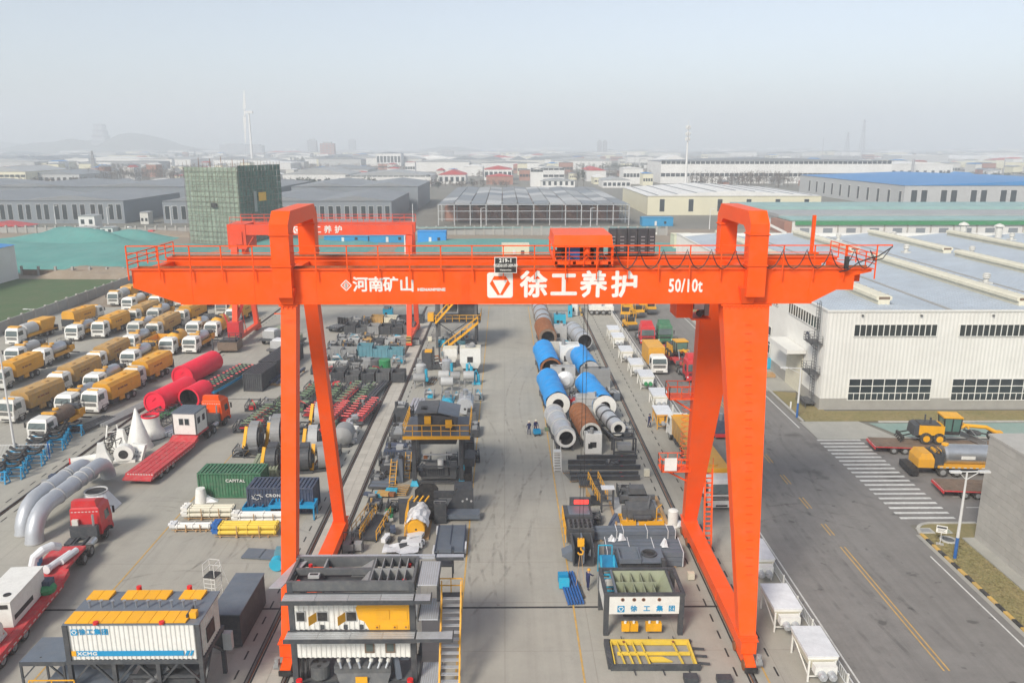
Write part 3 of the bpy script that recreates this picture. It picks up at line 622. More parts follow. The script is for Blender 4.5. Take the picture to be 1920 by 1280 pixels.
hall('cream hall with ribbed white roof behind the right crane leg', 70.6, 156, 397, 482, 9.2, 'farcream', 'farwhite', 2.6, 1, win=(6,2.2,1.8,7.6,False), ribs=9)
bh = hall('grey hall with bright blue roof and tall windows at upper right', 215, 360, 434, 590, 12.4, 'lightgrey', 'farblue', 2.4, 1, win=(9,3.2,2.0,10.0,True))
for i in range(11):                                                    # its side wall towards the yard
    y = -74+i*13.2; f = MB('farwhite').box(-72.6,-72.52,y-1.5,y+1.5,1.6,9.6).build('window', bh); MB('glass').box(-72.66,-72.603,y-1.3,y+1.3,1.9,9.3).build('pane', f)
# long teal-roofed row with green band
tr_ = thing('low_works_building', 'long low works building with teal roof and green netting band behind the white hall', 'works building', (0,0,0))
MB('farwhite').box(111, 330, 309, 340, 0, 5.2).build('wall', tr_)
MB('farteal').box(110, 331, 308.6, 322, 5.23, 5.9).build('roof', tr_); MB('farroofpale').box(110, 331, 322.1, 345, 5.21, 6.6).build('roof', tr_)
MB('farteal').box(104, 331, 345.2, 372, 6.4, 8.0).build('roof', tr_); MB('lightgrey').box(104.5, 330.5, 345.3, 371, 0, 6.38).build('wall', tr_)
MB('green').box(112, 331, 308.2, 308.55, 3.6, 5.1).build('netting_band', tr_)
MB('brick').box(108, 110.9, 308.8, 325, 0, 5.0).build('end_wall', tr_)
for i in range(24):
    x = 116+i*9; MB('fargrey').box(x-1.8, x+1.8, 308.88, 308.99, .6, 2.4).build('window', tr_)
    MB('concrete').box(x+3.6, x+4.1, 308.7, 308.99, 0, 3.6).build('pilaster', tr_)
b = MB('farwhite')
for k in range(9): b.box(98+k*1.1, 99+k*1.1, 306, 308, 5.2-k*.55, 5.4-k*.55)
b.bar((98,306,5.6),(108,306,.8),.2,.9); b.bar((98,308,5.6),(108,308,.8),.2,.9); b.build('outside_stair', tr_)
# steel-frame shed with open sides
sf = thing('steel_frame_shed', 'unfinished steel-frame shed with grey sheet roof and open sides beyond the fence', 'shed', (0,0,0))
X0, X1, Y0, Y1 = -28, 53.5, 345, 482
MB('brick').box(X0+1, X1-1, Y0+22, Y1-4, 0, 6.2).build('inner_wall', sf)
for i in range(12):
    for j in range(7):
        x = X0+(X1-X0)*i/12; y = Y0+(Y1-Y0)*j/7; m = rnd.choice(['farroof','farroofpale','lightgrey','fargrey','farroof'])
        b = MB(m); b.hexa([(x+.2,y+.2,9.0),(x+6.6,y+.2,9.0),(x+6.6,y+19.3,9.0),(x+.2,y+19.3,9.0),(x+.2,y+.2,9.1+.5*(i%2)),(x+6.6,y+.2,9.1+.5*((i+1)%2)),(x+6.6,y+19.3,9.1+.5*((i+1)%2)),(x+.2,y+19.3,9.1+.5*(i%2))]); b.build('roof_panel', sf)
for i in range(13):
    x = X0+(X1-X0)*i/12
    for y in (Y0, Y0+20): MB('lightgrey').box(x-.2,x+.2,y-.2,y+.2,0,9).build('column', sf)
for z in (2.6, 6.0, 8.7): MB('galv').box(X0,X1,Y0-.3,Y0-.21,z,z+.25).build('girt', sf)
for j in range(14):
    y = Y0+(Y1-Y0)*j/14; MB('galv').box(X1-.2,X1+.2,y+.3,y+.6,0,9).build('column', sf)
for z in (3, 6, 8.6): MB('galv').box(X1+.21,X1+.3,Y0,Y1,z,z+.2).build('girt', sf)
# tower block under scaffold netting
tw = thing('scaffolded_tower', 'block-shaped building under construction, wrapped in green scaffold netting', 'building', (-89.5,275,0), R(-22))
TWL, TWR, TH = -22.6, 23.0, 26.2
MB('concrete').box(TWL+1.2,-1.2,1.2,TWR-1.2,0,TH-1.5).build('frame', tw)
for mat, p, q, h, n in (('net', V((TWL,0,0)), V((0,0,0)), TH, 11), ('netshade', V((0,.02,0)), V((0,TWR,0)), TH+.6, 11)):  # same netting on both faces; the right one's colour is darkened as shade
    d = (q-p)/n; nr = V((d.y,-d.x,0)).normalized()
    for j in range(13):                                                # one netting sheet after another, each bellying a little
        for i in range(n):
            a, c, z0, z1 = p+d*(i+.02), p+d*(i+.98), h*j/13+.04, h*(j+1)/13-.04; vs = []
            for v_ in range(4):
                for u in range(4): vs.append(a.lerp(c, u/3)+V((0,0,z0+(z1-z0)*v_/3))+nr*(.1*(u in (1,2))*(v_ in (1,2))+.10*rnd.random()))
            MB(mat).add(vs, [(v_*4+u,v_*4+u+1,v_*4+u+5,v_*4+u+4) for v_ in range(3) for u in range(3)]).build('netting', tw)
b = MB('brown')
for k in range(15): b.bar((TWL-.3,-.3,1.7*k+1),(.3,-.3,1.7*k+1),.07); b.bar((.3,-.3,1.7*k+1),(.3,TWR,1.7*k+1),.07)
for k in range(14): b.bar((TWL+k*1.72,-.4,0),(TWL+k*1.72,-.4,TH+1.2+rnd.random()),.07); b.bar((.4,k*1.72,0),(.4,k*1.72,TH+1.4+rnd.random()),.07)
b.build('scaffold', tw)
b = MB('black'); b.box(-11.6,-9.2,-.62,-.5,12.6,14.2); b.build('netting_gap', tw); b = MB('amber'); b.box(.5,.62,9.5,13.5,14.5,17.5); b.box(.5,.62,7.0,8.4,11,18,'wallgrey'); b.build('hoist_opening', tw)
b = MB('rust')
for k in range(5): b.bar((TWL+3+k*4,4+k,TH-2),(TWL+3+k*4,4+k,TH+2.4+rnd.random()),.12)
b.build('rebar', tw)
# ---------------------------------------------------------------- everything beyond the yard
hpx('small white two-storey hut in front of the long dark hall', 150, 180, 437, 405, 6, 'farwhite', 'farroofpale', rise=.3, win=(2,1.2,3.6,5.2,False), name='site_hut', cat='hut')
hpx('low white shed with a flat roof below the small white hut', 139, 180, 440, 427, 5, 'farwhite', 'farroofpale', rise=.2, win=(3,1.0,1.0,2.0,False), name='site_hut', cat='hut')
hpx('second low white shed, right of the hut in the dirt lot', 189, 212, 440, 427, 5, 'farwhite', 'farroofpale', rise=.2, win=(2,1.0,1.0,2.0,False), name='site_hut', cat='hut')
hpx('pale grey gatehouse between the dark halls and the tower', 264, 279, 420, 398, 5, 'offwhite', 'farroofpale', rise=.2, win=(2,1.0,1.2,2.6,False), name='gatehouse', cat='gatehouse')
hpx('red-roofed white shed at the left edge beside the green netting', -60, 46, 434, 425, 10, 'farwhite', 'farred', rise=1.6, win=(6,1.2,.8,1.8,False), name='site_shed', cat='shed')
hall('white building with a bright blue roof at the left edge by the field', -156, -125.7, 150, 206.5, 8.6, 'farwhite', 'farblue', rise=1.4, name='site_building', cat='building')
def site_box(label, xa, xb, yb, yt, mat, dep=3.0):
    a, c = G(xa, yb), G(xb, yb); h = HT((xa+xb)/2, yb, yt); t = thing('site_container', label, 'site container', (a.x, a.y, 0))
    W = c.x-a.x; b = MB(mat); b.corr((0,0,.1),(W,0,.1),h-.2,mat,.5,-.06); b.corr((W,0,.1),(W,dep,.1),h-.2,mat,.5,-.06); b.box(0,W-.02,.02,dep,0,h-.25); b.build('body', t)
    MB(mat).box(-.1,W+.1,-.15,dep+.1,h-.1,h).build('roof', t); MB('farwhite').box(W*.4,W*.4+.9,-.12,-.07,.2,min(2.1,h-.4)).build('door', t); MB('glass').box(W*.7,W*.7+1,-.12,-.07,1,min(2,h-.4)).build('window', t)
site_box('bright blue site cabin row seen under the far crane beam', 608, 690, 455, 443, 'blueline'); site_box('bright blue site cabin touching the far crane leg', 693, 770, 455, 442, 'blueline')
site_box('bright blue storage container right of the far crane', 783, 836, 456, 434, 'tarp', 5)
site_box('cream site cabin on the teal netting behind the trolley', 941, 992, 482, 459, 'farcream', 6)
site_box('cream site cabin at the left foot of the white hall roof', 1263, 1300, 470, 440, 'farcream', 6)
site_box('blue framed storage racks in front of the cream hall', 1204, 1262, 424, 408, 'blueline', 6)
# green netting laid over heaps of soil
def heap(label, x0, x1, y0, y1, h, seed, mat='g_net', nx=40, ny=26, edge=.18):
    r = random.Random(seed); ph = [(r.uniform(.5,3), r.uniform(.5,3), r.uniform(0,6.3)) for _ in range(5)]; vs = []
    for j in range(ny+1):
        for i in range(nx+1):
            u, v = i/nx, j/ny; e = min(1, min(u,1-u)/edge)*min(1, min(v,1-v)/edge); e = e*e*(3-2*e)
            z = h*e*(.62+.38*sum(math.sin(a*u*6.3+bb*v*6.3+c) for a, bb, c in ph)/3) + .25*e*r.random()
            vs.append((x0+(x1-x0)*u, y0+(y1-y0)*v, z-.15*(1-e)-.01))
    b = MB(mat); b.add(vs, [(j*(nx+1)+i, j*(nx+1)+i+1, (j+1)*(nx+1)+i+1, (j+1)*(nx+1)+i) for j in range(ny) for i in range(nx)])
    o = b.build('netted_earth', smooth=True, kind='structure'); return o
heap('', -175, -92, 214, 282, 2.2, 1); heap('', -190, -118, 262, 316, 4.6, 2, edge=.35); heap('', -92, -42, 228, 300, 1.2, 3); heap('', -40, 55, 236, 296, .9, 4); heap('', 40, 72, 222, 285, 1.0, 5)
heap('', -125, -60, 205, 216, 2.2, 6, 'g_dirt'); heap('', -94, -60, 170, 200, .8, 8, 'g_dirt'); heap('', -150, -60, 300, 318, 1.5, 9, 'g_dirt')
rect('concrete_pad', -62, -28, 205, 232, 'g_apron', -.02)
# walls and fences
def fence(name, label, p, q, n, h, pw, pmat, wmat, thick=.25, extra=.25, wall_h=None):
    p, q = V((*p,0)), V((*q,0)); L_ = (q-p).length; ang = math.atan2(q.y-p.y, q.x-p.x); t = thing(name, label, 'fence' if 'fence' in name else 'wall', p, ang)
    pan = MB(wmat).box(pw/2, L_/n-pw/2, -thick/2, thick/2, 0, h).build('panel', t); post = MB(pmat).box(-pw/2, pw/2, -pw/2, pw/2, 0, h+extra).build('post', t)
    for i in range(n):
        if i:
            c = pan.copy(); C.objects.link(c); adopt(c, t); c.location.x = i*L_/n
        c = post.copy(); C.objects.link(c); adopt(c, t); c.location.x = (i+1)*L_/n
fence('boundary_wall', 'grey rendered wall with piers between the parked trucks and the green field', (-92.6,204), (-92.0,122), 20, 2.1, .4, 'concrete', 'wallgrey')
fence('boundary_wall', 'concrete wall with pale piers below the green netted soil heaps', (-128,212), (-62,206), 14, 1.5, .5, 'concrete', 'brown', .3, .9)
fence('boundary_fence', 'grey panel fence with pale posts in front of the steel-frame shed', (-48,309), (62,306), 30, 2.6, .7, 'concrete', 'wallgrey', .2, .8)
fence('boundary_fence', 'grey panel fence with posts in front of the long dark halls', (-215,318), (-112,314), 26, 2.2, .7, 'concrete', 'wallgrey', .2, .8)
fence('yard_end_wall', 'low white wall closing the far end of the yard', (-34,170.2), (22,170.2), 14, .8, .3, 'concrete', 'offwhite', .2, .1)
rect('concrete_lane', -60, 22, 170.6, 176, 'g_apron', -.02)
b = MB('farteal').box(-45,60,307.2,307.5,2.7,3.1); tag(b.build('green_mesh_strip'), 'green mesh strip along the top of the grey panel fence', 'mesh strip')
# poles
def pole(label, px, py, top, r=.13, arm=0, mat='lamp', blue=False, name='lamp_post', cat='lamp post', double=False):
    q = G(px, py); h = HT(px, py, top); t = thing(name, label, cat, q)
    b = MB(mat); b.cyl((0,0,1.9 if blue else 0),(0,0,h),r,n=8,r2=r*.55); b.build('pole', t)
    if blue: MB('blue').cyl((0,0,0),(0,0,1.9),r*1.05,n=8).build('pole_base', t)
    if arm:
        for a_ in ((arm,-arm) if double else (arm,)):
            a = MB(mat); a.bar((0,0,h),(a_*1.6,-.3,h+.15),.08); a.bar((0,0,h-.7),(a_*1.3,-.25,h+.05),.05); a.build('arm', t); MB(mat).cbox((a_*1.9,-.35,h+.15),(.9,.3,.14)).build('lamp_head', t)
    return t
for i, (px, py, top, l) in enumerate([(105,420,386,'thin lamp post before the second window pair of the long dark hall'),(203,421,389,'thin lamp post between the low white sheds and the dark hall'),(322,422,387,'thin lamp post left of the scaffolded tower'),(775,440,382,'white lamp post above the far crane beam end'),(902,426,390,'lamp post in front of the left half of the steel-frame shed'),(1107,426,390,'lamp post in front of the right half of the steel-frame shed'),(1330,430,392,'lamp post by the green netting before the cream hall')]): pole(l, px, py, top, .22, 0 if i == 3 else .7)
pole('small lamp post behind the boundary wall beside the field', 70, 596, 580, .08, -1.0)
pole('tall lamp post standing by the left fence among the trucks', 31, 862, 662, .14, -1.0)
pole('white lamp post with a blue base at the corner of the verge', 1494, 782, 690, .13, -1.2, blue=True)
p2 = pole('white lamp post with a blue base on the kerbside lawn', 1790, 1046, 884, .13, -.62, blue=True, double=True)
# telecom mast, chimney, wind turbine
q = G(1285, 352); H_ = HT(1287, 352, 235); t = thing('telecom_mast', 'tall white telecom mast with antenna rings behind the cream hall', 'mast', q)
b = MB('farwhite'); b.cyl((0,0,0),(0,0,H_),1.1,n=10,r2=.45); b.build('pole', t)
for z in (H_-3, H_-8, H_-12):
    b = MB('farwhite'); b.cyl((0,0,z),(0,0,z+.3),1.8,n=12)
    for k in range(6): a = k*math.pi/3; b.box(1.7*math.cos(a)-.25,1.7*math.cos(a)+.25,1.7*math.sin(a)-.25,1.7*math.sin(a)+.25,z+.3,z+2.6)
    b.build('antenna_ring', t)
b = MB('farwhite'); b.bar((0,0,H_),(0,0,H_+4),.25); b.build('lightning_rod', t)
q = G(1709, 336); b = MB('towerfar'); b.cyl((0,0,0),(0,0,HT(1709,336,298)),1.4,n=12,r2=1.1); b.cyl((0,0,24),(0,0,25),1.6,n=12); o = b.build('chimney', None, q); tag(o, 'dark slim chimney rising behind the bright blue roof', 'chimney')
q = G(474, 312); H_ = HT(474, 312, 211); t = thing('wind_turbine', 'tall white wind turbine rising out of the haze left of the crane', 'wind turbine', q)
MB('farwhite').cyl((0,0,0),(0,0,H_-1),2.3,n=14,r2=1.3).build('tower', t); b = MB('farwhite'); b.box(-4.5,6.5,-2,2,H_-1.8,H_+2.2); b.build('nacelle', t)
hub = V((-7,0,H_)); MB('farwhite').cyl((-4.6,0,H_),(-7.6,0,H_),1.7,n=12,r2=1.0).build('hub', t)
for a, L_ in ((78,36),(198+65,50),(318,6)):
    d = V((math.cos(R(a))*.5, -math.cos(R(a))*.6, math.sin(R(a)))).normalized(); e = hub+d*L_*.95
    b = MB('farwhite'); b.bar(hub, hub+d*6, 1.4, 1.2); m_ = hub+d*10; b.hexa([hub+d*6+V((-2.6,0,0)),hub+d*6+V((2.6,0,0)),hub+d*6+V((2.6,.8,0)),hub+d*6+V((-2.6,.8,0)),e+V((-.7,0,0)),e+V((.7,0,0)),e+V((.7,.2,0)),e+V((-.7,.2,0))]); b.build('blade', t)
# far factories: explicit ones first
FW, FC, FG, FR = 'farwhite', 'farcream', 'fargrey', 'farroof'
for a in [
 ('white hall with a row of dark windows right of the tower block', 531, 655, 349, 327, 60, FW, 'farroofpale', dict(win=(10,3,1.5,5.5,False), rise=5)),
 ('long white hall with green-grey eaves and trees in front', 648, 808, 350, 330, 60, FW, 'farroofpale', dict(win=(12,3,1.5,5,False), rise=4, strip=((8,9.5),))),
 ('cream factory hall at far left below the hill', -40, 50, 348, 322, 70, FC, 'farroofpale', dict(rise=4, strip=((7,9),))),
 ('grey hall next to the cream factory hall at far left', 50, 150, 346, 327, 60, 'lightgrey', FR, dict(rise=3, win=(9,3,2,6,False))),
 ('long white hall below the far hill with flat roof', 120, 262, 311, 298, 90, FW, FW, dict(rise=3, strip=((6,8),))),
 ('second long white hall, left of the wind turbine', 262, 358, 313, 299, 90, FW, 'farroofpale', dict(rise=3)),
 ('dark blue-grey office block in front of the tree belt at left', 209, 298, 318, 303, 40, 'towerfar', FR, dict(rise=1, win=(10,3,3,8,False))),
 ('long white works hall with two window bands behind the mast', 1238, 1670, 344, 303, 70, FW, FR, dict(rise=2.5, strip=((6,9),(17,20)))),
 ('white block right of the long works hall', 1667, 1785, 335, 308, 50, FW, FW, dict(rise=2, win=(8,3,4,8,False))),
 ('white gabled factory left of the long works hall', 1232, 1300, 330, 305, 60, FW, FW, dict(rise=8, strip=((8,10),))),
 ('long cream halls near the right edge below the haze', 1780, 2010, 322, 310, 90, FC, FC, dict(rise=4)),
 ('row of white gabled halls at the far right edge', 1815, 1990, 306, 299, 120, FW, FW, dict(rise=7, bays=3)),
 ('pale grey tall hall in the haze above the blue roof', 1690, 1778, 305, 292, 80, 'lightgrey', FW, dict(rise=2)),
 ('white factory with red gable stripe in the middle distance', 908, 960, 338, 318, 40, FW, 'farred', dict(rise=3, win=(6,3,3,8,False))),
 ('red-roofed white workshop left of the striped factory', 822, 873, 345, 328, 40, FW, 'farred', dict(rise=4, win=(5,2.5,2,6,False))),
 ('red-roofed low workshop in front of the striped factory', 912, 962, 346, 331, 20, 'brick', 'farred', dict(rise=2)),
 ('white office block with many windows behind the steel shed', 995, 1018, 350, 318, 20, FW, FW, dict(rise=1, win=(4,2.2,12,15,False))),
 ('white hall with window band right of the office block', 1018, 1058, 345, 316, 30, FW, 'farroofpale', dict(rise=2, strip=((6,8),(12,14)))),
 ('low white villa-like building behind the steel shed', 1015, 1078, 352, 340, 25, FW, 'farroofpale', dict(rise=2, win=(6,2,2,5,False))),
 ('long red-roofed hall right of the dark conifers', 1100, 1136, 340, 320, 60, FW, 'farred', dict(rise=3)),
 ('white apartment-like works block left of the mast', 1168, 1205, 345, 316, 25, FW, FW, dict(rise=1, win=(6,2.2,6,9,False))),
 ('white low hall in front of the mast', 1130, 1182, 352, 338, 30, FW, 'farroofpale', dict(rise=2, win=(6,2.5,1.5,4,False))),
 ('big pale hall behind the red-roofed hall', 1040, 1135, 318, 302, 90, FW, 'farroofpale', dict(rise=4)),
 ('white hall in front of the striped factory', 870, 905, 330, 313, 60, FW, FW, dict(rise=2)),
 ('white ornate office building with grey crown right of the turbine', 706, 752, 312, 288, 40, FW, FG, dict(rise=2, win=(7,4,6,16,False))),
 ('pale hall right of the ornate office building', 775, 880, 322, 304, 70, FW, 'farroofpale', dict(rise=3)),
 ('pale hall below the wind turbine', 420, 545, 318, 306, 70, FW, FW, dict(rise=3)),
 ('dark-roofed hall behind the tower block', 560, 690, 330, 318, 70, 'lightgrey', FR, dict(rise=4)),
 ('white cube-shaped plant in the middle distance', 1175, 1202, 303, 286, 60, FW, FW, dict(rise=1)),
]: hpx(a[0], *a[1:8], **a[8])
for a in [(412,460,288,271,'brown-grey office slab far left of the wind turbine','towerfar'),(462,492,290,273,'lower office slab behind the wind turbine','towerfar'),(601,627,297,269,'brown residential tower in the haze','brick'),(577,594,292,263,'pale residential tower, left of the brown one','towerfar'),(654,667,288,262,'slim pale tower in the haze above the ornate office','towerfar'),(1120,1128,293,265,'left one of the twin slim towers in the haze','towerfar'),(1130,1138,293,265,'right one of the twin slim towers in the haze','towerfar'),(820,850,292,283,'pale apartment slab in the haze behind the beam','towerfar'),(940,985,296,287,'cream apartment slab in the haze','farcream')]:
    p, q = G(a[0], a[2]), G(a[1], a[2]); h = HT(a[0], a[2], a[3]); t = thing('tower_block', a[4], 'tower block', (p.x, p.y, 0)); W = q.x-p.x
    MB(a[5]).box(0, W, 0, W*.6, 0, h).build('wall', t); b = MB('fargrey'); n = max(3, int(h/6))
    for k in range(n):
        for i in range(4): b.box(W*(i+.2)/4, W*(i+.8)/4, -.4, -.02, h*(k+.3)/n, h*(k+.75)/n)
    b.build('window_grid', t, kind='stuff'); MB('farroofpale').box(W*.2, W*.8, W*.1, W*.5, h+.02, h+4).build('roof_house', t)
# hazy filler: small halls in the far belt
r2 = random.Random(11); fills = []
for k in range(280):
    py = 279+r2.random()**1.4*42; px = r2.uniform(-60, 1980); wd = r2.uniform(25, 80)*(py-272)/30+8
    if py > 296 and (1225 < px+wd and px < 1790): continue
    if py > 305 and 100 < px < 360: continue
    fills.append((px, px+wd, py, r2.choice([FW,FW,FW,'offwhite','lightgrey',FC]), r2.choice([FW,'farroofpale',FR,FG,'farroofpale','farblue' if r2.random() < .12 else 'farroofpale','farred' if r2.random() < .12 else FR])))
for xa, xb, py, wm, rm in fills:
    a, c = G(xa, py), G(xb, py)
    rg = 'left of the wind turbine' if xa < 440 else 'between turbine and telecom mast' if xa < 1270 else 'right of the telecom mast'
    hall({'farwhite':'white','offwhite':'off-white','lightgrey':'grey','farcream':'cream'}[wm]+' far hall with '+{'farwhite':'white','farroofpale':'pale','farroof':'dark','fargrey':'slate','farblue':'blue','farred':'red'}[rm]+' roof, '+('nearer' if py > 300 else 'hazier' if py > 288 else 'faintest')+' row, '+rg, a.x, c.x, a.y, a.y+r2.uniform(30,80), r2.uniform(8,13), wm, rm, r2.uniform(1.5,5), r2.choice([1,1,2]), group='hazy factory halls on the far plain')
for k in range(420):                                                  # smaller blocks and sheds wherever the plain is still open
    py = r2.uniform(292, 352); px = r2.uniform(-40, 1960); a = G(px, py); c = G(px+r2.uniform(9, 26), py); d = r2.uniform(10, 26)
    if any(a.x-6 < f[1] and c.x+6 > f[0] and a.y-8 < f[3] and a.y+d+6 > f[2] for f in FOOT) or (110 < a.x < 340 and a.y < 380): continue
    wm = r2.choice([FW,FW,'lightgrey',FC,'brick','offwhite']); rm = r2.choice(['farroofpale',FR,FG,'farred','farblue',FW]); h = r2.choice([4,5,6,8,10,13]); rg = 'left of the wind turbine' if px < 440 else 'between turbine and telecom mast' if px < 1270 else 'right of the telecom mast'
    hall(('tall ' if h > 9 else 'low ')+{'farwhite':'white','offwhite':'off-white','lightgrey':'grey','farcream':'cream','brick':'brick-coloured'}[wm]+' small building with '+{'farwhite':'white','farroofpale':'pale','farroof':'dark','fargrey':'slate','farblue':'blue','farred':'red'}[rm]+' roof, '+('nearer' if py > 322 else 'farther')+', '+rg, a.x, c.x, a.y, a.y+d, h, wm, rm, r2.uniform(.5,2), group='small buildings between the far halls', name='far_building', cat='building', strip=((h*.35,h*.6),) if h > 5 else None)
# hills with a pagoda
def hill(pts, Y, dep):
    n = len(pts); vs = []
    for k, f in ((0,0),(1,1.),(2,.75),(3,0)):
        for px, py in pts:
            q = AT(px, py, Y); vs.append((q.x, Y+dep*(k-1)/2, max(0, q.z)*f))
    MB('g_hill').add(vs, [(k*n+i, k*n+i+1, (k+1)*n+i+1, (k+1)*n+i) for k in range(3) for i in range(n-1)]).build('hill', smooth=True, kind='structure')
hill([(20,276),(60,268),(100,266),(130,260),(160,264),(180,262),(205,268),(222,252),(245,249),(270,252),(295,266),(330,275),(360,279)], 3700, 500)
hill([(-60,272),(0,266),(40,270),(110,272),(160,268),(230,274),(300,278)], 4300, 500); hill([(790,280),(830,275),(860,276),(900,281)], 4300, 400)
q = AT(190, 262, 3650); t = thing('pagoda', 'faint pagoda-like tower on the hill at far left', 'pagoda', q)
for k in range(4):
    w_ = 31-k*4; MB('towerfar').box(-w_,w_,-w_,w_,-30+k*24,-8+k*24).build('storey', t); MB('towerfar').taper((-w_-6,w_+6,-w_-6,w_+6,-7.9+k*24),(-w_+4,w_-4,-w_+4,w_-4,-6.2+k*24+1)).build('roof', t)
# pylons and thin far poles
def pylon(label, px, py, top, wd):
    q = G(px, py); h = HT(px, py, top); t = thing('pylon', label, 'pylon', q); b = MB('towerfar')
    for sx in (-1,1):
        for sy in (-1,1): b.bar((sx*wd,sy*wd,0),(sx*wd*.15,sy*wd*.15,h),.5)
    for k in range(6):
        f = 1-.14*k; z = h*k/7; z2 = h*(k+1)/7; f2 = 1-.14*(k+1)
        b.bar((-wd*f,-wd*f,z),(wd*f2,-wd*f2,z2),.35); b.bar((wd*f,-wd*f,z),(-wd*f2,-wd*f2,z2),.35)
    for z in (.72,.83,.94): b.bar((-wd*1.3,0,h*z),(wd*1.3,0,h*z),.45)
    b.build('lattice', t)
pylon('lattice pylon in the haze above the long works hall', 1614, 300, 224, 6); pylon('fainter lattice pylon left of the taller one', 1586, 298, 248, 6); pylon('lattice pylon beside the low halls at left', 178, 335, 283, 2.5)
for l, px, py, top in (('faint thin mast in the haze right of the telecom mast',1541,300,258),('thin pole among the halls behind the tower block',423,322,295),('thin antenna pole at the roof of the tower block',600,316,290),('thin pole in front of the twin towers',1190,322,290),('thin pole above the pale hall right of the turbine',845,318,298),('thin dark pole at far right in front of the cream halls',1878,345,300)):
    q = G(px, py); b = MB('towerfar'); b.cyl((0,0,0),(0,0,HT(px,py,top)),.5,n=6,r2=.25); b.bar((-1.5,0,HT(px,py,top)-3),(1.5,0,HT(px,py,top)-3),.3); tag(b.build('mast_pole', None, q), l, 'pole')
# trees
def leaf_mass(b, cx, cy, z0, z1, rx, ry, n, size, r, mat):
    for _ in range(n):
        u = V((r.gauss(0,1), r.gauss(0,1), r.gauss(0,1))); u.normalize(); u *= r.random()**.4
        p = V((cx+u.x*rx*(1-.25*abs(u.z)), cy+u.y*ry, (z0+z1)/2+u.z*(z1-z0)/2)); a = V((r.uniform(-1,1), r.uniform(-1,1), r.uniform(-1,1)))*size; c = V((r.uniform(-1,1), r.uniform(-1,1), r.uniform(-1,1)))*size
        b.quad(p-a*.5, p+c*.5, p+a*.5, p-c*.5, mat=mat)
def tree(label, px, py, top, wpx, mat='tree', n=220, conic=False):
    q = G(px, py); h = HT(px, py, top); W = abs(G(px+wpx/2, py).x-q.x); t = thing('tree', label, 'tree', q); r = random.Random(px)
    b = MB('twig'); b.cyl((0,0,0),(0,0,h*.5),.25,n=6,r2=.12); b.bar((0,0,h*.35),(W*.4,0,h*.6),.15); b.bar((0,0,h*.35),(-W*.4,.3,h*.62),.15); b.build('trunk', t)
    c = MB(mat)
    for _ in range(7):
        a = r.uniform(0,6.28); f = r.random(); zc = h*(.3+.6*f); rr = W*(.9-.6*f if conic else .75)*.6
        leaf_mass(c, math.cos(a)*rr*.7, math.sin(a)*rr*.7, zc-h*.22, min(h,zc+h*.2), rr, rr, n//7, W*.22, r, mat)
    c.build('crown', t, kind='stuff')
for a in [('round dark tree at the left end of the long white hall',690,352,337,12),('round dark tree in front of the long white hall',709,352,338,12),('broad dark tree, third in front of the long white hall',728,352,336,16),('small dark tree in front of the right half of the long white hall',760,353,340,10),('dark tree by the right end of the long white hall',797,354,336,14),('low dark bush-like tree right of the long white hall',822,354,342,18),('tall dark conifer behind the steel-frame shed',1083,354,312,16),('second tall dark conifer behind the steel-frame shed',1094,354,315,18),('dark tree in front of the striped factory',885,350,334,12),('dark tree in front of the white block at right',1735,338,323,14),('small dark tree right of the white block',1755,338,326,10)]: tree(*a)
def belt(name, px0, px1, py, hgt, mat, n, seed, dep=25):
    r = random.Random(seed); a, c = G(px0, py), G(px1, py); b = MB(mat)
    for _ in range(n):
        x, y = r.uniform(a.x, c.x), a.y+r.uniform(0, dep); h = hgt*r.uniform(.6,1.1); w_ = h*.28
        b.bar((x,y,0),(x,y,h*.9),.18,.18)
        for k in range(5):
            t = r.uniform(.3,.9); b.bar((x,y,h*t),(x+r.uniform(-w_,w_),y+r.uniform(-w_,w_),h*min(1.05,t+.3)),.12,.12)
        leaf_mass(b, x, y, h*.2, h, w_*1.2, w_*1.2, 26 if mat == 'tree' else 16, 1.5 if mat == 'tree' else 1.0, r, mat)
    o = b.build(name, kind='stuff'); o['label'] = ['bare grey-brown winter trees forming a belt between the far halls','dark evergreen belt of trees between the far halls'][mat == 'tree']; o['category'] = 'tree belt'
belt('tree_belt', 150, 430, 344, 14, 'twig', 170, 3, 60); belt('tree_belt', 30, 420, 322, 10, 'twig', 120, 4, 60); belt('tree_belt', 1290, 1500, 352, 12, 'twig', 70, 5, 20); belt('tree_belt', 1080, 1240, 340, 12, 'twig', 70, 6, 30); belt('tree_belt', 400, 830, 306, 11, 'tree', 160, 7, 80)
belt('tree_belt', 1780, 2000, 340, 9, 'tree', 70, 8, 25); belt('tree_belt', 860, 1100, 300, 10, 'twig', 90, 9, 60); belt('tree_belt', 1300, 1900, 298, 9, 'twig', 120, 10, 80); belt('tree_belt', -40, 900, 290, 12, 'tree', 160, 12, 100); belt('tree_belt', 800, 960, 352, 6, 'twig', 50, 13, 20)
belt('tree_belt', 480, 700, 352, 8, 'tree', 60, 21, 12); belt('tree_belt', 880, 1080, 336, 9, 'twig', 80, 22, 40); belt('tree_belt', 560, 900, 322, 10, 'twig', 120, 23, 60); belt('tree_belt', 0, 200, 352, 8, 'twig', 90, 24, 14); belt('tree_belt', 1080, 1300, 320, 10, 'tree', 80, 25, 60); belt('tree_belt', 1640, 1960, 326, 9, 'twig', 120, 26, 50); belt('tree_belt', 200, 700, 297, 12, 'tree', 150, 27, 120); belt('tree_belt', 1000, 1900, 291, 12, 'tree', 170, 28, 140); belt('tree_belt', 1370, 1500, 347, 11, 'twig', 60, 29, 10)
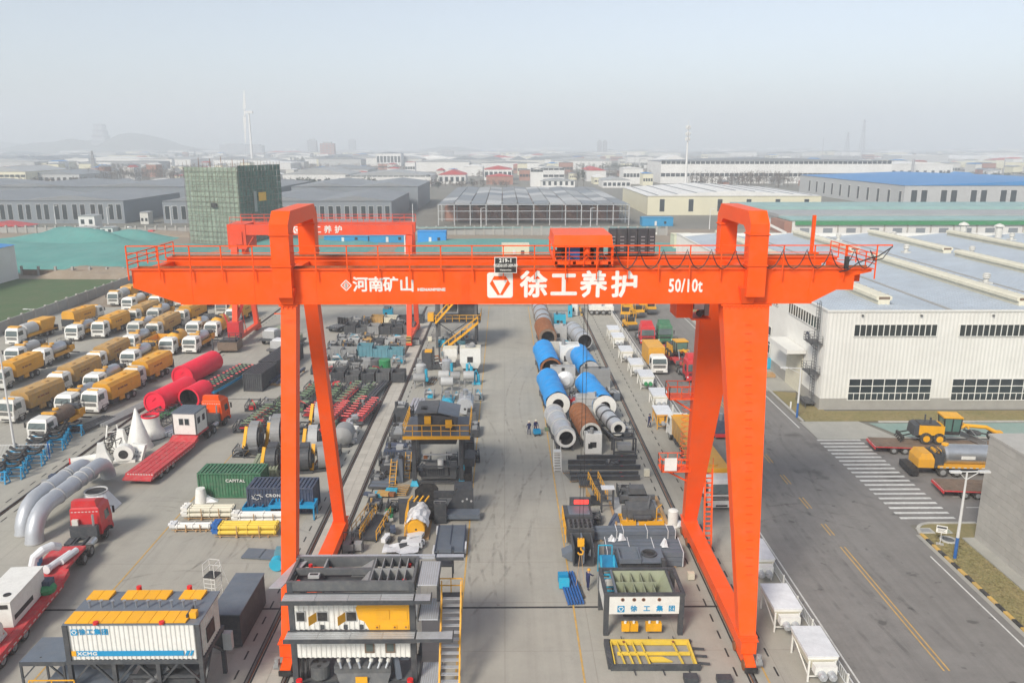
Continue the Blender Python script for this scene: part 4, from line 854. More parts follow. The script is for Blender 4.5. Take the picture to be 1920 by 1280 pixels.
# haze: one closed body of pale air round the whole scene
hz = MB('white').box(-5400,5400,-400,5400,-1.2,215).build('haze', kind='stuff')
m = bpy.data.materials.new('haze'); m.use_nodes = True; n_ = m.node_tree; n_.nodes.remove(n_.nodes['Principled BSDF'])
pv = n_.nodes.new('ShaderNodeVolumePrincipled'); pv.inputs['Density'].default_value = .0005; pv.inputs['Color'].default_value = (.90,.95,1,1); pv.inputs['Anisotropy'].default_value = .0
n_.links.new(pv.outputs[0], n_.nodes['Material Output'].inputs['Volume']); hz.data.materials.clear(); hz.data.materials.append(m)
try: m.cycles.homogeneous_volume = True
except Exception: pass
# ---------------------------------------------------------------- vehicles (built nose towards -Y, origin on the ground under the front bumper)
def wheel(root, x, y, r=.5, w=.32, rim='grey', tw=False):
    b = MB('rubber'); b.cyl((x-w/2,y,r),(x+w/2,y,r),r,n=14); o = b.build('wheel', root)
    b = MB(rim); s = 1 if x > 0 else -1; b.cyl((x+s*w/2,y,r),(x+s*(w/2+.015),y,r),r*.58,n=10); b.cyl((x+s*(w/2+.015),y,r),(x+s*(w/2+.06),y,r),r*.25,n=8); b.build('rim', o)
def cab(root, mat='white', w=2.4, h=2.95, L=2.1, low=.62, fair=0, tall=0):
    H = h+tall; y1 = L; b = MB(mat); k = w/2
    # lower body, raked windscreen band, roof with rounded shoulders
    b.hexa([(-k,.04,low),(k,.04,low),(k,y1,low+.25),(-k,y1,low+.25),(-k,0,1.72),(k,0,1.72),(k,y1,1.72),(-k,y1,1.72)])
    b.hexa([(-k,0,1.72),(k,0,1.72),(k,y1,1.72),(-k,y1,1.72),(-k+.06,.26,H-.32),(k-.06,.26,H-.32),(k-.06,y1,H-.22),(-k+.06,y1,H-.22)])
    b.hexa([(-k+.06,.26,H-.32),(k-.06,.26,H-.32),(k-.06,y1,H-.22),(-k+.06,y1,H-.22),(-k+.3,.55,H),(k-.3,.55,H),(k-.3,y1-.1,H+.02),(-k+.3,y1-.1,H+.02)])
    if fair: b.hexa([(-k+.25,.5,H),(k-.25,.5,H),(k-.2,y1,H),(-k+.2,y1,H),(-k+.35,y1-.5,H+fair),(k-.35,y1-.5,H+fair),(k-.3,y1,H+fair),(-k+.3,y1,H+fair)])
    c = b.build('cab', root)
    z0, z1 = 1.78, h-.38+tall*.3; t0, t1 = (z0-1.72)/(H-2.04), (z1-1.72)/(H-2.04)
    MB('cabglass').hexa([(-k+.14,.26*t0-.012,z0),(k-.14,.26*t0-.012,z0),(k-.14,.26*t0+.02,z0),(-k+.14,.26*t0+.02,z0),(-k+.2,.26*t1-.012,z1),(k-.2,.26*t1-.012,z1),(k-.2,.26*t1+.02,z1),(-k+.2,.26*t1+.02,z1)]).build('windscreen', root)
    b = MB('black'); b.box(-k+.14,k-.14,.26*t0-.03,.26*t0-.014,z0-.07,z0-.005); b.bar((-.6,-.03+.03,z0),(-.05,.08,z0+.3),.03); b.bar((.25,-.03+.03,z0),(.8,.08,z0+.3),.03); b.build('wiper', root)
    for s in (-1,1):
        x = s*(k+.004); b = MB('cabglass'); q = [(x,.45,1.8),(x,1.45,1.8),(x-s*.035,1.42,h-.42),(x-s*.035,.62,h-.42)]; b.add(q, [(0,1,2,3)]); b.build('side_window', root)
        MB('black').cbox((s*(k+.22),.12,2.15),(.16,.12,.62)).bar((s*k,.2,2.5),(s*(k+.22),.12,2.46),.04).build('mirror', root)
        MB('plastic').box(s*k-s*.05-.2*(s>0)-.0, s*k-s*.05+.2*(s<0), -.035, .05, .80, 1.0).build('headlight', root)
        MB('black').box(s*k-.02, s*k+.03, .75, .82, 1.3, 1.4).build('door_handle', root)
    b = MB('black')
    for z in (1.12, 1.27, 1.42): b.box(-k+.28,k-.28,-.02,.03,z,z+.09)
    b.build('grille', root); MB(mat).box(-k-.02,k+.02,-.08,.14,.42,.78).build('bumper', root); b = MB('black'); b.box(-.55,.55,-.1,-.081,.5,.68); b.build('plate_recess', root)
    return c
def chassis(root, L, axles, w=2.4, mat='charcoal', y0=1.0, rim='grey', r=.5):
    b = MB(mat); b.box(-.45,-.3,y0,L,.75,1.02); b.box(.3,.45,y0,L,.75,1.02)
    for y in range(int(y0)+1, int(L)): b.box(-.3,.3,y-.06,y+.06,.78,.98)
    b.cyl((-.9,3.2,.8),(-.9,4.3,.8),.3,'steel',n=12); b.box(.6,1.15,3.1,4.2,.5,1.0); b.build('chassis', root)
    for y, n in axles:
        for s in (-1,1): wheel(root, s*(w/2-.18 if n == 1 else w/2-.3), y, r, .3 if n == 1 else .55, rim)
        MB('black').cyl((-w/2+.3,y,r),(w/2-.3,y,r),.1,n=6).build('axle', root)
    for s in (-1,1): MB('black').prism([(axles[0][0]-.75,.62),(axles[0][0]-.55,1.0),(axles[0][0]+.55,1.0),(axles[0][0]+.75,.62),(axles[0][0]+.62,.62),(axles[0][0]+.45,.92),(axles[0][0]-.45,.92),(axles[0][0]-.62,.62)], 'x', s*w/2-.28, s*w/2+.02).build('mudguard', root)
def chamfer_body(b, y0, y1, z0, z1, w=2.5, slant=.0, ins=.3):
    k = w/2; P = [(-k+.12,z0),(-k,z0+.5),(-k,z1-.45),(-k+ins,z1),(k-ins,z1),(k,z1-.45),(k,z0+.5),(k-.12,z0)]; n = len(P)
    vs = [(x, y0+slant*(1-(z-z0)/(z1-z0)), z) for x, z in P] + [(x, y1, z) for x, z in P]
    b.add(vs, [tuple(range(n))[::-1], tuple(range(n,2*n))]+[(i,(i+1)%n,n+(i+1)%n,n+i) for i in range(n)])
def gritter():
    t = thing('spreader_truck', '', 'truck', group='yellow and white road-maintenance trucks'); cab(t); chassis(t, 9.3, ((1.35,1),(6.3,2),(7.65,2)))
    b = MB('yellow'); chamfer_body(b, 2.5, 9.3, 1.1, 3.35, 2.5, .5)
    for i in range(8):
        for s in (-1,1): b.box(s*1.27-.02,s*1.27+.02,2.9+i*.85,2.98+i*.85,1.6,2.9)
    b.box(-1.29,1.29,3.0,9.3,2.86,2.93); b.build('hopper', t)
    for y in (4.4, 7.4): MB('yellow').cyl((0,y,3.35),(0,y,3.47),.42,n=16).cyl((0,y,3.47),(0,y,3.5),.3,n=12).build('hatch', t)
    b = MB('rust'); b.box(-1.265,-1.255,4.2,6.4,2.1,2.32); b.box(1.255,1.265,4.2,6.4,2.1,2.32); b.build('faded_stripe', t)
    b = MB('charcoal'); b.box(-1.15,1.15,9.3,9.7,.6,1.9); b.cyl((-.5,9.75,.6),(-.5,9.75,.5),.4,n=12); b.build('spreader', t)
    b = MB('yellow'); b.box(-1.2,-1.0,4.6,5.6,.55,1.08); b.box(1.0,1.2,4.6,5.6,.55,1.08); b.build('locker', t)
    b = MB('amber'); b.box(-.75,.75,.9,1.1,2.98,3.1); b.build('beacon', t); return t
def tanker():
    t = thing('tank_truck', '', 'truck', group='yellow and white road-maintenance trucks'); cab(t, h=2.75); chassis(t, 7.6, ((1.3,1),(5.6,2)))
    b = MB('steel'); b.lathe((0,2.55,2.0),(0,1,0),[(0,.001),(.06,.55),(.2,.84),(.4,.9),(3.3,.9),(3.5,.84),(3.62,.55),(3.66,.001)],n=20); b.build('tank', t, smooth=True)
    b = MB('yellow'); b.box(-1.2,1.2,2.5,6.9,1.02,1.18)
    for s in (-1,1): b.box(s*1.05-.14,s*1.05+.14,2.7,6.2,1.18,1.5)
    b.box(-1.15,1.15,6.4,7.5,1.18,2.0); b.build('deck', t)
    MB('yellow').cyl((0,3.7,2.85),(0,3.7,3.05),.35,n=14).build('hatch', t); b = MB('yellow'); b.box(-.8,.8,2.2,2.7,2.75,2.95); b.build('roof_rack', t)
    b = MB('charcoal'); b.box(-.9,.9,6.6,7.3,2.0,2.5); b.rail([(-1.1,6.4,2.0),(-1.1,7.5,2.0),(1.1,7.5,2.0),(1.1,6.4,2.0)],.9,'charcoal',.8,.05,1); b.bar((-1.7,7.7,.6),(1.7,7.7,.6),.16); b.build('spray_gear', t); return t
def chip_sealer():
    t = thing('chip_spreader_truck', '', 'truck', group='yellow and white road-maintenance trucks'); cab(t, tall=.1); chassis(t, 10.4, ((1.35,1),(2.9,1),(7.4,2),(8.75,2)))
    b = MB('lightgrey'); b.lathe((0,2.6,2.1),(0,1,0),[(0,.001),(.06,.7),(.2,1.05),(.4,1.1),(3.0,1.1),(3.2,.9),(3.26,.001)],n=20); b.build('tank', t, smooth=True)
    b = MB('yellow'); b.taper((-1.0,1.0,6.4,9.4,1.2),(-1.25,1.25,5.9,10.0,2.9)); b.taper((-1.25,1.25,5.9,10.0,2.9),(-1.2,1.2,6.0,9.9,3.2)); b.box(-1.2,-1.05,2.6,6.0,1.1,1.5); b.box(1.05,1.2,2.6,6.0,1.1,1.5); b.build('hopper', t)
    b = MB('yellow'); b.box(-1.25,1.25,2.4,10.2,1.0,1.1); b.build('deck', t); MB('yellow').box(-1.0,1.0,.7,1.6,3.06,3.25).build('roof_box', t)
    b = MB('charcoal'); b.box(-1.2,1.2,10.0,10.5,.5,1.6); b.build('spreader', t); return t
def patcher():
    t = thing('patching_truck', '', 'truck', group='yellow and white road-maintenance trucks'); cab(t, h=2.75); chassis(t, 7.4, ((1.3,1),(5.5,2)))
    b = MB('yellow'); b.lathe((0,2.5,2.05),(0,1,0),[(0,.7),(.15,1.0),(.5,1.18),(3.6,1.18),(4.0,.95),(4.2,.6),(4.21,.001)],n=20); b.build('insulated_hopper', t, smooth=True)
    MB('black').cyl((.2,3.6,2.9),(.25,3.55,3.28),.52,n=16).build('round_hatch', t); b = MB('yellow'); b.box(-1.2,1.2,2.5,7.2,.98,1.15); b.box(-1.2,-.8,3,6.5,1.15,1.6); b.box(.8,1.2,3,6.5,1.15,1.6); b.build('deck', t)
    b = MB('charcoal'); b.box(-1.1,1.1,6.9,7.5,.6,1.9); b.build('rear_gear', t); return t
GR, TA, CS, PA = gritter(), tanker(), chip_sealer(), patcher()
DUST = {'yellow':'dustyyellow','white':'offwhite'}
def z4(x, y): return G(x/4, 500+y/4)
for p, x, y, lab, sw, rz in [
 (CS, 850, 297, 'truck with silver tank and yellow hopper, alone at the far end of the grey wall', None, 0),
 (GR, 1090, 222, 'far spreader truck half hidden under the left tip of the orange beam', None, .12),
 (CS, 95, 596, 'big truck with silver tank and yellow hopper, at the wall end nearest the left edge', None, -.05),
 (TA, 540, 562, 'small tank truck in front of the truck that faces away by the wall', None, 0),
 (GR, 738, 540, 'clean spreader truck right of the small wall-side tank truck', None, 0),
 (GR, 985, 445, 'dusty spreader truck squeezed behind the clean wall-side spreader', DUST, 0),
 (TA, 955, 335, 'pale tank truck seen by its white tank, second row from the far wall', {'steel':'white'}, 0),
 (GR, 1160, 330, 'spreader truck with bright yellow body just below the beam tip', None, 0),
 (TA, 1150, 425, 'white-cabbed tank truck behind the dusty tan spreader in mid row', None, 0),
 (GR, 1145, 552, 'dusty tan spreader truck in the middle of the right-hand column', DUST, 0),
 (GR, 1345, 305, 'spreader truck with a small white cab right below the beam', None, 0),
 (GR, 1345, 448, 'spreader truck behind the drum-bodied patching truck, yellow body', None, 0),
 (GR, 1480, 330, 'far yellow spreader body seen under the beam near the second crane', None, 0),
 (GR, 1660, 372, 'yellow spreader truck left of the second crane leg', DUST, 0),
 (GR, 1740, 435, 'spreader truck touching the red leg of the second crane', None, 0),
 (TA, 1445, 535, 'tank truck standing left of the patching truck nearest the second crane', None, 0),
 (PA, 1583, 537, 'yellow drum-bodied patching truck nearest the second crane', None, 0),
 (TA, 1422, 656, 'white tank truck with silver tank at the right front of the row', None, 0),
 (PA, 1250, 668, 'yellow drum-bodied patching truck with a round dark hatch, left of the front tank truck', None, 0),
 (TA, 1003, 535, 'small tank truck hidden behind the dusty tan spreader', None, 0),
 (TA, 965, 645, 'tank truck with a long silver tank left of the yellow open body', None, 0),
 (TA, 290, 757, 'tank truck with yellow roof rack in the left column, nose to the left', None, -.06),
 (TA, 95, 745, 'tank truck half hidden behind the left column tank truck', {'steel':'lightgrey'}, 0),
 (GR, -20, 930, 'spreader truck cut by the left edge of the photo, side in full view', None, 0),
 (GR, 705, 795, 'dusty spreader truck in the centre of the fleet', {'yellow':'dustyyellow'}, 0),
 (TA, 962, 770, 'tank truck with a plain white cab behind the right front spreader', None, 0),
 (GR, 985, 918, 'clean spreader truck beside the upper red drum, nose down left', None, -.05),
 (GR, 420, 965, 'dusty spreader truck with a white cab in the left middle of the fleet', {'yellow':'dustyyellow'}, -.05),
 (TA, 690, 960, 'tank truck mostly hidden between two front spreaders, white roof showing', None, 0),
 (GR, 680, 1108, 'front-row clean spreader truck left of the red drums', None, -.04),
 (TA, 480, 1125, 'front-row tank truck immediately left of the clean spreader', None, -.04),
 (GR, 50, 1180, 'dusty grey-tan spreader truck in the front row at the left edge', DUST, -.08)]:
    if sw is None and x % 3 == 1: sw = {'white':'offwhite','steel':'pipe'}
    place(p, lab, z4(x, y), R(-4)+rz+rnd.uniform(-.045,.045), sw)
tk = place(TA, 'tank truck with a dark reddish tank, nearest to the blue idler frames', G(72, 831), -.1, {'steel':'brown'})
place(GR, 'spreader truck facing away beside the grey wall', G(107, 619)+V((3,10,0)), math.pi-.12)
b = MB('yellow'); t = thing('truck_body', 'loose open yellow truck body standing between the parked trucks', 'truck body', z4(1130,640), R(-4))
b.box(-1.2,1.2,0,5,.5,.62); b.box(-1.2,-1.1,0,5,.62,2.0); b.box(1.1,1.2,0,5,.62,2.0); b.box(-1.1,1.1,0,.1,.62,2.0); b.box(-1.1,1.1,4.9,5,.62,2.0); b.build('body', t)
b = MB('charcoal'); b.box(-1,1,.4,.8,.1,.49); b.box(-1,1,4.2,4.6,.1,.49); b.build('skid', t)
# tractors and low-loaders
def tractor(mat='red', L=7.0, name='tractor_unit'):
    t = thing(name, '', 'tractor truck', group=None); cab(t, mat, 2.5, 3.0, 2.35, .62, .55, .45); chassis(t, L, ((1.45,1),(4.6,2),(5.95,2)), 2.5)
    b = MB('charcoal'); b.box(-1.1,1.1,2.5,3.0,.9,1.9); b.build('rear_rack', t); MB('steel').cyl((-.8,2.75,1.9),(-.8,2.75,2.9),.1,n=8).build('exhaust', t); MB('offwhite').box(.5,1.0,2.45,2.7,1.9,2.4).build('air_unit', t); MB('charcoal').cyl((0,5.2,1.02),(0,5.2,1.2),.5,n=14).build('coupling_plate', t)
    b = MB('paintwhite')
    for k in range(8): b.box(-1.1+k*.29,-.94+k*.29,2.352,2.37,2.95,3.02)
    b.build('marker_strip', t); return t
RT = tractor('red')
def lowloader(L=12.5, w=3.0, neck=3.0, mat='redflat', axles=(8.6,9.8,11.0)):
    t = thing('low_loader', '', 'trailer')
    b = MB(mat); b.box(-w/2,w/2,neck+.9,L,.95,1.12); b.box(-w/2,-w/2+.12,neck+.9,L,.6,.95); b.box(w/2-.12,w/2,neck+.9,L,.6,.95)
    for i in range(4): b.bar((-w/2+.55+i*.64,neck+1,1.135),(-w/2+.55+i*.64,L,1.135),.05,.03)
    b.hexa([(-w/2,neck,.95),(w/2,neck,.95),(w/2,neck+.9,.8),(-w/2,neck+.9,.8),(-w/2,neck,1.5),(w/2,neck,1.5),(w/2,neck+.9,1.12),(-w/2,neck+.9,1.12)]); b.build('deck', t)
    b = MB(mat); b.box(-1.25,1.25,0,neck,1.25,1.5); b.box(-.5,.5,0,neck,1.0,1.25); b.build('gooseneck', t)
    for y in axles:
        for s in (-1,1): wheel(t, s*(w/2-.35), y, .42, .55)
    b = MB('paintwhite')
    for k in range(10): b.box(-w/2+.1+k*.28,-w/2+.25+k*.28,L+.002,L+.02,.98,1.1)
    for k in range(16):
        for s in (-1,1): b.box(s*w/2+s*.002-.01,s*w/2+s*.002+.01,neck+1.2+k*.55,neck+1.5+k*.55,.7,.78)
    b.build('reflector_strip', t); b = MB(mat); b.hexa([(-w/2,L,.55),(w/2,L,.55),(w/2,L+.6,.6),(-w/2,L+.6,.6),(-w/2,L,.95),(w/2,L,.95),(w/2,L+.6,.75),(-w/2,L+.6,.75)]); b.build('tail', t); return t
LL = lowloader()
# orange tractor with the long red low-loader and a site cabin on its neck (nose away from the camera)
h0, h1 = G(262, 908), G(400, 800); d = (h1-h0).normalized(); ang = math.atan2(d.x, -d.y) ; rz = math.atan2(-d.x, d.y)
def along(p, dd, s): return V((p.x+dd.x*s, p.y+dd.y*s, 0))
ll1 = place(LL, 'long empty red low-loader trailer with a small white cabin on its neck', along(h0, d, 13.4), rz+math.pi, scale=(1,1.06,1))
place(RT, 'orange-red tractor truck coupled to the long red low-loader', along(h0, d, 19.5), rz+math.pi, {'red':'crane'})
cb = thing('site_cabin', 'small white site cabin with dark roof riding on the red low-loader neck', 'cabin', along(h0, d, 11.6)+V((0,0,1.62)), rz+math.pi)
b = MB('white'); b.box(-1.35,1.35,-1.4,1.4,0,2.45); b.build('body', cb); MB('slate').box(-1.42,1.42,-1.47,1.47,2.45,2.58).build('roof', cb)
b = MB('slate')
for k in range(8): b.box(-1.3+k*.36,-1.26+k*.36,-1.45,1.45,2.58,2.62)
b.build('roof_rib', cb)
for sx, y in ((-1,1),(1,1)):
    f = MB('lightgrey').box(.05+.0*sx if sx > 0 else -.62,.62 if sx > 0 else -.05,1.4,1.43,1.1,1.9).build('window', cb); MB('glass').box(.1 if sx > 0 else -.57,.57 if sx > 0 else -.1,1.432,1.45,1.15,1.85).build('pane', f)
for y in (-.9,.3):
    for s in (-1,1): f = MB('lightgrey').box(s*1.352-.01,s*1.352+.01,y,y+.7,1.1,1.9).build('window', cb); MB('glass').box(s*1.372-.01,s*1.372+.01,y+.06,y+.64,1.15,1.85).build('pane', f)
for x in (-1.33,1.33):
    for y in (-1.38,1.38): MB('charcoal').box(x-.06,x+.06,y-.06,y+.06,0,2.45).build('corner_post', cb)
# near red tractor pulling a loaded red low-loader out of the left edge
a0, a1 = G(0, 1192), G(125, 1050); d2 = (a1-a0).normalized(); rz2 = math.atan2(-d2.x, d2.y)
nose = along(G(178, 1005), d2, 1.0)
place(RT, 'red tractor truck seen from behind, pulling the loaded red trailer at lower left', nose, rz2+math.pi)
tt = place(LL, 'red low-loader trailer loaded with pipes and white machines at the lower left edge', along(nose, d2, -5.6), rz2+math.pi, scale=(1,1.25,1))
def on(p, dd, s, lat, z): return V((p.x+dd.x*s+dd.y*lat, p.y+dd.y*s-dd.x*lat, z))
b = MB('plastic'); b.tube([(-.6,0,.3),(-.5,.2,.9),(0,.6,1.3),(.4,1.2,1.3),(.6,1.8,.9)],.34,n=10); tag(b.build('elbow_pipe', None, on(nose,d2,-9.2,-.6,1.5), rz2), 'plastic-wrapped bent pipe standing on the near red trailer', 'pipe')
b = MB('plastic'); b.tube([(0,-1.2,.3),(0,1.2,.34)],.27,n=10); b.lathe((0,-1.3,.3),(0,-1,0),[(-.3,.27),(0,.36),(.1,.36),(.12,.01)],n=12); tag(b.build('wrapped_pipe', None, on(nose,d2,-8.6,.5,1.5), rz2-.3), 'wrapped straight pipe lying beside the bent pipe on the near trailer', 'pipe')
b = MB('plastic'); b.tube([(0,-1.0,.28),(0,.9,.3)],.25,n=10); tag(b.build('wrapped_pipe', None, on(nose,d2,-7.8,.9,1.5), rz2-.2), 'second wrapped pipe near the cab on the near trailer', 'pipe')
b = MB('blueline'); b.lathe((0,0,.7),(1,.2,0),[(0,.01),(.02,.7),(.35,.7),(.37,.01)],n=16); tag(b.build('blue_reel', None, on(nose,d2,-8.6,-1.3,1.25), rz2), 'blue round cover leaning on the side of the near trailer', 'round cover')
b = MB('white'); b.box(-1.1,1.1,-2.4,2.4,0,1.9); b.box(-1.15,1.15,-2.45,2.45,1.9,1.98); b.box(-.9,.9,-2.46,-2.41,1.45,1.75,'black'); b.cyl((.5,-1.5,1.98),(.5,-1.5,2.03),.25,'black',n=12); b.box(1.101,1.12,-2.1,.5,.4,.75,'black'); t = b.build('white_machine_box', None, on(nose,d2,-14.2,-.25,1.15), rz2); tag(t, 'white machine housing with round hole on its roof, on the near trailer', 'machine housing')
b = MB('green'); b.lathe((0,0,0),(0,0,1),[(0,.6),(.35,.7),(.6,.5),(.7,.01)],n=10); b.box(-.4,.4,-.3,.5,.5,.95,'navy'); tag(b.build('green_sack_heap', None, on(nose,d2,-12.0,1.0,1.12), rz2), 'green and dark bundle beside the white machine housing on the near trailer', 'bundle')
b = MB('white'); b.cyl((-1,0,.75),(1,0,.75),.72,n=16); b.bar((1.0,-.9,.1),(1.0,.9,.1),.15); b.bar((1,-.9,.1),(.9,0,1.7),.1); b.bar((1,.9,.1),(.9,0,1.7),.1); tag(b.build('white_tank', None, on(nose,d2,-18.4,-.2,1.15), rz2), 'white tank in a frame behind the white housing on the near trailer', 'tank')
b = MB('lightgrey')
for k in range(5): b.box(-1.0+k*.42,-.66+k*.42,-1.5,1.5,0,.5+.1*(k%2))
b.box(-1.0,1.0,-.2,.1,.6,.75,'steel'); tag(b.build('steel_part_stack', None, on(nose,d2,-22.2,0,1.15), rz2), 'stack of grey steel parts at the tail of the near red trailer', 'steel stack')
# ---------------------------------------------------------------- the screening tower in the foreground
st = thing('screening_tower', 'dark steel screening tower with cream ribbed walls and one yellow corner, nearest to the camera', 'screening tower', (-13.5, 44.6, 0))
W, D = 7.9, 3.0
def sp(b, n, par=st, **k): return b.build(n, par, **k)
for x in (.18, W-.18):
    for y in (.1, D): sp(MB('charcoal').box(x-.17,x+.17,y-.17,y+.17,0,7.3), 'column')
for z, y0, y1 in ((0.0,-.15,-.0),(3.75,-.25,-.05),(6.4,-.25,-.05)): sp(MB('charcoal').box(-.1,W+.1,y0,y1,z,z+.22), 'floor_beam')
sp(MB('darkgrey').box(0,W,.2,D,-.0,.12), 'base_plate')
cl = MB('white'); cl.corr((.36,0,4.0),(W-.36,0,4.0),2.35,'white',.31,.05); sp(cl,'wall_sheet')
cl = MB('white'); cl.corr((.36,0,2.0),(W-.36,0,2.0),1.7,'white',.31,.05); sp(cl,'wall_sheet')
for x in (.0, W): cl = MB('white'); cl.corr((x,D,2.0),(x,.28,2.0),4.35,'white',.31,.05 if x == 0 else -.05); sp(cl,'wall_sheet')
pn = MB('amber'); pn.prism([(4.2,5.55),(4.75,6.3),(W-.37,6.3),(W-.37,4.0),(5.0,4.0),(4.7,4.6),(4.35,4.75)], 'y', -.09, -.055)
for i in range(12): x = 4.9+i*.22; pn.box(x,x+.05,-.115,-.091,5.6,6.25); 
sp(pn,'yellow_panel')
for x in (5.45,6.55): sp(MB('amber').box(x,x+.85,-.13,-.092,4.75,5.4),'panel_cover')
for x in (4.75,5.55,6.35,6.95,7.4): sp(MB('amber').box(x-.16,x+.16,-.14,-.093,5.85,6.15).cyl((x,-.17,6.0),(x,-.141,6.0),.07,'rust',8),'panel_boss')
for x in (5.5,6.6,7.3): sp(MB('amber').box(x-.14,x+.14,-.14,-.093,4.1,4.35).cyl((x,-.17,4.22),(x,-.141,4.22),.06,'rust',8),'panel_boss')
for x, w in ((.45,.6),(1.75,.72),(3.55,.72)):
    f = sp(MB('lightgrey').box(x,x+w,-.08,.02-.03,4.6,5.3),'opening_frame'); MB('black').box(x+.06,x+w-.06,-.1,-.081,4.66,5.24).build('dark_opening', f)
for x in (1.75,3.55): sp(MB('amber').hexa([(x-.38,-.62,4.62),(x-.02,-.1,4.62),(x,-.08,4.62),(x-.36,-.6,4.62),(x-.38,-.62,5.25),(x-.02,-.1,5.25),(x,-.08,5.25),(x-.36,-.6,5.25)]),'shutter')
for x in (1.85,4.35): sp(MB('charcoal').box(x,x+.24,-.09,-.03,5.85,6.1),'small_vent')
for x in (1.95,3.4,4.4): sp(MB('charcoal').box(x,x+.24,-.09,-.03,4.05,4.35),'small_vent')
for x in (4.65,5.95):
    f = sp(MB('brown').box(x,x+.62,-.09,-.03,2.35,3.1),'window'); MB('cabglass').box(x+.1,x+.52,-.11,-.091,2.48,3.0).build('pane', f)
for z in (3.78, 6.42):                                               # walkways: one grating panel after another
    for i in range(4):
        x0 = -.1+i*(W+.1)/4; b = MB('galv'); b.box(x0+.01,x0+(W+.1)/4-.01,-1.05,-.26,z+.13,z+.19)
        for k in range(4): b.box(x0+.02,x0+(W+.1)/4-.02,-1.0+k*.2,-.97+k*.2,z+.19,z+.215,'grey')
        sp(b,'grating')
    b = MB('charcoal'); b.box(-.15,W+.1,-1.12,-1.06,z-.05,z+.22); sp(b,'edge_beam')
for z, x1 in ((3.78,10.3),(6.42,9.0)): b = MB('galv'); b.box(W+.1,x1,-1.05,-.26,z+.13,z+.19); b.box(W+.1,x1,-1.1,-1.06,z-.02,z+.2,'charcoal'); b.box(x1-.06,x1,-1.05,-.1,z,z+.2,'charcoal'); sp(b,'side_grating')
for x0, x1, y0, y1, z in ((W+.2,W+1.4,0,2.9,7.0),(W+.2,W+1.4,0,2.4,4.6),(W+.2,W+1.4,-.8,1.8,.25)):
    b = MB('galv'); b.box(x0,x1,y0,y1,z,z+.06)
    for k in range(8): b.box(x0+.05+k*.14,x0+.1+k*.14,y0+.02,y1-.02,z+.06,z+.09,'lightgrey')
    b.box(x0-.08,x0-.01,y0,y1,z-.12,z+.1,'charcoal'); b.box(x1+.01,x1+.08,y0,y1,z-.12,z+.1,'charcoal'); sp(b,'side_grating')
for x0, n in ((-1.0,3),):
    for i in range(n):
        y = -.3+i*1.2; b = MB('galv'); b.hexa([(x0-.0+.32*i,y,7.05),(x0+.75+.32*i,y,7.05),(x0+1.06+.32*i,y+1.17,7.05),(x0+.32+.32*i,y+1.17,7.05),(x0+.32*i,y,7.12),(x0+.75+.32*i,y,7.12),(x0+1.06+.32*i,y+1.17,7.12),(x0+.32+.32*i,y+1.17,7.12)]); sp(b,'side_grating')
for i in range(4): x0 = -.3+i*2.3; b = MB('galv'); b.box(x0+.02,x0+2.28,3.2,3.75,7.05,7.12); b.box(x0+.02,x0+2.28,3.4,3.44,7.12,7.16,'grey'); sp(b,'grating')
b = MB('galv'); b.box(9.0,10.8,3.2,3.75,7.05,7.12); b.box(8.95,10.8,3.1,3.18,7.0,7.2,'charcoal'); sp(b,'side_grating')
tb_ = MB('darkgrey'); tb_.box(0,W,-.05,.1,6.7,7.35); tb_.box(0,W,D-.1,D+.1,6.7,7.35); tb_.box(-.0,.16,.11,D-.11,6.7,7.35); tb_.box(W-.16,W,.11,D-.11,6.7,7.35); tb_.box(.17,W-.17,.11,D-.11,6.55,6.6,'charcoal')
tb_.box(5.0,5.12,.11,D-.11,6.6,7.3); tb_.box(.17,5.0,1.5,1.75,6.9,7.3); tb_.hexa([(4.0,.12,6.62),(5.0,.12,6.62),(5.0,1.5,6.62),(4.4,1.5,6.62),(4.7,.12,7.2),(5.0,.12,7.2),(5.0,1.5,7.2),(4.9,1.5,7.2)],'grey')
tb_.hexa([(3.6,1.76,6.62),(5.0,1.76,6.62),(5.0,D-.12,6.62),(4.0,D-.12,6.62),(4.6,1.76,7.2),(5.0,1.76,7.2),(5.0,D-.12,7.2),(4.9,D-.12,7.2)],'grey'); sp(tb_,'top_frame')
for i in range(5): sp(MB('grey').box(5.12+i*.52,5.17+i*.52,.12,D-.12,6.6,7.32),'divider')
sp(MB('grey').box(5.13,W-.17,1.5,1.56,6.62,7.34),'divider'); sp(MB('grey').box(1.9,2.0,1.76,D-.12,6.62,7.3),'divider'); b = MB('grey'); b.rail([(1.3,.2,6.9)]*1+[(1.3,.7,6.9)],.02,'grey'); b.box(1.1,1.8,.9,1.3,7.0,7.2,'lightgrey'); b.box(1.2,1.7,1.0,1.2,7.2,7.22,'black'); sp(b,'hatch_box')
for x, y in ((.6,.5),(.9,2.5),(7.2,.6),(7.3,2.5)): sp(MB('lampred').cyl((x,y,6.65),(x,y,7.1),.13,n=10),'red_cap')
for x in (.4,7.4): sp(MB('lampred').cyl((x+.1,-.5,.35),(x+.1,-.5,.75),.2,n=12),'red_cap')
dm = MB('darkgrey'); dm.cyl((1.6,.6,.3),(1.6,.6,1.15),.62,n=20)
for a in range(3): dm.cyl((1.6+.3*math.cos(a*2.1+.5),.6+.3*math.sin(a*2.1+.5),1.151),(1.6+.3*math.cos(a*2.1+.5),.6+.3*math.sin(a*2.1+.5),1.17),.14,'black',12)
sp(dm,'mixer_drum')
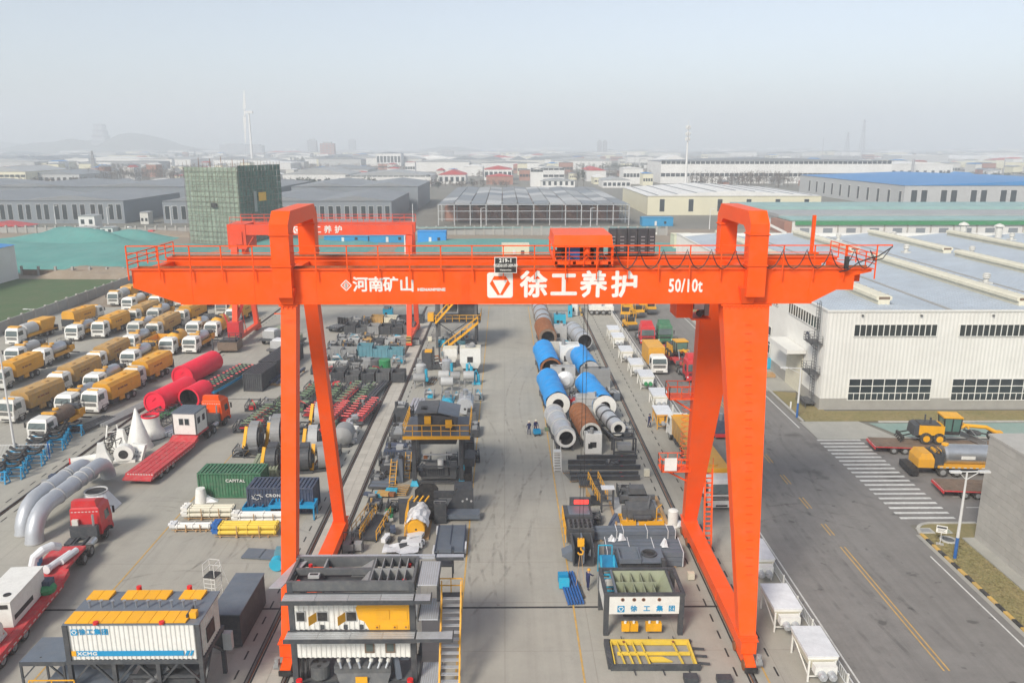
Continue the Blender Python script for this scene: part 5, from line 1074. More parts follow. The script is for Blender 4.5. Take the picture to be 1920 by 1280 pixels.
gb = MB('darkgrey'); gb.box(2.6,6.2,.1,1.6,.75,1.25); gb.hexa([(3.0,-.2,.15),(6.0,-.2,.15),(6.3,1.2,.15),(2.9,1.2,.15),(2.7,.1,.75),(6.2,.1,.75),(6.2,1.2,.75),(2.7,1.2,.75)]); gb.box(2.5,6.3,.9,1.0,1.6,1.75,'lightgrey'); sp(gb,'weigh_hopper')
for i, x in enumerate((2.9,3.5,4.1,5.0,5.6,6.1)): s = .18 if i < 3 else -.18; sp(MB('steel').cyl((x,.2,1.7),(x+s,.0,1.2),.09,n=8).cyl((x-.05*s,.22,1.78),(x+.3*s,.15,1.58),.13,'offwhite',8),'air_cylinder')
sp(MB('amber').box(4.0,4.75,-.26,-.2,.3,.72),'name_plate')
b = MB('black'); b.tube([(.5,.3,.2),(.6,.1,1.0),(.55,.3,1.9)],.12,n=6); b.tube([(.8,.5,.2),(.9,.2,1.2),(.8,.4,2.0)],.08,n=6); sp(b,'hose')
b = MB('rust'); b.cyl((1.3,1.6,1.2),(1.3,1.6,1.7),.35,n=12); sp(b,'motor')
b = MB('slate'); b.bar((6.7,.3,.2),(6.4,.8,1.8),.3); b.box(6.3,7.3,.8,1.0,1.2,1.9); sp(b,'chute')
# outside stairs with yellow rails
b = MB('amber'); x0 = W+1.5
for s in (0,1.25): b.bar((x0+s,-1.6,.1),(x0+s,2.2,5.0),.09,.22); b.bar((x0+s,-1.6,1.1),(x0+s,2.2,6.0),.07); b.bar((x0+s,-1.6,.6),(x0+s,2.2,5.5),.05)
for k in range(6):
    t = k/5
    for s in (0,1.25): b.bar((x0+s,-1.6+3.8*t,.1+4.9*t),(x0+s,-1.6+3.8*t,1.15+4.9*t),.06)
sp(b,'stair_handrail')
for k in range(15): t = (k+.5)/15; sp(MB('galv').box(x0+.06,x0+1.19,-1.75+3.8*t,-1.5+3.8*t,.1+4.9*t,.15+4.9*t),'stair_tread')
b = MB('charcoal'); b.box(x0-.1,x0+1.3,2.2,2.9,4.7,4.8); b.rail([(x0-.2,2.9,4.8),(x0+1.3,2.9,4.8)],1.0,'amber',.7,.06,1); b.box(x0-.3,x0-.1,1.8,2.0,4.8,6.8); sp(b,'stair_landing')
b = MB('charcoal')
for x in (9.0,10.0):
    for y in (3.9,4.6): b.bar((x,y,5.2),(x,y,6.9),.09)
b.box(8.95,10.05,3.85,4.65,6.1,6.2); sp(b,'side_bracket')
# ---------------------------------------------------------------- the bin group at the lower left
sb = thing('aggregate_bin_house', 'cream ribbed bin house on dark legs with yellow roof hatches and blue stripe', 'bin house', (-26.3, 42.5, 0))
W, D = 8.0, 3.4
cl = MB('white'); cl.corr((.25,0,3.45),(W-.25,0,3.45),2.3,'white',.27,.05); sp(cl,'wall_sheet',sb)
cl = MB('offwhite'); cl.corr((W,.2,3.45),(W,D-.2,3.45),2.3,'offwhite',.27,.05); cl.box(.1,W-.08,.1,D,3.5,5.6); sp(cl,'wall_sheet',sb)
for x in (.12, W-.0): sp(MB('charcoal').box(x-.15,x+.13,-.15,.0,3.3,5.8),'corner_post',sb)
b = MB('charcoal'); b.box(-.1,W+.15,-.16,-.01,3.2,3.42); b.box(-.1,W+.15,D,D+.15,3.2,3.42); b.box(W,W+.15,-.0,D,3.2,3.42); b.box(0,W+.12,-.1,D+.1,5.8,5.88,'slate'); sp(b,'frame',sb)
for x in (0.1, 2.75, 5.4, W):
    for y in (-.05, D): sp(MB('charcoal').box(x-.12,x+.12,y-.12,y+.12,0,3.2),'leg',sb)
for x in (.1,2.75,5.4):
    b = MB('charcoal'); b.bar((x+.1,-.05,1.9),(x+1.2,-.05,3.2),.11); b.bar((x+2.5,-.05,1.9),(x+1.4,-.05,3.2),.11); sp(b,'brace',sb)
b = MB('charcoal'); b.bar((W,.1,1.6),(W,D/2,3.2),.12); b.bar((W,D,1.6),(W,D/2,3.2),.12); sp(b,'brace',sb)
for row, (y0, y1, n) in enumerate(((-.05,.95,10),(2.5,3.3,10))):
    for i in range(n):
        x0 = .12+i*.72
        if row and i in (2, 7): continue
        sp(MB('amber').hexa([(x0,y0,5.9),(x0+.69,y0,5.9),(x0+.69+.1,y1,5.9),(x0+.1,y1,5.9),(x0,y0,5.97),(x0+.69,y0,5.97),(x0+.69+.1,y1,6.1),(x0+.1,y1,6.1)]),'roof_hatch',sb)
for i in range(10): sp(MB('steel').cyl((.75+i*.72,1.7,5.88),(.75+i*.72,1.7,6.3),.06,n=8).cyl((.75+i*.72,1.7,6.3),(.75+i*.72,1.7,6.36),.12,n=8),'air_cylinder',sb)
for x, y in ((3.0,3.5),(6.2,3.5),(2.0,-.1),(5.9,-.1)): sp(MB('lampred').cyl((x,y,5.9),(x,y,6.25 if y > 1 else 6.05),.16,n=10),'red_cap',sb)
b = MB('amber'); b.box(7.35,7.75,.4,.8,5.9,6.3); b.box(7.2,7.3,.3,1.4,5.9,6.2,'charcoal'); sp(b,'hatch_box',sb)
b = MB('black'); b.box(W+.06,W+.1,.9,2.2,3.9,4.9); sp(b,'dark_opening',sb)
b = MB('blueline'); b.box(.6,7.0,-.09,-.055,3.72,4.05); b.prism([(7.05,3.72),(7.25,3.72),(7.4,4.05),(7.2,4.05)],'y',-.09,-.055); b.prism([(7.33,3.72),(7.48,3.72),(7.63,4.05),(7.48,4.05)],'y',-.09,-.055); sp(b,'blue_stripe',sb)
sp(MB('amber').box(.3,.58,-.09,-.055,3.72,4.05),'yellow_square',sb)
lettering('lettering','XCMG',.30,'white',sb,(1.25,-.094,3.885),bold=.012,ext=.004,sx=1.3)
emblem(sb,(.62,-.055,5.32),.4,'blueline','white')
for ch, x in zip('徐工集团',(1.1,1.55,2.0,2.45)): lettering('lettering',ch,.42,'blueline',sb,(x,-.06,5.32),bold=.012,ext=.008)
b = MB('charcoal'); b.taper((1.2,3.0,.4,2.6,2.5),(.8,3.4,.1,3.0,3.2)); b.taper((4.6,6.6,.4,2.6,2.5),(4.2,7.0,.1,3.0,3.2)); sp(b,'hopper_cone',sb)
b = MB('slate'); b.box(-2.9,0-.15,-.1,2.4,3.3,3.36); 
for x in (-2.85,-.3): b.box(x-.06,x+.06,-.12,-.02,0,3.3,'charcoal'); b.box(x-.06,x+.06,2.3,2.4,0,3.3,'charcoal')
b.box(-2.9,-.15,-.14,-.1,3.1,3.36,'charcoal'); b.bar((-2.8,-.07,2.2),(-2,-.07,3.1),.09,mat='charcoal'); b.bar((-.3,-.07,2.2),(-1.1,-.07,3.1),.09,mat='charcoal'); b.box(-1.9,-1.8,.3,.4,3.361,3.37,'black'); b.box(-.9,-.8,1.2,1.3,3.361,3.37,'black'); sp(b,'side_platform',sb)
b = MB('slate'); b.box(-1.8,3.0,.2,2.6,1.5,1.56); b.box(-1.4,6,2.4,2.5,2.0,2.25,'amber'); b.rail([(-2.3,-.4,1.2),(.4,-.4,1.2)],1.1,'amber',1.3,.06,1); b.rail([(4.2,-.5,.9),(7.4,-.5,.9)],1.1,'amber',.9,.06,1); sp(b,'lower_walkway',sb)
b = MB('charcoal'); b.box(3.6,7.4,.2,2.4,.9,1.9); b.box(3.5,7.5,.0,.15,2.1,2.3); b.cyl((4.4,-.2,1.6),(5.8,.4,2.6),.2,'darkgrey',10); sp(b,'belt_conveyor',sb)
b = MB('lightgrey'); b.box(W+.1,W+.65,D-.2,D+.2,1.8,3.0); sp(b,'control_box',sb)
t = thing('steel_bin', 'plain dark blue-black steel box standing right of the cream bin house', 'steel bin', (-20.1, 48.6, 0), R(-1))
b = MB('charcoal'); b.box(0,2.05,0,5.4,.08,2.45); b.build('body', t); MB('slate').box(-.04,2.09,-.04,5.44,2.46,2.56).build('lid', t); MB('charcoal').box(.1,1.95,.2,5.2,0,.07).build('skid', t)
t = thing('mobile_ladder', 'white wheeled platform ladder with black step behind the steel bin', 'platform ladder', G(402,1118), R(-12))
b = MB('white')
for x in (-.45,.45):
    for y in (-.45,.45): b.bar((x,y,.1),(x,y,2.9 if y > 0 else 2.0),.045)
b.rail([(-.45,-.45,1.9),(-.45,.45,1.9),(.45,.45,1.9),(.45,-.45,1.9)],1.0,'white',.9,.04,1)
for k in range(5): b.bar((-.45,-.45-.0,.3+k*.35),(.45,-.45,.3+k*.35),.04); b.bar((.45,.45,.3+k*.35),(.45,-.45,.3+k*.35),.03)
b.bar((.45,.45,0.1),(1.2,.6,0.1),.04); b.bar((.45,.45,2.6),(1.2,.6,.1),.04); b.build('frame', t); MB('black').box(-.48,.48,-.48,.48,1.83,1.9).build('platform', t)
# hopper with the badge, and the yellow grid in front of it
hp = thing('cold_feed_hopper', 'green-lined feed hopper on dark legs, blue badge and characters on its front', 'hopper', (6.95, 49.75, 0))
W, D, zt, zl = 5.55, 3.4, 3.1, 1.35
for x in (.15, W-.15):
    for y in (.1, D-.1): sp(MB('charcoal').box(x-.17,x+.17,y-.17,y+.17,0,zt),'leg',hp)
b = MB('charcoal'); b.box(-.05,W+.05,-.12,.12,zt,zt+.18); b.box(-.05,W+.05,D-.12,D+.12,zt,zt+.18); b.box(-.05,.2,.13,D-.13,zt,zt+.18); b.box(W-.2,W+.05,.13,D-.13,zt,zt+.18); b.box(.75,.9,.13,D-.13,zt,zt+.15,'slate'); b.box(W-.75,W-.6,.13,D-.13,zt,zt+.15); sp(b,'top_rim',hp)
b = MB('cream'); b.box(.33,W-.33,-.06,-.02,zl+.35,zt-.02,'white'); b.box(-.0,.03,.3,D-.3,zl+.35,zt-.02,'white'); sp(b,'front_panel',hp)
for x in (1.25,2.05,2.7,3.8): sp(MB('rust').cyl((x,-.09,zt-.28),(x,-.061,zt-.28),.13,n=14).cyl((x,-.1,zt-.28),(x,-.091,zt-.28),.08,'black',10),'port',hp)
emblem(hp,(1.15,-.061,zl+.75),.5,'blueline','white')
for ch, x in zip('徐工集团',(2.05,2.95,3.85,4.7)): lettering('lettering',ch,.48,'blueline',hp,(x,-.066,zl+.75),bold=.014,ext=.008)
b = MB('olive'); b.hexa([(1.4,.9,zl),(4.2,.9,zl),(4.2,2.5,zl),(1.4,2.5,zl),(.92,.14,zt+.05),(4.9,.14,zt+.05),(4.9,D-.14,zt+.05),(.92,D-.14,zt+.05)]); b.f = b.f[:1]+b.f[2:]; b.mi = b.mi[:-1]; sp(b,'bin_lining',hp)
for x in (1.5,2.2,2.9,3.6): sp(MB('olive').box(x,x+.05,.3,D-.3,zl+.6,zt+.0),'divider',hp)
sp(MB('olive').box(1.0,3.9,1.65,1.72,zl+.6,zt+.04),'divider',hp); b = MB('olive'); b.hexa([(4.0,.3,zl+.5),(4.85,.3,zt),(4.85,3.0,zt),(4.0,3.0,zl+.5),(4.0,.3,zl+.56),(4.85,.3,zt+.03),(4.85,3.0,zt+.03),(4.0,3.0,zl+.56)]); sp(b,'divider',hp)
for x in (1.25,1.85,2.95,3.5): sp(MB('amber').box(x,x+.55,-.12,.25,.35,.95).cyl((x+.25,.0,.95),(x+.25,.0,1.1),.09,'white',8),'outlet_gate',hp)
b = MB('black'); b.taper((1.5,4.2,.8,2.6,.9),(1.4,4.2,.9,2.5,zl-.01)); sp(b,'outlet',hp)
yt = thing('grid_tray', 'low dark tray with a bright yellow grid inside, in front of the lettered hopper', 'tray', (7.15, 45.95, 0), R(-.5))
b = MB('charcoal'); b.box(-.2,5.7,-.15,0,0,.42); b.box(-.2,5.7,2.75,2.9,0,.3); b.box(-.35,-.02,0.001,2.749,0,.42); 
for y in (.4,1.2,2.0): b.bar((5.6,y,.2),(6.4,y-.1,.2),.12)
for x in (1.3,3.2,4.9): b.bar((x,-.15,.1),(x+.05,-.7,.1),.06); b.bar((x-.4,2.9,.3),(x-.4,3.2,.3),.06)
sp(b,'outer_frame',yt)
b = MB('brightyellow'); b.box(.1,5.5,2.55,2.74,.05,.4); b.box(5.35,5.5,.01,2.54,.05,.4); b.box(.4,5.3,1.2,1.35,.2,.4); b.box(.05,.12,.01,2.5,.1,.4); b.prism([(2.6,.6),(4.0,.6),(3.4,1.1),(2.4,1.1)],'z',.1,.2); sp(b,'yellow_rim',yt)
for x in (.75,1.3,1.8,2.4,4.6): sp(MB('brightyellow').bar((x,.05,.3),(x-.25,2.5,.3),.08,.2),'grid_bar',yt)
MB('grey').box(-.0,5.5,.01,2.5,0,.04).build('tray_floor', yt)
for x in (.9,4.3): sp(MB('rust').box(x,x+.15,2.3,2.5,.4,.45),'bracket',yt)
# ---------------------------------------------------------------- the second gantry crane, further back on the left rails
c2 = thing('gantry_crane', 'smaller red gantry crane farther back, half hidden behind the left end of the big crane', 'gantry crane', (-31.5, 140, 0))
def q2(b, n, par=c2): return b.build(n, par)
for y in (-2.2, 2.2):
    q2(MB('crane2').box(-15,15.9,y-.6,y+.6,18.6,20.3), 'girder')
for x in (-14.6, 15.2):
    for s in (-1,1): q2(MB('crane2').hexa([(x-.4,s*6-.4,1.4),(x+.4,s*6-.4,1.4),(x+.4,s*6+.4,1.4),(x-.4,s*6+.4,1.4),(x-.55,s*2.2-.5,18.5),(x+.55,s*2.2-.5,18.5),(x+.55,s*2.2+.5,18.5),(x-.55,s*2.2+.5,18.5)]), 'leg')
    q2(MB('crane2').box(x-.4,x+.4,-7,7,.7,1.38), 'sill_beam')
    for s in (-6,6):
        q2(MB('crane2').box(x-.5,x+.5,s-1.2,s+1.2,.25,.69), 'bogie'); q2(MB('hazardblack').box(x-.42,x+.42,s*1.2-.05,s*1.2+.05,.7,1.9,'kerbyellow').box(x-.43,x+.43,s*1.2-.06,s*1.2+.06,1.0,1.25).box(x-.43,x+.43,s*1.2-.06,s*1.2+.06,1.5,1.7), 'warning_board')
b = MB('crane2')
for y in (-2.9,2.9): b.rail([(-15,y,20.3),(15.9,y,20.3)],1.3,'crane2',2,.07,1)
q2(b,'handrail'); b = MB('crane2'); b.box(-15.6,-12.5,-2.9,2.9,16.2,20.4); b.box(-14.9,-13.1,-3.1,-2.95,17,19.2); q2(b,'end_frame'); q2(MB('crane2').box(-4.5,-2.4,-2.4,2.4,20.6,22),'trolley')
q2(MB('crane2').rail([(-14,-3.6,14),(-11.5,-3.6,14)],1.2,'crane2',.8,.07,1).bar((-14,-3.6,14),(-11,-3.6,18.4),.12).bar((-13.6,-3,1.4),(-15.2,-3,14),.1).box(-14.2,-11.4,-3.9,-2.9,13.9,14),'stairs')
q2(MB('red').box(-15.6,-13.6,-6.9,-4.5,1.5,4.2).bar((-14.6,-5,4.2),(-13.2,-4,8),.5).bar((-15.4,-6,3),(-16.2,-6.2,5.6),.25),'drive_unit')
q2(MB('white').bar((14.55,-2.95,2),(14.55,-2.95,18.5),.2),'cable_conduit')
b = MB('white').box(-4.0,-2.2,-3.05,-2.98,20.5,21.4); nb = q2(b,'name_board'); MB('black').box(-3.95,-2.25,-3.07,-3.051,20.55,21.35).build('board_face', nb)
emblem(c2,(-3.75,-2.81,19.45),1.2,'white','crane2')
for ch, x in zip('徐工养护',(-2.1,-.3,1.5,3.3)): lettering('lettering',ch,1.35,'white',c2,(x,-2.815,19.45),bold=.03)
# ---------------------------------------------------------------- drums between the right rail and the aisle
def drum(label, p0, p1, r, mat, rings=(), rmat='lightgrey', open_r=0, emat='white', ribs=0, name='drum', up=.55, frame=True, cat='drum', wrap=False):
    """cylinder lying along the yard from p0 (near end, ground) to p1"""
    p0, p1 = V(p0), V(p1); d = p1-p0; L_ = d.length; rz = math.atan2(d.y, d.x)-math.pi/2; t = thing(name, label, cat, (p0.x,p0.y,0), rz); z = r+up
    b = MB(mat)
    if wrap:
        r_ = random.Random(int(p0.x*10)); n, m = 30, 28; vs = []
        for j in range(n+1):
            f = .5+(L_-.5)*j/n; tie = -.05 if j % 7 == 3 else 0
            for i in range(m):
                a_ = 2*math.pi*i/m; q = r*(1+tie+.03*r_.uniform(-1,1)+.025*math.sin(a_*5+j*.8)+.02*math.sin(a_*3-j*.5)); vs.append((q*math.cos(a_), f, z+q*math.sin(a_)))
        b.add(vs, [(j*m+i,j*m+(i+1)%m,(j+1)*m+(i+1)%m,(j+1)*m+i) for j in range(n) for i in range(m)]+[tuple(range(n*m,(n+1)*m))])
    else: b.lathe((0,0,z),(0,1,0),[(0,r),(L_,r)],n=24)
    b.build('shell', t, smooth=True)
    for f in rings: MB(rmat).lathe((0,L_*f-.14,z),(0,1,0),[(0,r),(0,r*1.09),(.28,r*1.09),(.28,r)],n=24).build('ring', t)
    if ribs:
        for k in range(ribs): MB(mat).lathe((0,L_*(k+.3)/ribs,z),(0,1,0),[(0,r),(.03,r*1.06),(.12,r*1.06),(.15,r)],n=22).build('rib', t)
    ro = open_r or .01
    b = MB(emat); b.lathe((0,-.05 if not wrap else .0,z),(0,1,0),[(.06,r*1.0),(0,r*1.0),(0,ro)],n=24); b.build('end_plate', t)
    if open_r: MB('black').lathe((0,-.04,z),(0,1,0),[(0,ro*.995),(1.5,ro*.95),(1.5,.001)],n=20).build('mouth', t)
    b = MB(emat); b.lathe((0,L_+.02,z),(0,1,0),[(0,.001),(0,r)],n=20); b.build('end_plate', t)
    if frame:
        b = MB('charcoal'); b.box(-r*.8,-r*.6,.2,L_-.1,.12,.4); b.box(r*.6,r*.8,.2,L_-.1,.12,.4)
        for f in (.12,.5,.88): b.box(-r*.85,r*.85,L_*f-.12,L_*f+.12,0,.3)
        for f in (.2,.8):
            for s in (-1,1): b.cyl((s*r*.7,L_*f-.15,.55),(s*r*.7,L_*f+.15,.55),.25,'darkgrey',10)
        b.build('roller_frame', t)
    return t
def gp(x, y): q = G(x, y); return (q.x, q.y)
D3 = lambda x, y: V((*gp(x,y),0))
def dr(label, x, y, L_, r, mat, dx=0, **k): p = D3(x,y); return drum(label, p, p+V((dx,L_,0)), r, mat, **k)
dr('silver-grey drum with brown rings, farthest in the left drum row', 1021, 628, 17, 1.4, 'pipe', -.3, rings=(.15,.42,.7,.93), rmat='brown', emat='steel')
dr('rusty ribbed drum, second from the far end of the left drum row', 1027, 655, 9.5, 1.5, 'rust', -.4, ribs=9, open_r=1.1, emat='brown')
dr('drum wrapped in bright blue tarp, farther one of the left drum row', 1033, 718, 11.5, 1.6, 'tarp', -.6, wrap=True, open_r=1.3, emat='rust')
dr('blue tarp-wrapped drum, nearer one of the left row, with white end disc', 1046, 787, 11.5, 1.5, 'tarp', -.7, wrap=True, open_r=.7, emat='white')
dr('silver drum with a large dark open mouth, nearest in the left drum row', 1061, 847, 8.8, 1.12, 'galv', -.9, rings=(.07,.38,.72,.95), open_r=.8, emat='white')
dr('grey ringed drum, farthest in the right drum row', 1096, 660, 9.5, 1.3, 'pipe', -1.3, rings=(.15,.5,.85), rmat='grey', open_r=1.15, emat='lightgrey')
dr('drum wrapped in bright blue tarp, farther one of the right drum row', 1106, 722, 10.5, 1.5, 'tarp', -.8, wrap=True, emat='lightgrey')
dr('blue tarp-wrapped drum, nearer one of the right row, with a dark hole', 1133, 792, 10.5, 1.48, 'tarp', -1.3, wrap=True, open_r=.7, emat='white')
dr('rusty ribbed drum with a white box at its near end', 1107, 838, 7.5, 1.2, 'rust', -.7, ribs=7, open_r=.9, emat='offwhite')
dr('small silver drum on a black frame, nearest in the right drum row', 1158, 830, 6.4, .88, 'galv', -1.1, rings=(.25,.6,.9), rmat='charcoal', open_r=.5, emat='white', up=.9)
def boxm(label, cat, name, x, y, w, d, h, mat, rz=0, extra=None, z=0., group=None, lid=None, pos=None):
    t = thing(name, label, cat, pos if pos is not None else D3(x,y)+V((0,0,z)), rz, group)
    b = MB(mat); b.box(-w/2,w/2,0,d,.06,h); b.build('body', t)
    if lid: MB(lid).box(-w/2-.04,w/2+.04,-.04,d+.04,h+.003,h+.07).build('lid', t)
    b = MB('charcoal'); b.box(-w/2+.05,-w/2+.2,.05,d-.05,0,.057); b.box(w/2-.2,w/2-.05,.05,d-.05,0,.057); b.build('skid', t)
    if extra: extra(t, w, d, h)
    if h > .5 and d > .5: fittings(t, w, d, h+(.07 if lid else 0), int(abs(x)*7+abs(y)))
    return t
def fittings(t, w, d, h, seed):          # bits of gear on top of a casing, each its own part
    r = random.Random(seed)
    for k in range(3):
        u, v_ = r.uniform(-.36,.36)*w, r.uniform(.2,.8)*d; s_ = r.uniform(.12,.28)*min(w,d,1.6)
        if k == 0: MB(r.choice(['darkgrey','grey','black','lightgrey'])).box(u-s_,u+s_,v_-s_,v_+s_,h+.003,h+s_*r.uniform(.6,1.6)).build('gear_box', t)
        elif k == 1: MB(r.choice(['grey','charcoal','steel'])).cyl((u,v_,h),(u,v_,h+s_*2),s_*.6,n=10).build('stub_pipe', t)
        else: MB(r.choice(['charcoal','grey','steel'])).tube([(-w*.42,v_*.6,h-.1),(-w*.42,v_*.6,h+.22),(w*.2,v_*.6,h+.25),(w*.42,v_,h+.1)],.05,n=5).build('pipe', t)
    MB('black').box(-w*.3,-w*.05,-.03,-.002,h*.3,h*.55).build('cover_plate', t)
PAL = (['charcoal','darkgrey','grey','black'],['charcoal','grey','lightgrey','slate'],['charcoal','darkgrey','dustyyellow','navy'],['grey','lightgrey','steel','sky'],['charcoal','conv','darkgrey','red'])
def gadget(label, x, y, w, d, h, pal, name='machine_unit', cat='machine', rz=0.):
    r = random.Random(int(x*13+y*7)); t = thing(name, label, cat, D3(x,y), rz+r.uniform(-.12,.12)); P = PAL[pal]; b = MB(P[0])
    for s_ in (-w/2,w/2): b.bar((s_,0,.12),(s_,d,.12),.12); b.bar((s_,.1,.12),(s_,.1,h*.8),.09); b.bar((s_,d-.1,.12),(s_,d-.1,h),.09); b.bar((s_,.1,h*.8),(s_,d-.1,h),.09); b.bar((s_,.1,.2),(s_,d-.1,h*.9),.06)
    for v_ in (.1,d-.1): b.bar((-w/2,v_,h*.8),(w/2,v_,h*.8),.08); b.bar((-w/2,v_,.12),(w/2,v_,.12),.1)
    b.build('frame', t)
    for k in range(4): u, v_, a, c, e = r.uniform(-.3,.3)*w, r.uniform(.15,.85)*d, r.uniform(.12,.3)*w, r.uniform(.12,.3)*d, h*r.uniform(.3,.85); MB(P[k%4]).box(u-a,u+a,max(0,v_-c),min(d,v_+c),.15,e).build('casing', t)
    u = r.uniform(-.2,.2)*w; MB(P[1]).cyl((u-.3*w,d*.4,h*.7),(u+.3*w,d*.45,h*.7),.16*min(w,h*1.4),n=12).build('drum', t); MB(P[2]).cyl((-w*.3,d*.7,h*.4),(-w*.3,d*.7,h*1.05),.1*w,n=10).build('stub_pipe', t)
    for k in range(2): MB(P[(k+2)%4]).tube([(-w*.45,d*r.random(),h*.3),(-w*.1,d*r.random(),h*(.7+.3*k)),(w*.3,d*r.random(),h*.8),(w*.48,d*r.random(),h*.25)],.06,n=5).build('pipe', t)
    return t
def fanx(t, w, d, h): MB('lightgrey').cyl((w*.2,-.35,h*.55),(w*.2,-.003,h*.55),h*.36,n=18).build('fan_casing', t); MB('rust').cyl((w*.2,-.42,h*.55),(w*.2,-.351,h*.55),h*.14,n=12).build('shaft', t)
def gridx(t, w, d, h):
    b = MB('lightgrey')
    for k in range(5): b.box(-w/2+k*w/4-.03,-w/2+k*w/4+.03,-.05,-.003,.1,h)
    for k in range(4): b.box(-w/2,w/2,-.09,-.051,.3+k*(h-.5)/3,.36+k*(h-.5)/3)
    b.build('lattice', t)
def holex(t, w, d, h): MB('black').box(-.35,.35,-.03,-.003,h*.35,h*.62).build('dark_opening', t)
def discx(t, w, d, h): MB('plastic').lathe((w*.1,-.003,h*.4),(0,-1,0),[(0,h*.4),(.3,h*.38),(.7,h*.2),(.72,.01)],n=18).build('round_cover', t); MB('black').box(-.2,.25,-.02,-.003,h*.8,h*.95).build('slot', t)
boxm('white end panel standing behind the farther blue left drum', 'panel', 'end_panel', 1032, 672, 3.4, .3, 2.8, 'offwhite')
boxm('white casing with a round fan between the farther blue drums', 'fan casing', 'fan_casing', 1068, 690, 3.0, 2.4, 3.6, 'white', extra=fanx)
boxm('grey-white casing with a round cover above the nearer left blue drum', 'casing', 'round_cover_casing', 1055, 728, 3.5, 1.2, 3.2, 'lightgrey', extra=discx)
boxm('pale grey duct beam lying across the farther right blue drum', 'duct', 'duct_beam', 1116, 728, 4.2, 1.2, 2.8, 'grey')
boxm('white frame of square lattice between the two blue drum rows', 'lattice frame', 'lattice_frame', 1101, 790, 2.8, 1.6, 3.2, 'lightgrey', extra=gridx)
boxm('white box with a small black mark at the mouth of the rusty drum', 'box', 'inlet_box', 1112, 852, 1.9, 1.2, 2.4, 'white', extra=holex)
boxm('blue-green machine cabinet beside the far silver drum', 'cabinet', 'machine_cabinet', 1050, 612, 2.2, 2, 2.2, 'sky'); boxm('pale grey box beside the far rusty drum', 'box', 'pale_box', 1051, 640, 2.2, 2.5, 2.6, 'lightgrey')
boxm('small turquoise cabinet at the far end of the right rail', 'cabinet', 'machine_cabinet', 1069, 595, .8, .8, 2.4, 'sky'); boxm('white cabinet on the far end of the right rail', 'cabinet', 'machine_cabinet', 1077, 592, 1.2, 1, 3, 'white')
boxm('small green box on the ground left of the open silver drum', 'box', 'green_box', 1029, 808, 1.0, .5, .35, 'conv')
boxm('red machine part with black frame between the blue drums', 'machine part', 'red_burner', 1075, 768, 1.1, 1.5, 1.4, 'red', extra=fanx)
t = thing('black_support_frame', 'black steel support frame under the small silver drum', 'support frame', D3(1171,853)); b = MB('charcoal')
for x in (-1.2,1.2):
    for y in (0,1.6): b.bar((x,y,0),(x,y,2.0),.18)
b.bar((-1.2,0,2),(1.2,0,2),.18); b.bar((-1.2,1.6,2),(1.2,1.6,2),.18); b.box(-.8,.8,.2,1.4,.5,1.1,'grey'); b.box(-1.1,1.1,.0,.2,.25,.4); b.bar((-1.25,.2,2),(-1.9,5,1.4),.2); b.build('frame', t)
t = thing('white_step_ladder', 'white step ladder leaning at the open end of the near silver drum', 'step ladder', D3(1045,880)); b = MB('white')
for x in (-.38,.38): b.bar((x,-.6,0),(x,.3,1.9),.06); b.bar((x,.3,1.9),(x,.9,1.9),.06); b.bar((x,.9,0),(x,.9,3.0),.06)
for k in range(7): b.box(-.38,.38,-.62+k*.13,-.5+k*.13,.2+k*.25,.24+k*.25)
b.box(-.4,.4,.2,.95,1.88,1.94); b.build('frame', t)
for i, (x0, x1, y, l) in enumerate(((1081,1195,861,'dark steel beam, farthest of the beams laid across before the drums'),(1065,1192,870,'second dark steel beam from the far end before the drums'),(1065,1201,880,'longest dark steel beam, with a bolt head in its middle'),(1068,1197,892,'fourth dark steel beam, red-marked, before the drums'),(1070,1200,900,'nearest dark steel beam of the group before the drums'))):
    p, q = D3(x0,y), D3(x1,y); t = thing('steel_beam', l, 'steel beam', p, 0, 'dark steel beams in front of the drums'); L_ = q.x-p.x; b = MB('charcoal'); b.box(0,L_,-.16,.16,.1,.14); b.box(0,L_,-.16,.16,.46,.5); b.box(0,L_,-.03,.03,.14,.46); b.build('beam', t)
    MB('wood').box(L_*.3,L_*.3+.15,-.4,.4,0,.098).build('timber', t); MB('red').box(L_*.72,L_*.76,-.17,-.161,.47,.5).build('red_mark', t)
def rods(label, name, x, y, n, L_, w, mat, rz=0., h=.3, cat='bar bundle', r=.06, z=0, sp_=None):
    t = thing(name, label, cat, D3(x,y)+V((0,0,z)), rz)
    for i in range(n): MB(mat).cbox((-w/2+w*i/max(1,n-1),L_/2,h),(r*2,L_,r*2.4)).build('bar', t)
    MB('wood').box(-w/2-.1,w/2+.1,.3,.45,0,h-r*1.25).build('timber', t); MB('wood').box(-w/2-.1,w/2+.1,L_-.45,L_-.3,0,h-r*1.25).build('timber', t); return t
rods('pack of black bars on edge below the dark beams', 'bar_pack', 1100, 916, 8, 3.4, 1.3, 'charcoal', 0, .35, r=.06)
rods('bundle of thin rods left of the black bar pack', 'bar_pack', 1080, 905, 5, 3.0, .8, 'darkgrey', .25, .12, r=.03)
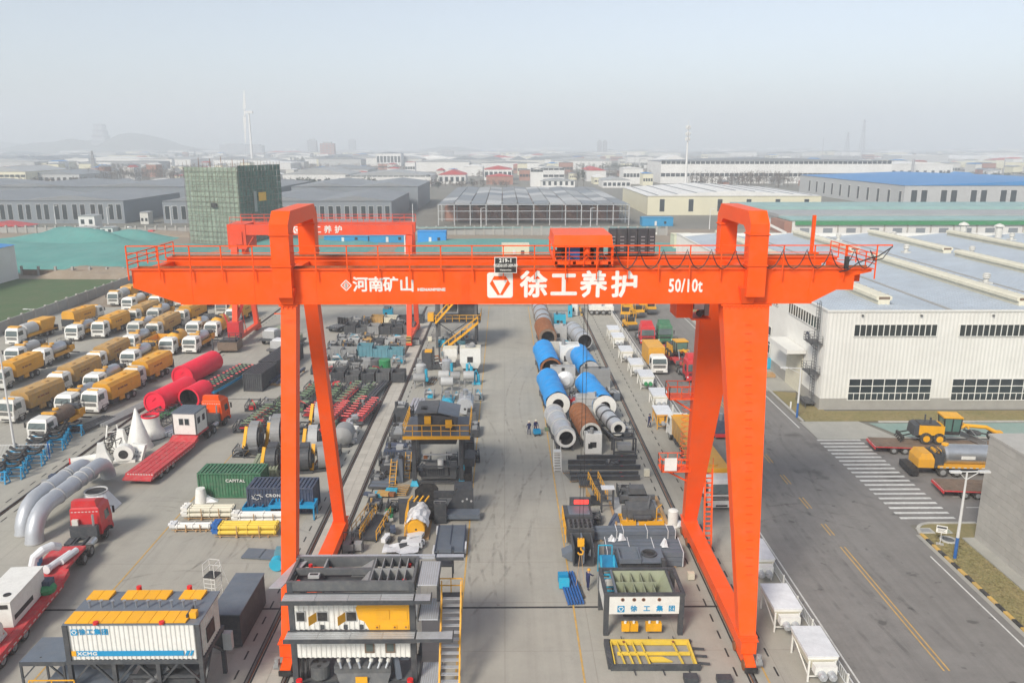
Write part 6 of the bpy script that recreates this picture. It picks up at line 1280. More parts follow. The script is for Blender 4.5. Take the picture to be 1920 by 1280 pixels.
def stairs(label, x, y, L_, w, rz, rail='amber', tread='charcoal', rise=.0, n=12, z=0.):
    t = thing('loose_stairs', label, 'stairs', D3(x,y)+V((0,0,z)), rz); b = MB(tread)
    for s in (-w/2,w/2): b.bar((s,0,.15),(s,L_,.15+rise),.08,.28)
    b.build('stringer', t)
    for k in range(n): f = (k+.5)/n; MB(tread).box(-w/2+.05,w/2-.05,L_*f-.13,L_*f+.1,.2+rise*f,.24+rise*f).build('tread', t)
    b = MB(rail)
    for s in (-w/2-.06,w/2+.06):
        b.bar((s,.1,1.05),(s,L_,1.05+rise),.06); b.bar((s,.1,.65),(s,L_,.65+rise),.05)
        for k in range(5): f = k/4; b.bar((s,.1+(L_-.1)*f,.15+rise*f),(s,.1+(L_-.1)*f,1.05+rise*f),.06)
    b.build('handrail', t); return t
stairs('stairs with yellow rails leaning over the dark beams', 1130, 942, 4.2, .9, .12, rise=.4); stairs('short brown-railed stairs beside the black stand', 1116, 948, 1.9, .9, .1, 'dustyyellow')
t = thing('black_stand', 'tall black metal stand with a pale top in front of the machine on the tray', 'stand', D3(1139,960)); b = MB('charcoal')
for x in (-.55,.55):
    for y in (0,.7): b.bar((x,y,0),(x,y,2.3),.1)
for z in (.7,1.2,1.7): b.bar((-.55,0,z),(.55,0,z),.08)
b.build('frame', t); MB('plastic').box(-.62,.62,-.05,.78,2.3,2.4).build('top', t)
t = thing('machine_on_tray', 'dark grey paver-like machine standing on a pale steel tray with timber edges', 'machine', D3(1205,985)); b = MB('lightgrey'); b.box(-2.3,2.0,0,5.6,.05,.22); b.build('tray', t)
MB('wood').box(2.02,2.3,0,5.6,.05,.35).build('timber', t); MB('wood').box(-2.5,-2.32,0,4.5,.05,.35).build('timber', t)
b = MB('darkgrey'); b.box(-1.3,1.3,.5,2.4,.5,1.3); b.box(-.9,.9,2.4,4.6,.4,1.6); b.box(-1.6,1.6,2.9,3.2,1.2,1.6); b.box(-.7,.7,3.4,4.4,1.6,2.1); b.box(-1.7,-1.3,.8,1.8,.3,1.2); b.cyl((-.8,.4,.6),(.8,.4,.6),.3,'charcoal',12); b.cyl((-1.5,4.3,.6),(1.5,4.3,.6),.4,'charcoal',12); b.bar((.5,.6,1.3),(1.0,2.2,2.0),.15); b.build('machine', t)
b = MB('amber'); b.bar((1.3,.4,.3),(1.3,.4,1.5),.08); b.bar((1.3,.4,1.5),(1.9,1.2,1.5),.08); b.build('guard', t)
def tray(label, x, y, w, d, h, mat, nx, ny=2):
    t = thing('open_tray', label, 'tray', D3(x,y)); b = MB(mat); b.box(-w/2,w/2,0,d,.05,.1); b.box(-w/2,w/2,0,.07,.1,h); b.box(-w/2,w/2,d-.07,d,.1,h); b.box(-w/2,-w/2+.07,.07,d-.07,.1,h); b.box(w/2-.07,w/2,.07,d-.07,.1,h); b.build('tray', t)
    for k in range(1,nx): MB(mat).box(-w/2+w*k/nx-.03,-w/2+w*k/nx+.03,.07,d-.07,.1,h*.9).build('divider', t)
    for k in range(1,ny): MB(mat).box(-w/2+.07,w/2-.07,d*k/ny-.02,d*k/ny+.02,.1,h*.8).build('divider', t)
tray('yellow open tray with a ladder-like frame, left of the pair', 1178, 987, 1.4, 1.7, .5, 'amber', 2, 3); tray('small yellow open tray in the middle of the pair', 1207, 985, .9, 1.2, .4, 'amber', 2); tray('wider yellow open tray, right of the pair', 1230, 985, 1.5, 1.7, .45, 'amber', 2)
t = thing('white_cylinder', 'upright white cylinder beside the right rail', 'cylinder', D3(1261,985)); b = MB('white'); b.lathe((0,0,0),(0,0,1),[(0,.62),(.1,.62),(.12,.46),(1.5,.46),(1.62,.3),(1.64,.01)],n=18); b.build('body', t, smooth=True); MB('plastic').lathe((.55,.0,0),(0,0,1),[(0,.35),(.4,.3),(.42,.01)],n=12).build('wrapped_foot', t)
t = thing('small_bracket', 'dark violet steel bracket left of the yellow trays', 'bracket', D3(1152,985)); b = MB('navy'); b.hexa([(-.6,0,0),(.6,0,0),(.7,.5,0),(-.4,.5,0),(-.5,.1,.2),(.5,.1,.2),(.3,.5,1.0),(.0,.5,1.0)]); b.bar((-.5,.0,.1),(.3,.5,.9),.1); b.build('body', t)
t = thing('control_machine', 'dark machine with a lit red sign and yellow side rails beside the aisle line', 'machine', D3(1090,1022)); b = MB('charcoal'); b.box(-1.2,1.1,0,2.2,.3,1.4); b.box(-1.3,1.2,2.3,4.6,.3,1.6); b.box(-1.1,1.0,.3,2.0,1.4,1.5,'darkgrey'); b.box(-.9,1.0,2.6,4.4,1.6,1.68,'slate'); b.box(-.7,1.2,4.3,4.6,1.6,2.4); b.build('body', t)
b = MB('darkgrey')
for i in range(5):
    for j in range(3): b.box(-1.0+i*.4,-.75+i*.4,-.05,-.003,.45+j*.3,.6+j*.3); b.cyl((-.85+i*.4,.4+j*.55,1.5),(-.85+i*.4,.4+j*.55,1.75),.1,'black',8)
b.build('valve_block', t, kind='stuff')
m_ = bpy.data.materials.new('sign_red'); m_.use_nodes = True; q_ = m_.node_tree.nodes['Principled BSDF']; q_.inputs['Base Color'].default_value = (.6,.02,.02,1); q_.inputs['Emission Color'].default_value = (1,.04,.03,1); q_.inputs['Emission Strength'].default_value = 1.6; MATS['sign_red'] = m_
MB('sign_red').box(-.3,1.0,4.26,4.297,1.85,2.25).build('lit_sign', t)
b = MB('amber'); b.rail([(-1.35,.2,.2),(-1.35,4.4,.2)],1.4,'amber',1.4,.07,1); b.build('side_rail', t)
t = thing('dark_chute', 'open-topped dark chute standing under the yellow crane hook', 'chute', D3(1094,1062)); b = MB('charcoal'); b.box(-.85,-.75,0,2.6,.1,1.7); b.box(.75,.85,0,2.6,.1,1.7); b.box(-.75,.75,2.5,2.6,.1,1.7); b.box(-.06,.06,0,2.5,.3,1.75,'slate'); b.box(-.75,.75,0,2.5,.1,.16); b.hexa([(-1.7,.6,.6),(-.86,.6,.1),(-.86,1.8,.1),(-1.7,1.8,.6),(-1.7,.6,.7),(-.86,.6,1.1),(-.86,1.8,1.1),(-1.7,1.8,.7)],'slate'); b.build('body', t)
def beamstack(label, x, y, L_, rows, cols, straps, rz=0):
    t = thing('beam_stack', label, 'beam stack', D3(x,y), rz)
    for j in range(cols):
        for i in range(rows):
            b = MB('slate'); y0, z0 = j*.62, .12+i*.42; b.box(0,L_,y0,y0+.05,z0,z0+.38); b.box(0,L_,y0+.05,y0+.42,z0+.28,z0+.34); b.box(0,L_,y0+.05,y0+.42,z0,z0+.05,'navy'); b.box(.0,L_,y0+.42,y0+.47,z0,z0+.38); b.build('beam', t)
    for f in straps: MB('plastic').box(L_*f,L_*f+.06,-.03,cols*.62,.12+rows*.42,.15+rows*.42).box(L_*f,L_*f+.06,-.05,-.031,.1,.15+rows*.42).build('strap', t)
    MB('wood').box(.6,.8,0,cols*.62,0,.118).build('timber', t); MB('wood').box(L_-.8,L_-.6,0,cols*.62,0,.118).build('timber', t)
beamstack('stack of dark blue-grey channel beams, farther one, tied with white straps', 1112, 1014, 7.2, 2, 2, (.0,.28,.36,.65,.9,.99)); beamstack('larger stack of dark blue-grey channel beams, nearer one, tied with white straps', 1137, 1062, 6.3, 3, 4, (.0,.3,.62,.98), -.03)
for i, (x, y, h) in enumerate(((1147,1040,.9),(1164,1038,.9),(1245,1052,1.3),(1109,1042,1.0))): t = lat = MB('plastic'); r_ = random.Random(i+3); lat.add([(r_.uniform(-.08,.08)+(q%4-1.5)*.22, r_.uniform(-.1,.1)+(q//4-1.5)*.2, (.05 if q%4 in (0,3) or q//4 in (0,3) else h*r_.uniform(.3,.7))) for q in range(16)], [(q,q+1,q+5,q+4) for q in (0,1,2,4,5,6,8,9,10)]); tag(lat.build('plastic_wrap', None, D3(x,y)+V((0,0,1.35 if i < 3 else 0))), ['crumpled clear plastic on the left end of the near beam stack','crumpled clear plastic, second from the left on the near beam stack','tall clear plastic sheet at the corner of the dark machine','crumpled white plastic behind the blue steps'][i], 'plastic sheet')
t = thing('dark_machine', 'dark machine with round top hole, open tray and blue side behind the lettered hopper', 'machine', D3(1200,1102)); b = MB('slate'); b.box(-1.6,2.1,1.2,3.2,1.2,1.6,'charcoal'); b.box(-1.5,.2,.9,2.9,1.6,1.66); b.box(-1.5,-1.4,.9,2.9,1.66,2.0); b.box(.1,.2,.9,2.9,1.66,2.0); b.box(-1.4,.1,.9,1.0,1.66,2.0); b.box(-1.4,.1,2.8,2.9,1.66,2.0); b.box(.25,2.1,.9,3.1,1.62,1.75); b.build('top', t)
b = MB('charcoal'); b.lathe((1.0,2.1,1.751),(0,0,1),[(0,.62),(.16,.62),(.16,.5),(.02,.48)],n=20); b.cyl((1.0,2.1,1.752),(1.0,2.1,1.76),.5,'black',20); b.build('round_mouth', t)
b = MB('charcoal'); b.box(1.75,2.1,.6,1.1,0,2.0); b.box(-1.3,.9,.8,2.6,.2,1.2,'black'); b.box(-1.6,-1.3,.9,2.8,0,1.3); b.cyl((.9,.7,.3),(1.6,.7,1.1),.25,'darkgrey',10); b.build('base', t)
b = MB('sky'); b.box(-3.0,-1.65,.6,2.8,1.2,1.35,'blueline'); 
for k in range(6): b.box(-3.0,-2.0,-.9+k*.25,-.7+k*.25,.25+k*.2,.3+k*.2)
b.rail([(-3.0,-1.0,0),(-3.0,1.0,1.3)],1.0,'sky',.6,.05,1); b.rail([(-2.0,-1.0,0),(-2.0,1.0,1.3)],1.0,'sky',.6,.05,1); b.bar((-3.0,2.6,0),(-3.0,2.6,2.3),.08); b.bar((-1.9,2.6,0),(-1.9,2.6,2.3),.08); b.bar((-3.0,2.6,2.3),(-1.9,2.6,2.3),.08); b.build('blue_steps', t); MB('white').box(-2.75,-2.2,-1.0,-.95,.8,1.3).build('notice', t)
for i, (x, y, m, l) in enumerate(((1056,1092,'blueline','blue trestle behind the pale blue box by the aisle line'),(1058,1104,'sky','pale blue box in front of the blue trestle'))): boxm(l, 'trestle' if i == 0 else 'box', 'trestle' if i == 0 else 'small_box', x, y, .8, .5, .7, m)
rods('blue steel rails laid side by side along the aisle line', 'rail_bundle', 1080, 1134, 6, 4.6, 1.1, 'blue', .10, .14, r=.07); rods('short dark bar lying beside the blue rails', 'bar_pack', 1096, 1122, 1, 2.4, .1, 'charcoal', .12, .1)
boxm('small white marker box between the hopper and the right rail', 'marker box', 'marker_box', 1296, 1088, .52, .4, .62, 'cream'); boxm('small cream marker box at the timber edge by the right rail', 'marker box', 'marker_box', 1213, 894, .55, .4, .8, 'cream'); boxm('small cream marker box beside the left rail pair', 'marker box', 'marker_box', 682, 782, .6, .5, .7, 'cream'); boxm('small cream marker box at the far left rail', 'marker box', 'marker_box', 806, 640, .7, .5, .8, 'cream'); boxm('small cream marker box beside the green drum', 'marker box', 'marker_box', 725, 698, .7, .5, .8, 'cream')
for i, (x, y) in enumerate(((1297,1283),(1360,1285))): boxm(['small dark box cut by the bottom edge, left one','larger dark box cut by the bottom edge, nearest the right rail'][i], 'box', 'dark_box', x, y, [.9,.95][i], .6, .45, 'charcoal')
for x, y, w, d, h, p, l in ((1082,800,1.2,2,1.2,0,'black machine frame squeezed between silver and rusty drum'),(1152,752,1.6,2.2,1.4,1,'dark machine frame at the right end of the nearer blue drum'),(1078,750,1.4,1.6,1.4,0,'dark frame between the two nearer blue drums'),(1090,668,1.6,2,1.6,1,'grey machine frame between the far drums'),(1064,657,1.4,2,1.6,3,'turquoise-grey machine between the far rusty and grey drums'),(1178,820,1.3,2.4,1.3,1,'dark frame between the small silver drum and the right rail'),(1150,880,1.2,1.2,.8,0,'small dark machine at the right of the yellow stairs'),(1172,935,1.3,1.6,1.0,0,'dark machine frame left on the steel tray'),(1115,985,1.3,1.4,.8,0,'low dark frame behind the farther beam stack'),(1073,1000,.9,1.6,1.0,2,'narrow frame with ochre box beside the lit-sign machine'),(1140,1115,1.2,1.4,1.1,3,'blue-grey frame beside the blue steps'),(1063,640,1.2,1.6,1.3,3,'turquoise-grey machine beside the far box')): gadget(l, x, y, w, d, h, p)
# ---------------------------------------------------------------- white feeder hoppers along the road fence
def feeder():
    t = thing('feeder_hopper', '', 'hopper', group='white feeder hoppers along the road fence')
    b = MB('white'); b.box(-1.1,1.1,0,3.6,1.9,2.1); b.hexa([(-.8,.3,1.0),(.8,.3,1.0),(.8,3.3,1.0),(-.8,3.3,1.0),(-1.1,0,1.9),(1.1,0,1.9),(1.1,3.6,1.9),(-1.1,3.6,1.9)],'cream'); b.build('bin', t)
    MB('plastic').hexa([(-1.14,-.04,2.103),(1.14,-.04,2.103),(1.14,3.64,2.103),(-1.14,3.64,2.103),(-1.14,-.04,2.2),(1.14,-.04,2.2),(1.14,3.64,2.26),(-1.14,3.64,2.26)]).build('lid', t)
    for x in (-.95,.95):
        for y in (.1,3.5): MB('white').bar((x,y,0),(x,y,1.88),.12).build('leg', t)
    b = MB('white'); b.bar((-.95,.1,.5),(-.95,3.5,1.6),.08); b.bar((.95,.1,.5),(.95,3.5,1.6),.08); b.bar((-.95,.1,.45),(.95,.1,.45),.08); b.build('brace', t)
    b = MB('white'); b.box(-.8,.8,-.7,-.05,1.1,1.75); b.build('feeder_box', t)
    for x in (-.35,.35): MB('galv').cyl((x,-1.15,1.2),(x,-.72,1.2),.3,n=14).cyl((x,-1.35,1.2),(x,-1.152,1.2),.16,n=10).build('motor', t)
    return t
FE = feeder()
for x, y, l, sw in ((1146,638,'white feeder hopper farthest along the road fence',None),(1159,653,'white feeder hopper, second from the far end of the road fence',None),(1172,680,'white feeder hopper, third from the far end, before the pair with legs',None),(1194,706,'white feeder hopper with slim legs, level with the yellow box truck',None),(1213,730,'white feeder hopper with a green motor cover, just below the yellow box truck',{'galv':'green'}),(1240,768,'white feeder hopper with two grey motors, next to the yellow one',None),(1233,805,'yellow-sided feeder hopper beside the standing worker',{'cream':'dustyyellow','white':'yellow'}),(1432,1088,'white feeder hopper partly hidden behind the right crane leg',None),(1474,1185,'white feeder hopper with twin motors right of the crane leg foot',None),(1545,1278,'white feeder hopper nearest to the camera, cut by the bottom edge',None)):
    big = .88 if y > 1000 else .9; p = D3(x,y); p.x = max(19.4, min(p.x, 20.3)); place(FE, l, p, 0, sw, big)
def railing(label, x, y0, y1, h, mat, panel=3.0):
    t = thing('road_fence', label, 'fence', (x, y0, 0)); n = int((y1-y0)/panel)
    proto = MB(mat); proto.box(-.03,.03,.06,panel-.06,.12,.18); proto.box(-.03,.03,.06,panel-.06,h-.1,h-.04); k = int(panel/.28)
    for i in range(k): proto.box(-.012,.012,.15+i*.28,.175+i*.28,.18,h-.1)
    o = proto.build('panel', t); po = MB('white').box(-.06,.06,-.06,.06,0,h+.05).build('post', t)
    for i in range(n+1):
        if i and i < n: c = o.copy(); C.objects.link(c); adopt(c, t); c.location.y = i*panel
        if i: c = po.copy(); C.objects.link(c); adopt(c, t); c.location.y = i*panel
railing('low white railing between the yard strip and the asphalt road', 21.75, 38, 164, .95, 'lamp')
rect('fence_kerb', 21.9, 22.3, 30, 168, 'g_apron', .06)
t = thing('road_fence', 'white picket fence at the left edge beside the blue idler frames', 'fence', G(-10, 862), R(3)); 
for k in range(2): MB('blue').box(5.8*k,5.8*k+.1,-.05,.05,0,2.0).build('post', t)
b = MB('lamp')
for k in range(40): b.box(.15+k*.15,.18+k*.15,-.015,.015,.2,1.8)
b.box(0,6.1,-.02,.02,.3,.36); b.box(0,6.1,-.02,.02,1.65,1.7); b.build('picket_panel', t)
# ---------------------------------------------------------------- left yard: drums, ducts, containers, pallets
def rdrum(label, x, y, L_, r, dx, open_=False, z=0.):
    p = D3(x,y); d = V((dx,L_,0)); rz = math.atan2(d.y,d.x)-math.pi/2; t = thing('red_tank', label, 'tank', p+V((0,0,z)), rz, 'red tanks at the edge of the truck park')
    b = MB('drumred'); b.lathe((0,0,r),(0,1,0),[(0,r*.96),(.1,r),(L_,r),(L_,.01)],n=26); b.build('shell', t, smooth=True)
    MB('drumred').lathe((0,-.06,r),(0,1,0),[(0,r*.9),(0,r*1.06),(.3,r*1.06),(.3,r)],n=26).build('rim', t)
    if open_: MB('black').lathe((0,-.02,r),(0,1,0),[(0,r*.9),(2,r*.85),(2,.01)],n=22).build('mouth', t)
    else:
        MB('drumred').lathe((0,.04,r),(0,-1,0),[(0,r*.92),(.08,.01)],n=26).build('end_plate', t); MB('black').cyl((r*.55,-.06,r*.7),(r*.55,-.04,r*.7),.16,n=10).build('port', t); MB('drumred').bar((-.3,-.06,r*1.2),(.2,-.06,r*1.5),.1).build('lifting_lug', t)
    for f in (.3,.7): MB('charcoal').box(-r*.8,r*.8,L_*f-.12,L_*f+.12,-.0,.14).build('cradle', t)
    return t
rdrum('upper red tank, closed end plate facing the camera, lying beyond the lower one', 344, 726, 9.0, 1.55, 1.3); rdrum('lower red tank with a grey port on its end, nearest the trucks', 292, 776, 7.6, 1.45, 1.5); rdrum('open-mouthed red tank half hidden behind the low-loader cabin', 356, 766, 4.0, 1.4, .6, True)
def duct(label, p, q, r):
    p, q = D3(*p), D3(*q); d = (q-p).normalized(); L_ = (q-p).length; t = thing('bent_duct', label, 'duct', p, math.atan2(d.y,d.x)-math.pi/2); h = 2.6; b = MB('pipe'); pts = []
    for k in range(7): a = k/6*math.pi/2; pts.append((0, h*1.0*(1-math.cos(a)), h*math.sin(a)*.95+.02))
    pts += [(0, h+2, h*.95), (0, L_-h-1, h*.95)]
    for k in range(6): a = k/5*math.pi/2; pts.append((0, L_-h*.7+h*.7*math.sin(a), h*.95-h*.7*(1-math.cos(a))))
    b.tube(pts, r, n=18); b.build('pipe', t, smooth=True)
    for y in (h+1.4, h+4.2, L_*.62, L_-h-1.2): MB('lightgrey').lathe((0,y,h*.95),(0,1,0),[(0,r),(0,r*1.1),(.12,r*1.1),(.12,r)],n=20).build('flange', t)
    MB('lightgrey').lathe((0,0,.02),(0,0,1),[(0,r),(0,r*1.08),(.1,r*1.08),(.1,r)],n=20).build('flange', t)
duct('long silver bent duct, nearer of the two lying along the left rail', (65,1016), (205,903), .72); duct('long silver bent duct, farther one partly behind its twin', (45,1000), (172,905), .7)
t = thing('white_hood', 'pale square-to-round hood with open dark top beside the red tractor', 'hood', D3(178,962)); b = MB('plastic'); n = 16; sq = []
for k in range(n): a = 2*math.pi*k/n+math.pi/n; m = 1.5/max(abs(math.cos(a)),abs(math.sin(a))); sq.append((math.cos(a)*m, 1.2+math.sin(a)*m, 0))
ci = [(-.3+.95*math.cos(2*math.pi*k/n+math.pi/n), 1.2+.95*math.sin(2*math.pi*k/n+math.pi/n), 1.7) for k in range(n)]
b.add(sq+ci, [(i,(i+1)%n,n+(i+1)%n,n+i) for i in range(n)]); b.build('shell', t); MB('lightgrey').lathe((-.3,1.2,1.68),(0,0,1),[(0,.95),(0,1.05),(.12,1.05),(.12,.95),(0,.9)],n=20).cyl((-.3,1.2,1.66),(-.3,1.2,1.7),.92,'black',18).build('rim', t)
t = thing('white_cone', 'tall pointed white cone standing among the white parts', 'cone', D3(262,838)); MB('white').lathe((0,0,0),(0,0,1),[(0,1.5),(.3,1.35),(4.6,.12),(4.7,.01)],n=20).build('body', t, smooth=True)
t = thing('white_reducer', 'white funnel-shaped reducer with a red upper rim beside the tall cone', 'reducer', D3(286,818)); MB('white').lathe((0,0,0),(0,0,1),[(0,1.6),(.5,1.55),(1.2,1.0),(2.5,.98)],n=20).build('body', t, smooth=True); MB('drumred').lathe((0,0,2.2),(0,0,1),[(.3,1.0),(.32,1.02),(.5,1.02),(.5,.9),(.2,.85)],n=20).build('rim', t); MB('black').cyl((0,0,0),(0,0,.06),1.75,n=20).build('pallet', t)
t = thing('white_stub', 'small white cone stub on the ground at the green container corner', 'cone', D3(378,940)); MB('white').lathe((0,0,0),(0,0,1),[(0,.62),(1.4,.42),(1.4,.01)],n=16).build('body', t, smooth=True); MB('plastic').hexa([(.5,-.3,0),(1.6,-.1,0),(1.5,.5,0),(.4,.4,0),(.55,-.1,.5),(.9,0,.35),(.8,.3,.4),(.5,.3,.6)]).build('wrap', t)
def white_part(l, x, y, kind, rz=0):
    t = thing('white_casting', l, 'machine part', D3(x,y), rz); b = MB('white')
    if kind == 0: b.lathe((0,0,1.0),(0,1,0),[(0,.5),(0,1.0),(.9,1.0),(.9,.5)],n=18); b.box(-1.1,1.1,.0,.9,0,.3); b.build('body', t); MB('black').cyl((0,-.02,1.0),(0,.02,1.0),.5,n=16).build('bore', t)
    elif kind == 1: b.hexa([(-.9,0,0),(.9,0,0),(.9,.4,0),(-.9,.4,0),(-.9,.8,1.5),(.9,.8,1.5),(.9,1.2,1.5),(-.9,1.2,1.5)]); b.build('body', t); c = MB('grey'); [c.hexa([(-.7+i*.38,.13+j*.24-.02,.3+j*.4),(-.45+i*.38,.13+j*.24-.02,.3+j*.4),(-.45+i*.38,.13+j*.24+.02,.3+j*.4),(-.7+i*.38,.13+j*.24+.02,.3+j*.4),(-.7+i*.38,.25+j*.24-.02,.5+j*.4),(-.45+i*.38,.25+j*.24-.02,.5+j*.4),(-.45+i*.38,.25+j*.24+.02,.5+j*.4),(-.7+i*.38,.25+j*.24+.02,.5+j*.4)]) for i in range(4) for j in range(3)]; c.build('slots', t, kind='stuff')
    elif kind == 2: b.taper((-1.0,1.0,0,1.6,0),(-.5,.5,.4,1.2,1.2)); b.taper((-.5,.5,.4,1.2,1.2),(-.3,.3,.6,1.0,2.3)); b.build('body', t)
    elif kind == 3: b.tube([(-1.6,0,.45),(1.6,.2,.45)],.42,n=12); b.build('body', t); MB('lampred').lathe((-1.62,0,.45),(-1,0,0),[(0,.44),(.12,.44),(.12,.3),(.02,.28)],n=14).build('red_ring', t)
    elif kind == 4:
        for x0 in (-.8,.8):
            b.bar((x0,0,0),(x0*.6,.8,2.2),.12); b.bar((x0,.8,0),(x0*.6,.8,2.2),.12)
        b.bar((-.8,0,.5),(.8,0,.5),.1); b.bar((-.65,.5,1.5),(.65,.5,1.5),.1); b.build('frame', t)
    return t
for a in (('round white casing with open bore left of the slotted plate',233,868,0,.2),('white slotted plate leaning beside the tall cone',252,862,1,-.3),('white stepped casting behind the round casing',224,845,2),('white open frame leaning before the dark truss pile',212,835,4,.3),('white wrapped tube with a red ring, left one near the ducts',165,868,3,.5),('white wrapped tube with a red ring, right one near the ducts',178,882,3,.6),('white square casting between tubes and frame',192,872,2,.4)): white_part(*a)
b = MB('grey'); b.tube([(-.9,0,.4),(.9,.9,.4)],.36,n=12); b.box(-.3,.3,.2,.8,.7,1.1,'navy'); tag(b.build('dark_motor', None, D3(96,912)), 'dark grey motor with cover on the ground left of the silver ducts', 'motor')
b = MB('green'); b.box(-.5,.5,0,.5,0,.5); b.box(-.3,.9,.2,.7,.5,.75,'white'); tag(b.build('green_gearbox', None, D3(124,892)), 'small green and white gearbox behind the silver ducts', 'gearbox')
def idler():
    t = thing('idler_frame', '', 'idler frame', group='blue idler frames in a row along the left rail')
    b = MB('blueline')
    for x in (-1.0,1.0): b.bar((x,-.4,0),(x*.9,0,1.3),.09); b.bar((x,.4,0),(x*.9,0,1.3),.09); b.bar((x,-.4,.06),(x,.4,.06),.08)
    b.bar((-1.1,0,1.25),(1.1,0,1.25),.12); b.bar((-1,-.3,.4),(1,-.3,.4),.07); b.build('frame', t)
    for p, q in (((-1.0,0,1.75),(-.45,0,1.4)),((-.4,0,1.38),(.4,0,1.38)),((.45,0,1.4),(1.0,0,1.75))): MB('black').cyl(p,q,.16,n=8).build('roller', t)
    return t
ID = idler(); i0, i1 = D3(8,905), D3(140,812)
for k in range(26): r_ = (k*37 % 11)/11-.5; place(ID, 'blue-legged conveyor idler frame with three black rollers in the row along the rail', i0.lerp(i1, k/25)+V((r_*1.2-(k%2)*1.1, (k%2)*.3, 0)), R(8*r_))
def truss(label, x, y, L_, w, h, mat, rz=0., n=8, rails=True, roller=None, z=0., deck=None):
    t = thing('conveyor_frame', label, 'conveyor frame', D3(x,y)+V((0,0,z)), rz); b = MB(mat)
    for s in (-w/2,w/2):
        b.bar((s,0,.15),(s,L_,.15),.1); b.bar((s,0,h),(s,L_,h),.08)
        for k in range(n): y0, y1 = L_*k/n, L_*(k+1)/n; b.bar((s,y0,.15),(s,y0,h),.06); b.bar((s,y0,.15 if k%2 else h),(s,y1,h if k%2 else .15),.05)
    for k in range(n+1): b.bar((-w/2,L_*k/n,.15),(w/2,L_*k/n,.15),.07); b.bar((-w/2,L_*k/n,h),(w/2,L_*k/n,h),.06)
    b.build('truss', t)
    if roller:
        for k in range(n): MB(roller).cyl((-w*.38,L_*(k+.5)/n,h+.08),(w*.38,L_*(k+.5)/n,h+.08),.09,n=7).build('roller', t)
    if deck: MB(deck).box(-w/2+.06,w/2-.06,.1,L_-.1,.24,.28).build('belt', t)
    return t
for a in (('long black truss pile behind the white parts',222,838,8.5,1.6,1.5,'charcoal',-.25,9),('second black truss, beside the white castings',196,852,8.0,1.5,1.4,'black',-.32,8),('dark truss with green bed at the foot of the lower red tank',265,800,7.0,1.8,1.0,'charcoal',-.25,7,True,None,0,'green')): truss(*a)
rods('pack of silver wrapped tubes right of the red-rimmed reducer', 'tube_bundle', 318, 820, 7, 6.0, 3.2, 'pipe', -.3, .3, 'tube bundle', r=.2); rods('long row of dark screw tubes at the foot of the trucks', 'tube_bundle', 190, 800, 5, 13, 1.4, 'grey', -.22, .2, 'tube bundle', r=.14); rods('short row of dark frames left of the black truss', 'tube_bundle', 145, 812, 5, 5.5, 1.6, 'charcoal', -.25, .25, 'tube bundle', r=.12); rods('few brown boards on the ground behind the clean front trucks', 'board_pile', 290, 716, 4, 3.0, 1.0, 'brown', 1.2, .15)
# shipping containers
def container(label, x, y, w, mat, text=None, d=2.44, h=2.59, rz=0., emb=None, tx=.5):
    t = thing('shipping_container', label, 'shipping container', D3(x,y), rz)
    b = MB(mat); b.corr((.12,0,.2),(w-.12,0,.2),h-.35,mat,.28,-.05); b.corr((w,.1,.2),(w,d-.1,.2),h-.35,mat,.28,-.05); b.corr((0,d-.1,.2),(0,.1,.2),h-.35,mat,.28,-.05); b.box(.1,w-.1,d-.04,d,.2,h-.15); b.build('side_wall', t)
    n = int(w/.36); b = MB(mat)
    for k in range(n): b.box(.05+(w-.1)*k/n,.05+(w-.1)*(k+.55)/n,.05,d-.05,h-.10,h+.0)
    b.box(.05,w-.05,.05,d-.05,h-.14,h-.101); b.build('roof', t)
    b = MB(mat)
    for x0 in (0,w): 
        for y0 in (0,d): b.box(x0-.07,x0+.07,y0-.07,y0+.07,0,h)
    for y0 in (0,d): b.box(.071,w-.071,y0-.06,y0+.06,h-.12,h+.01); b.box(.071,w-.071,y0-.06,y0+.06,.05,.2)
    for x0 in (0,w): b.box(x0-.06,x0+.06,.071,d-.071,h-.12,h+.01); b.box(x0-.06,x0+.06,.071,d-.071,.05,.2)
    b.build('frame', t)
    if text: lettering('lettering', text, .42, 'white', t, (w*tx,-.075,h-.75), bold=.008, sx=1.1)
    if emb:
        b = MB('white'); 
        for k in range(7): a = k*.9; b.bar((.55*math.cos(a),-.07,.3*math.sin(a)),(.3*math.cos(a+.8),-.07,.2*math.sin(a+.8)),.03,.1,up=(0,1,0))
        b.build('emblem', t, (emb,0,h-.9))
    return t
container('dark green shipping container with white lettering', 375, 933, 6.06, 'congreen', 'CAPITAL', rz=-.02, tx=.6); container('navy blue shipping container with white lettering behind the left crane leg', 467, 962, 6.06, 'navy', 'CRONOS', rz=-.02, emb=.9, tx=.45)
for i, (x, y) in enumerate(((398,715),(428,690),(455,670))): container(['dark grey container, nearest in the row beyond the flat trailer','dark grey container, middle one in the row beyond the flat trailer','dark grey container, farthest in the row beyond the flat trailer'][i], x+60, y+18, 2.6, 'charcoal', d=5.6, rz=-.1)
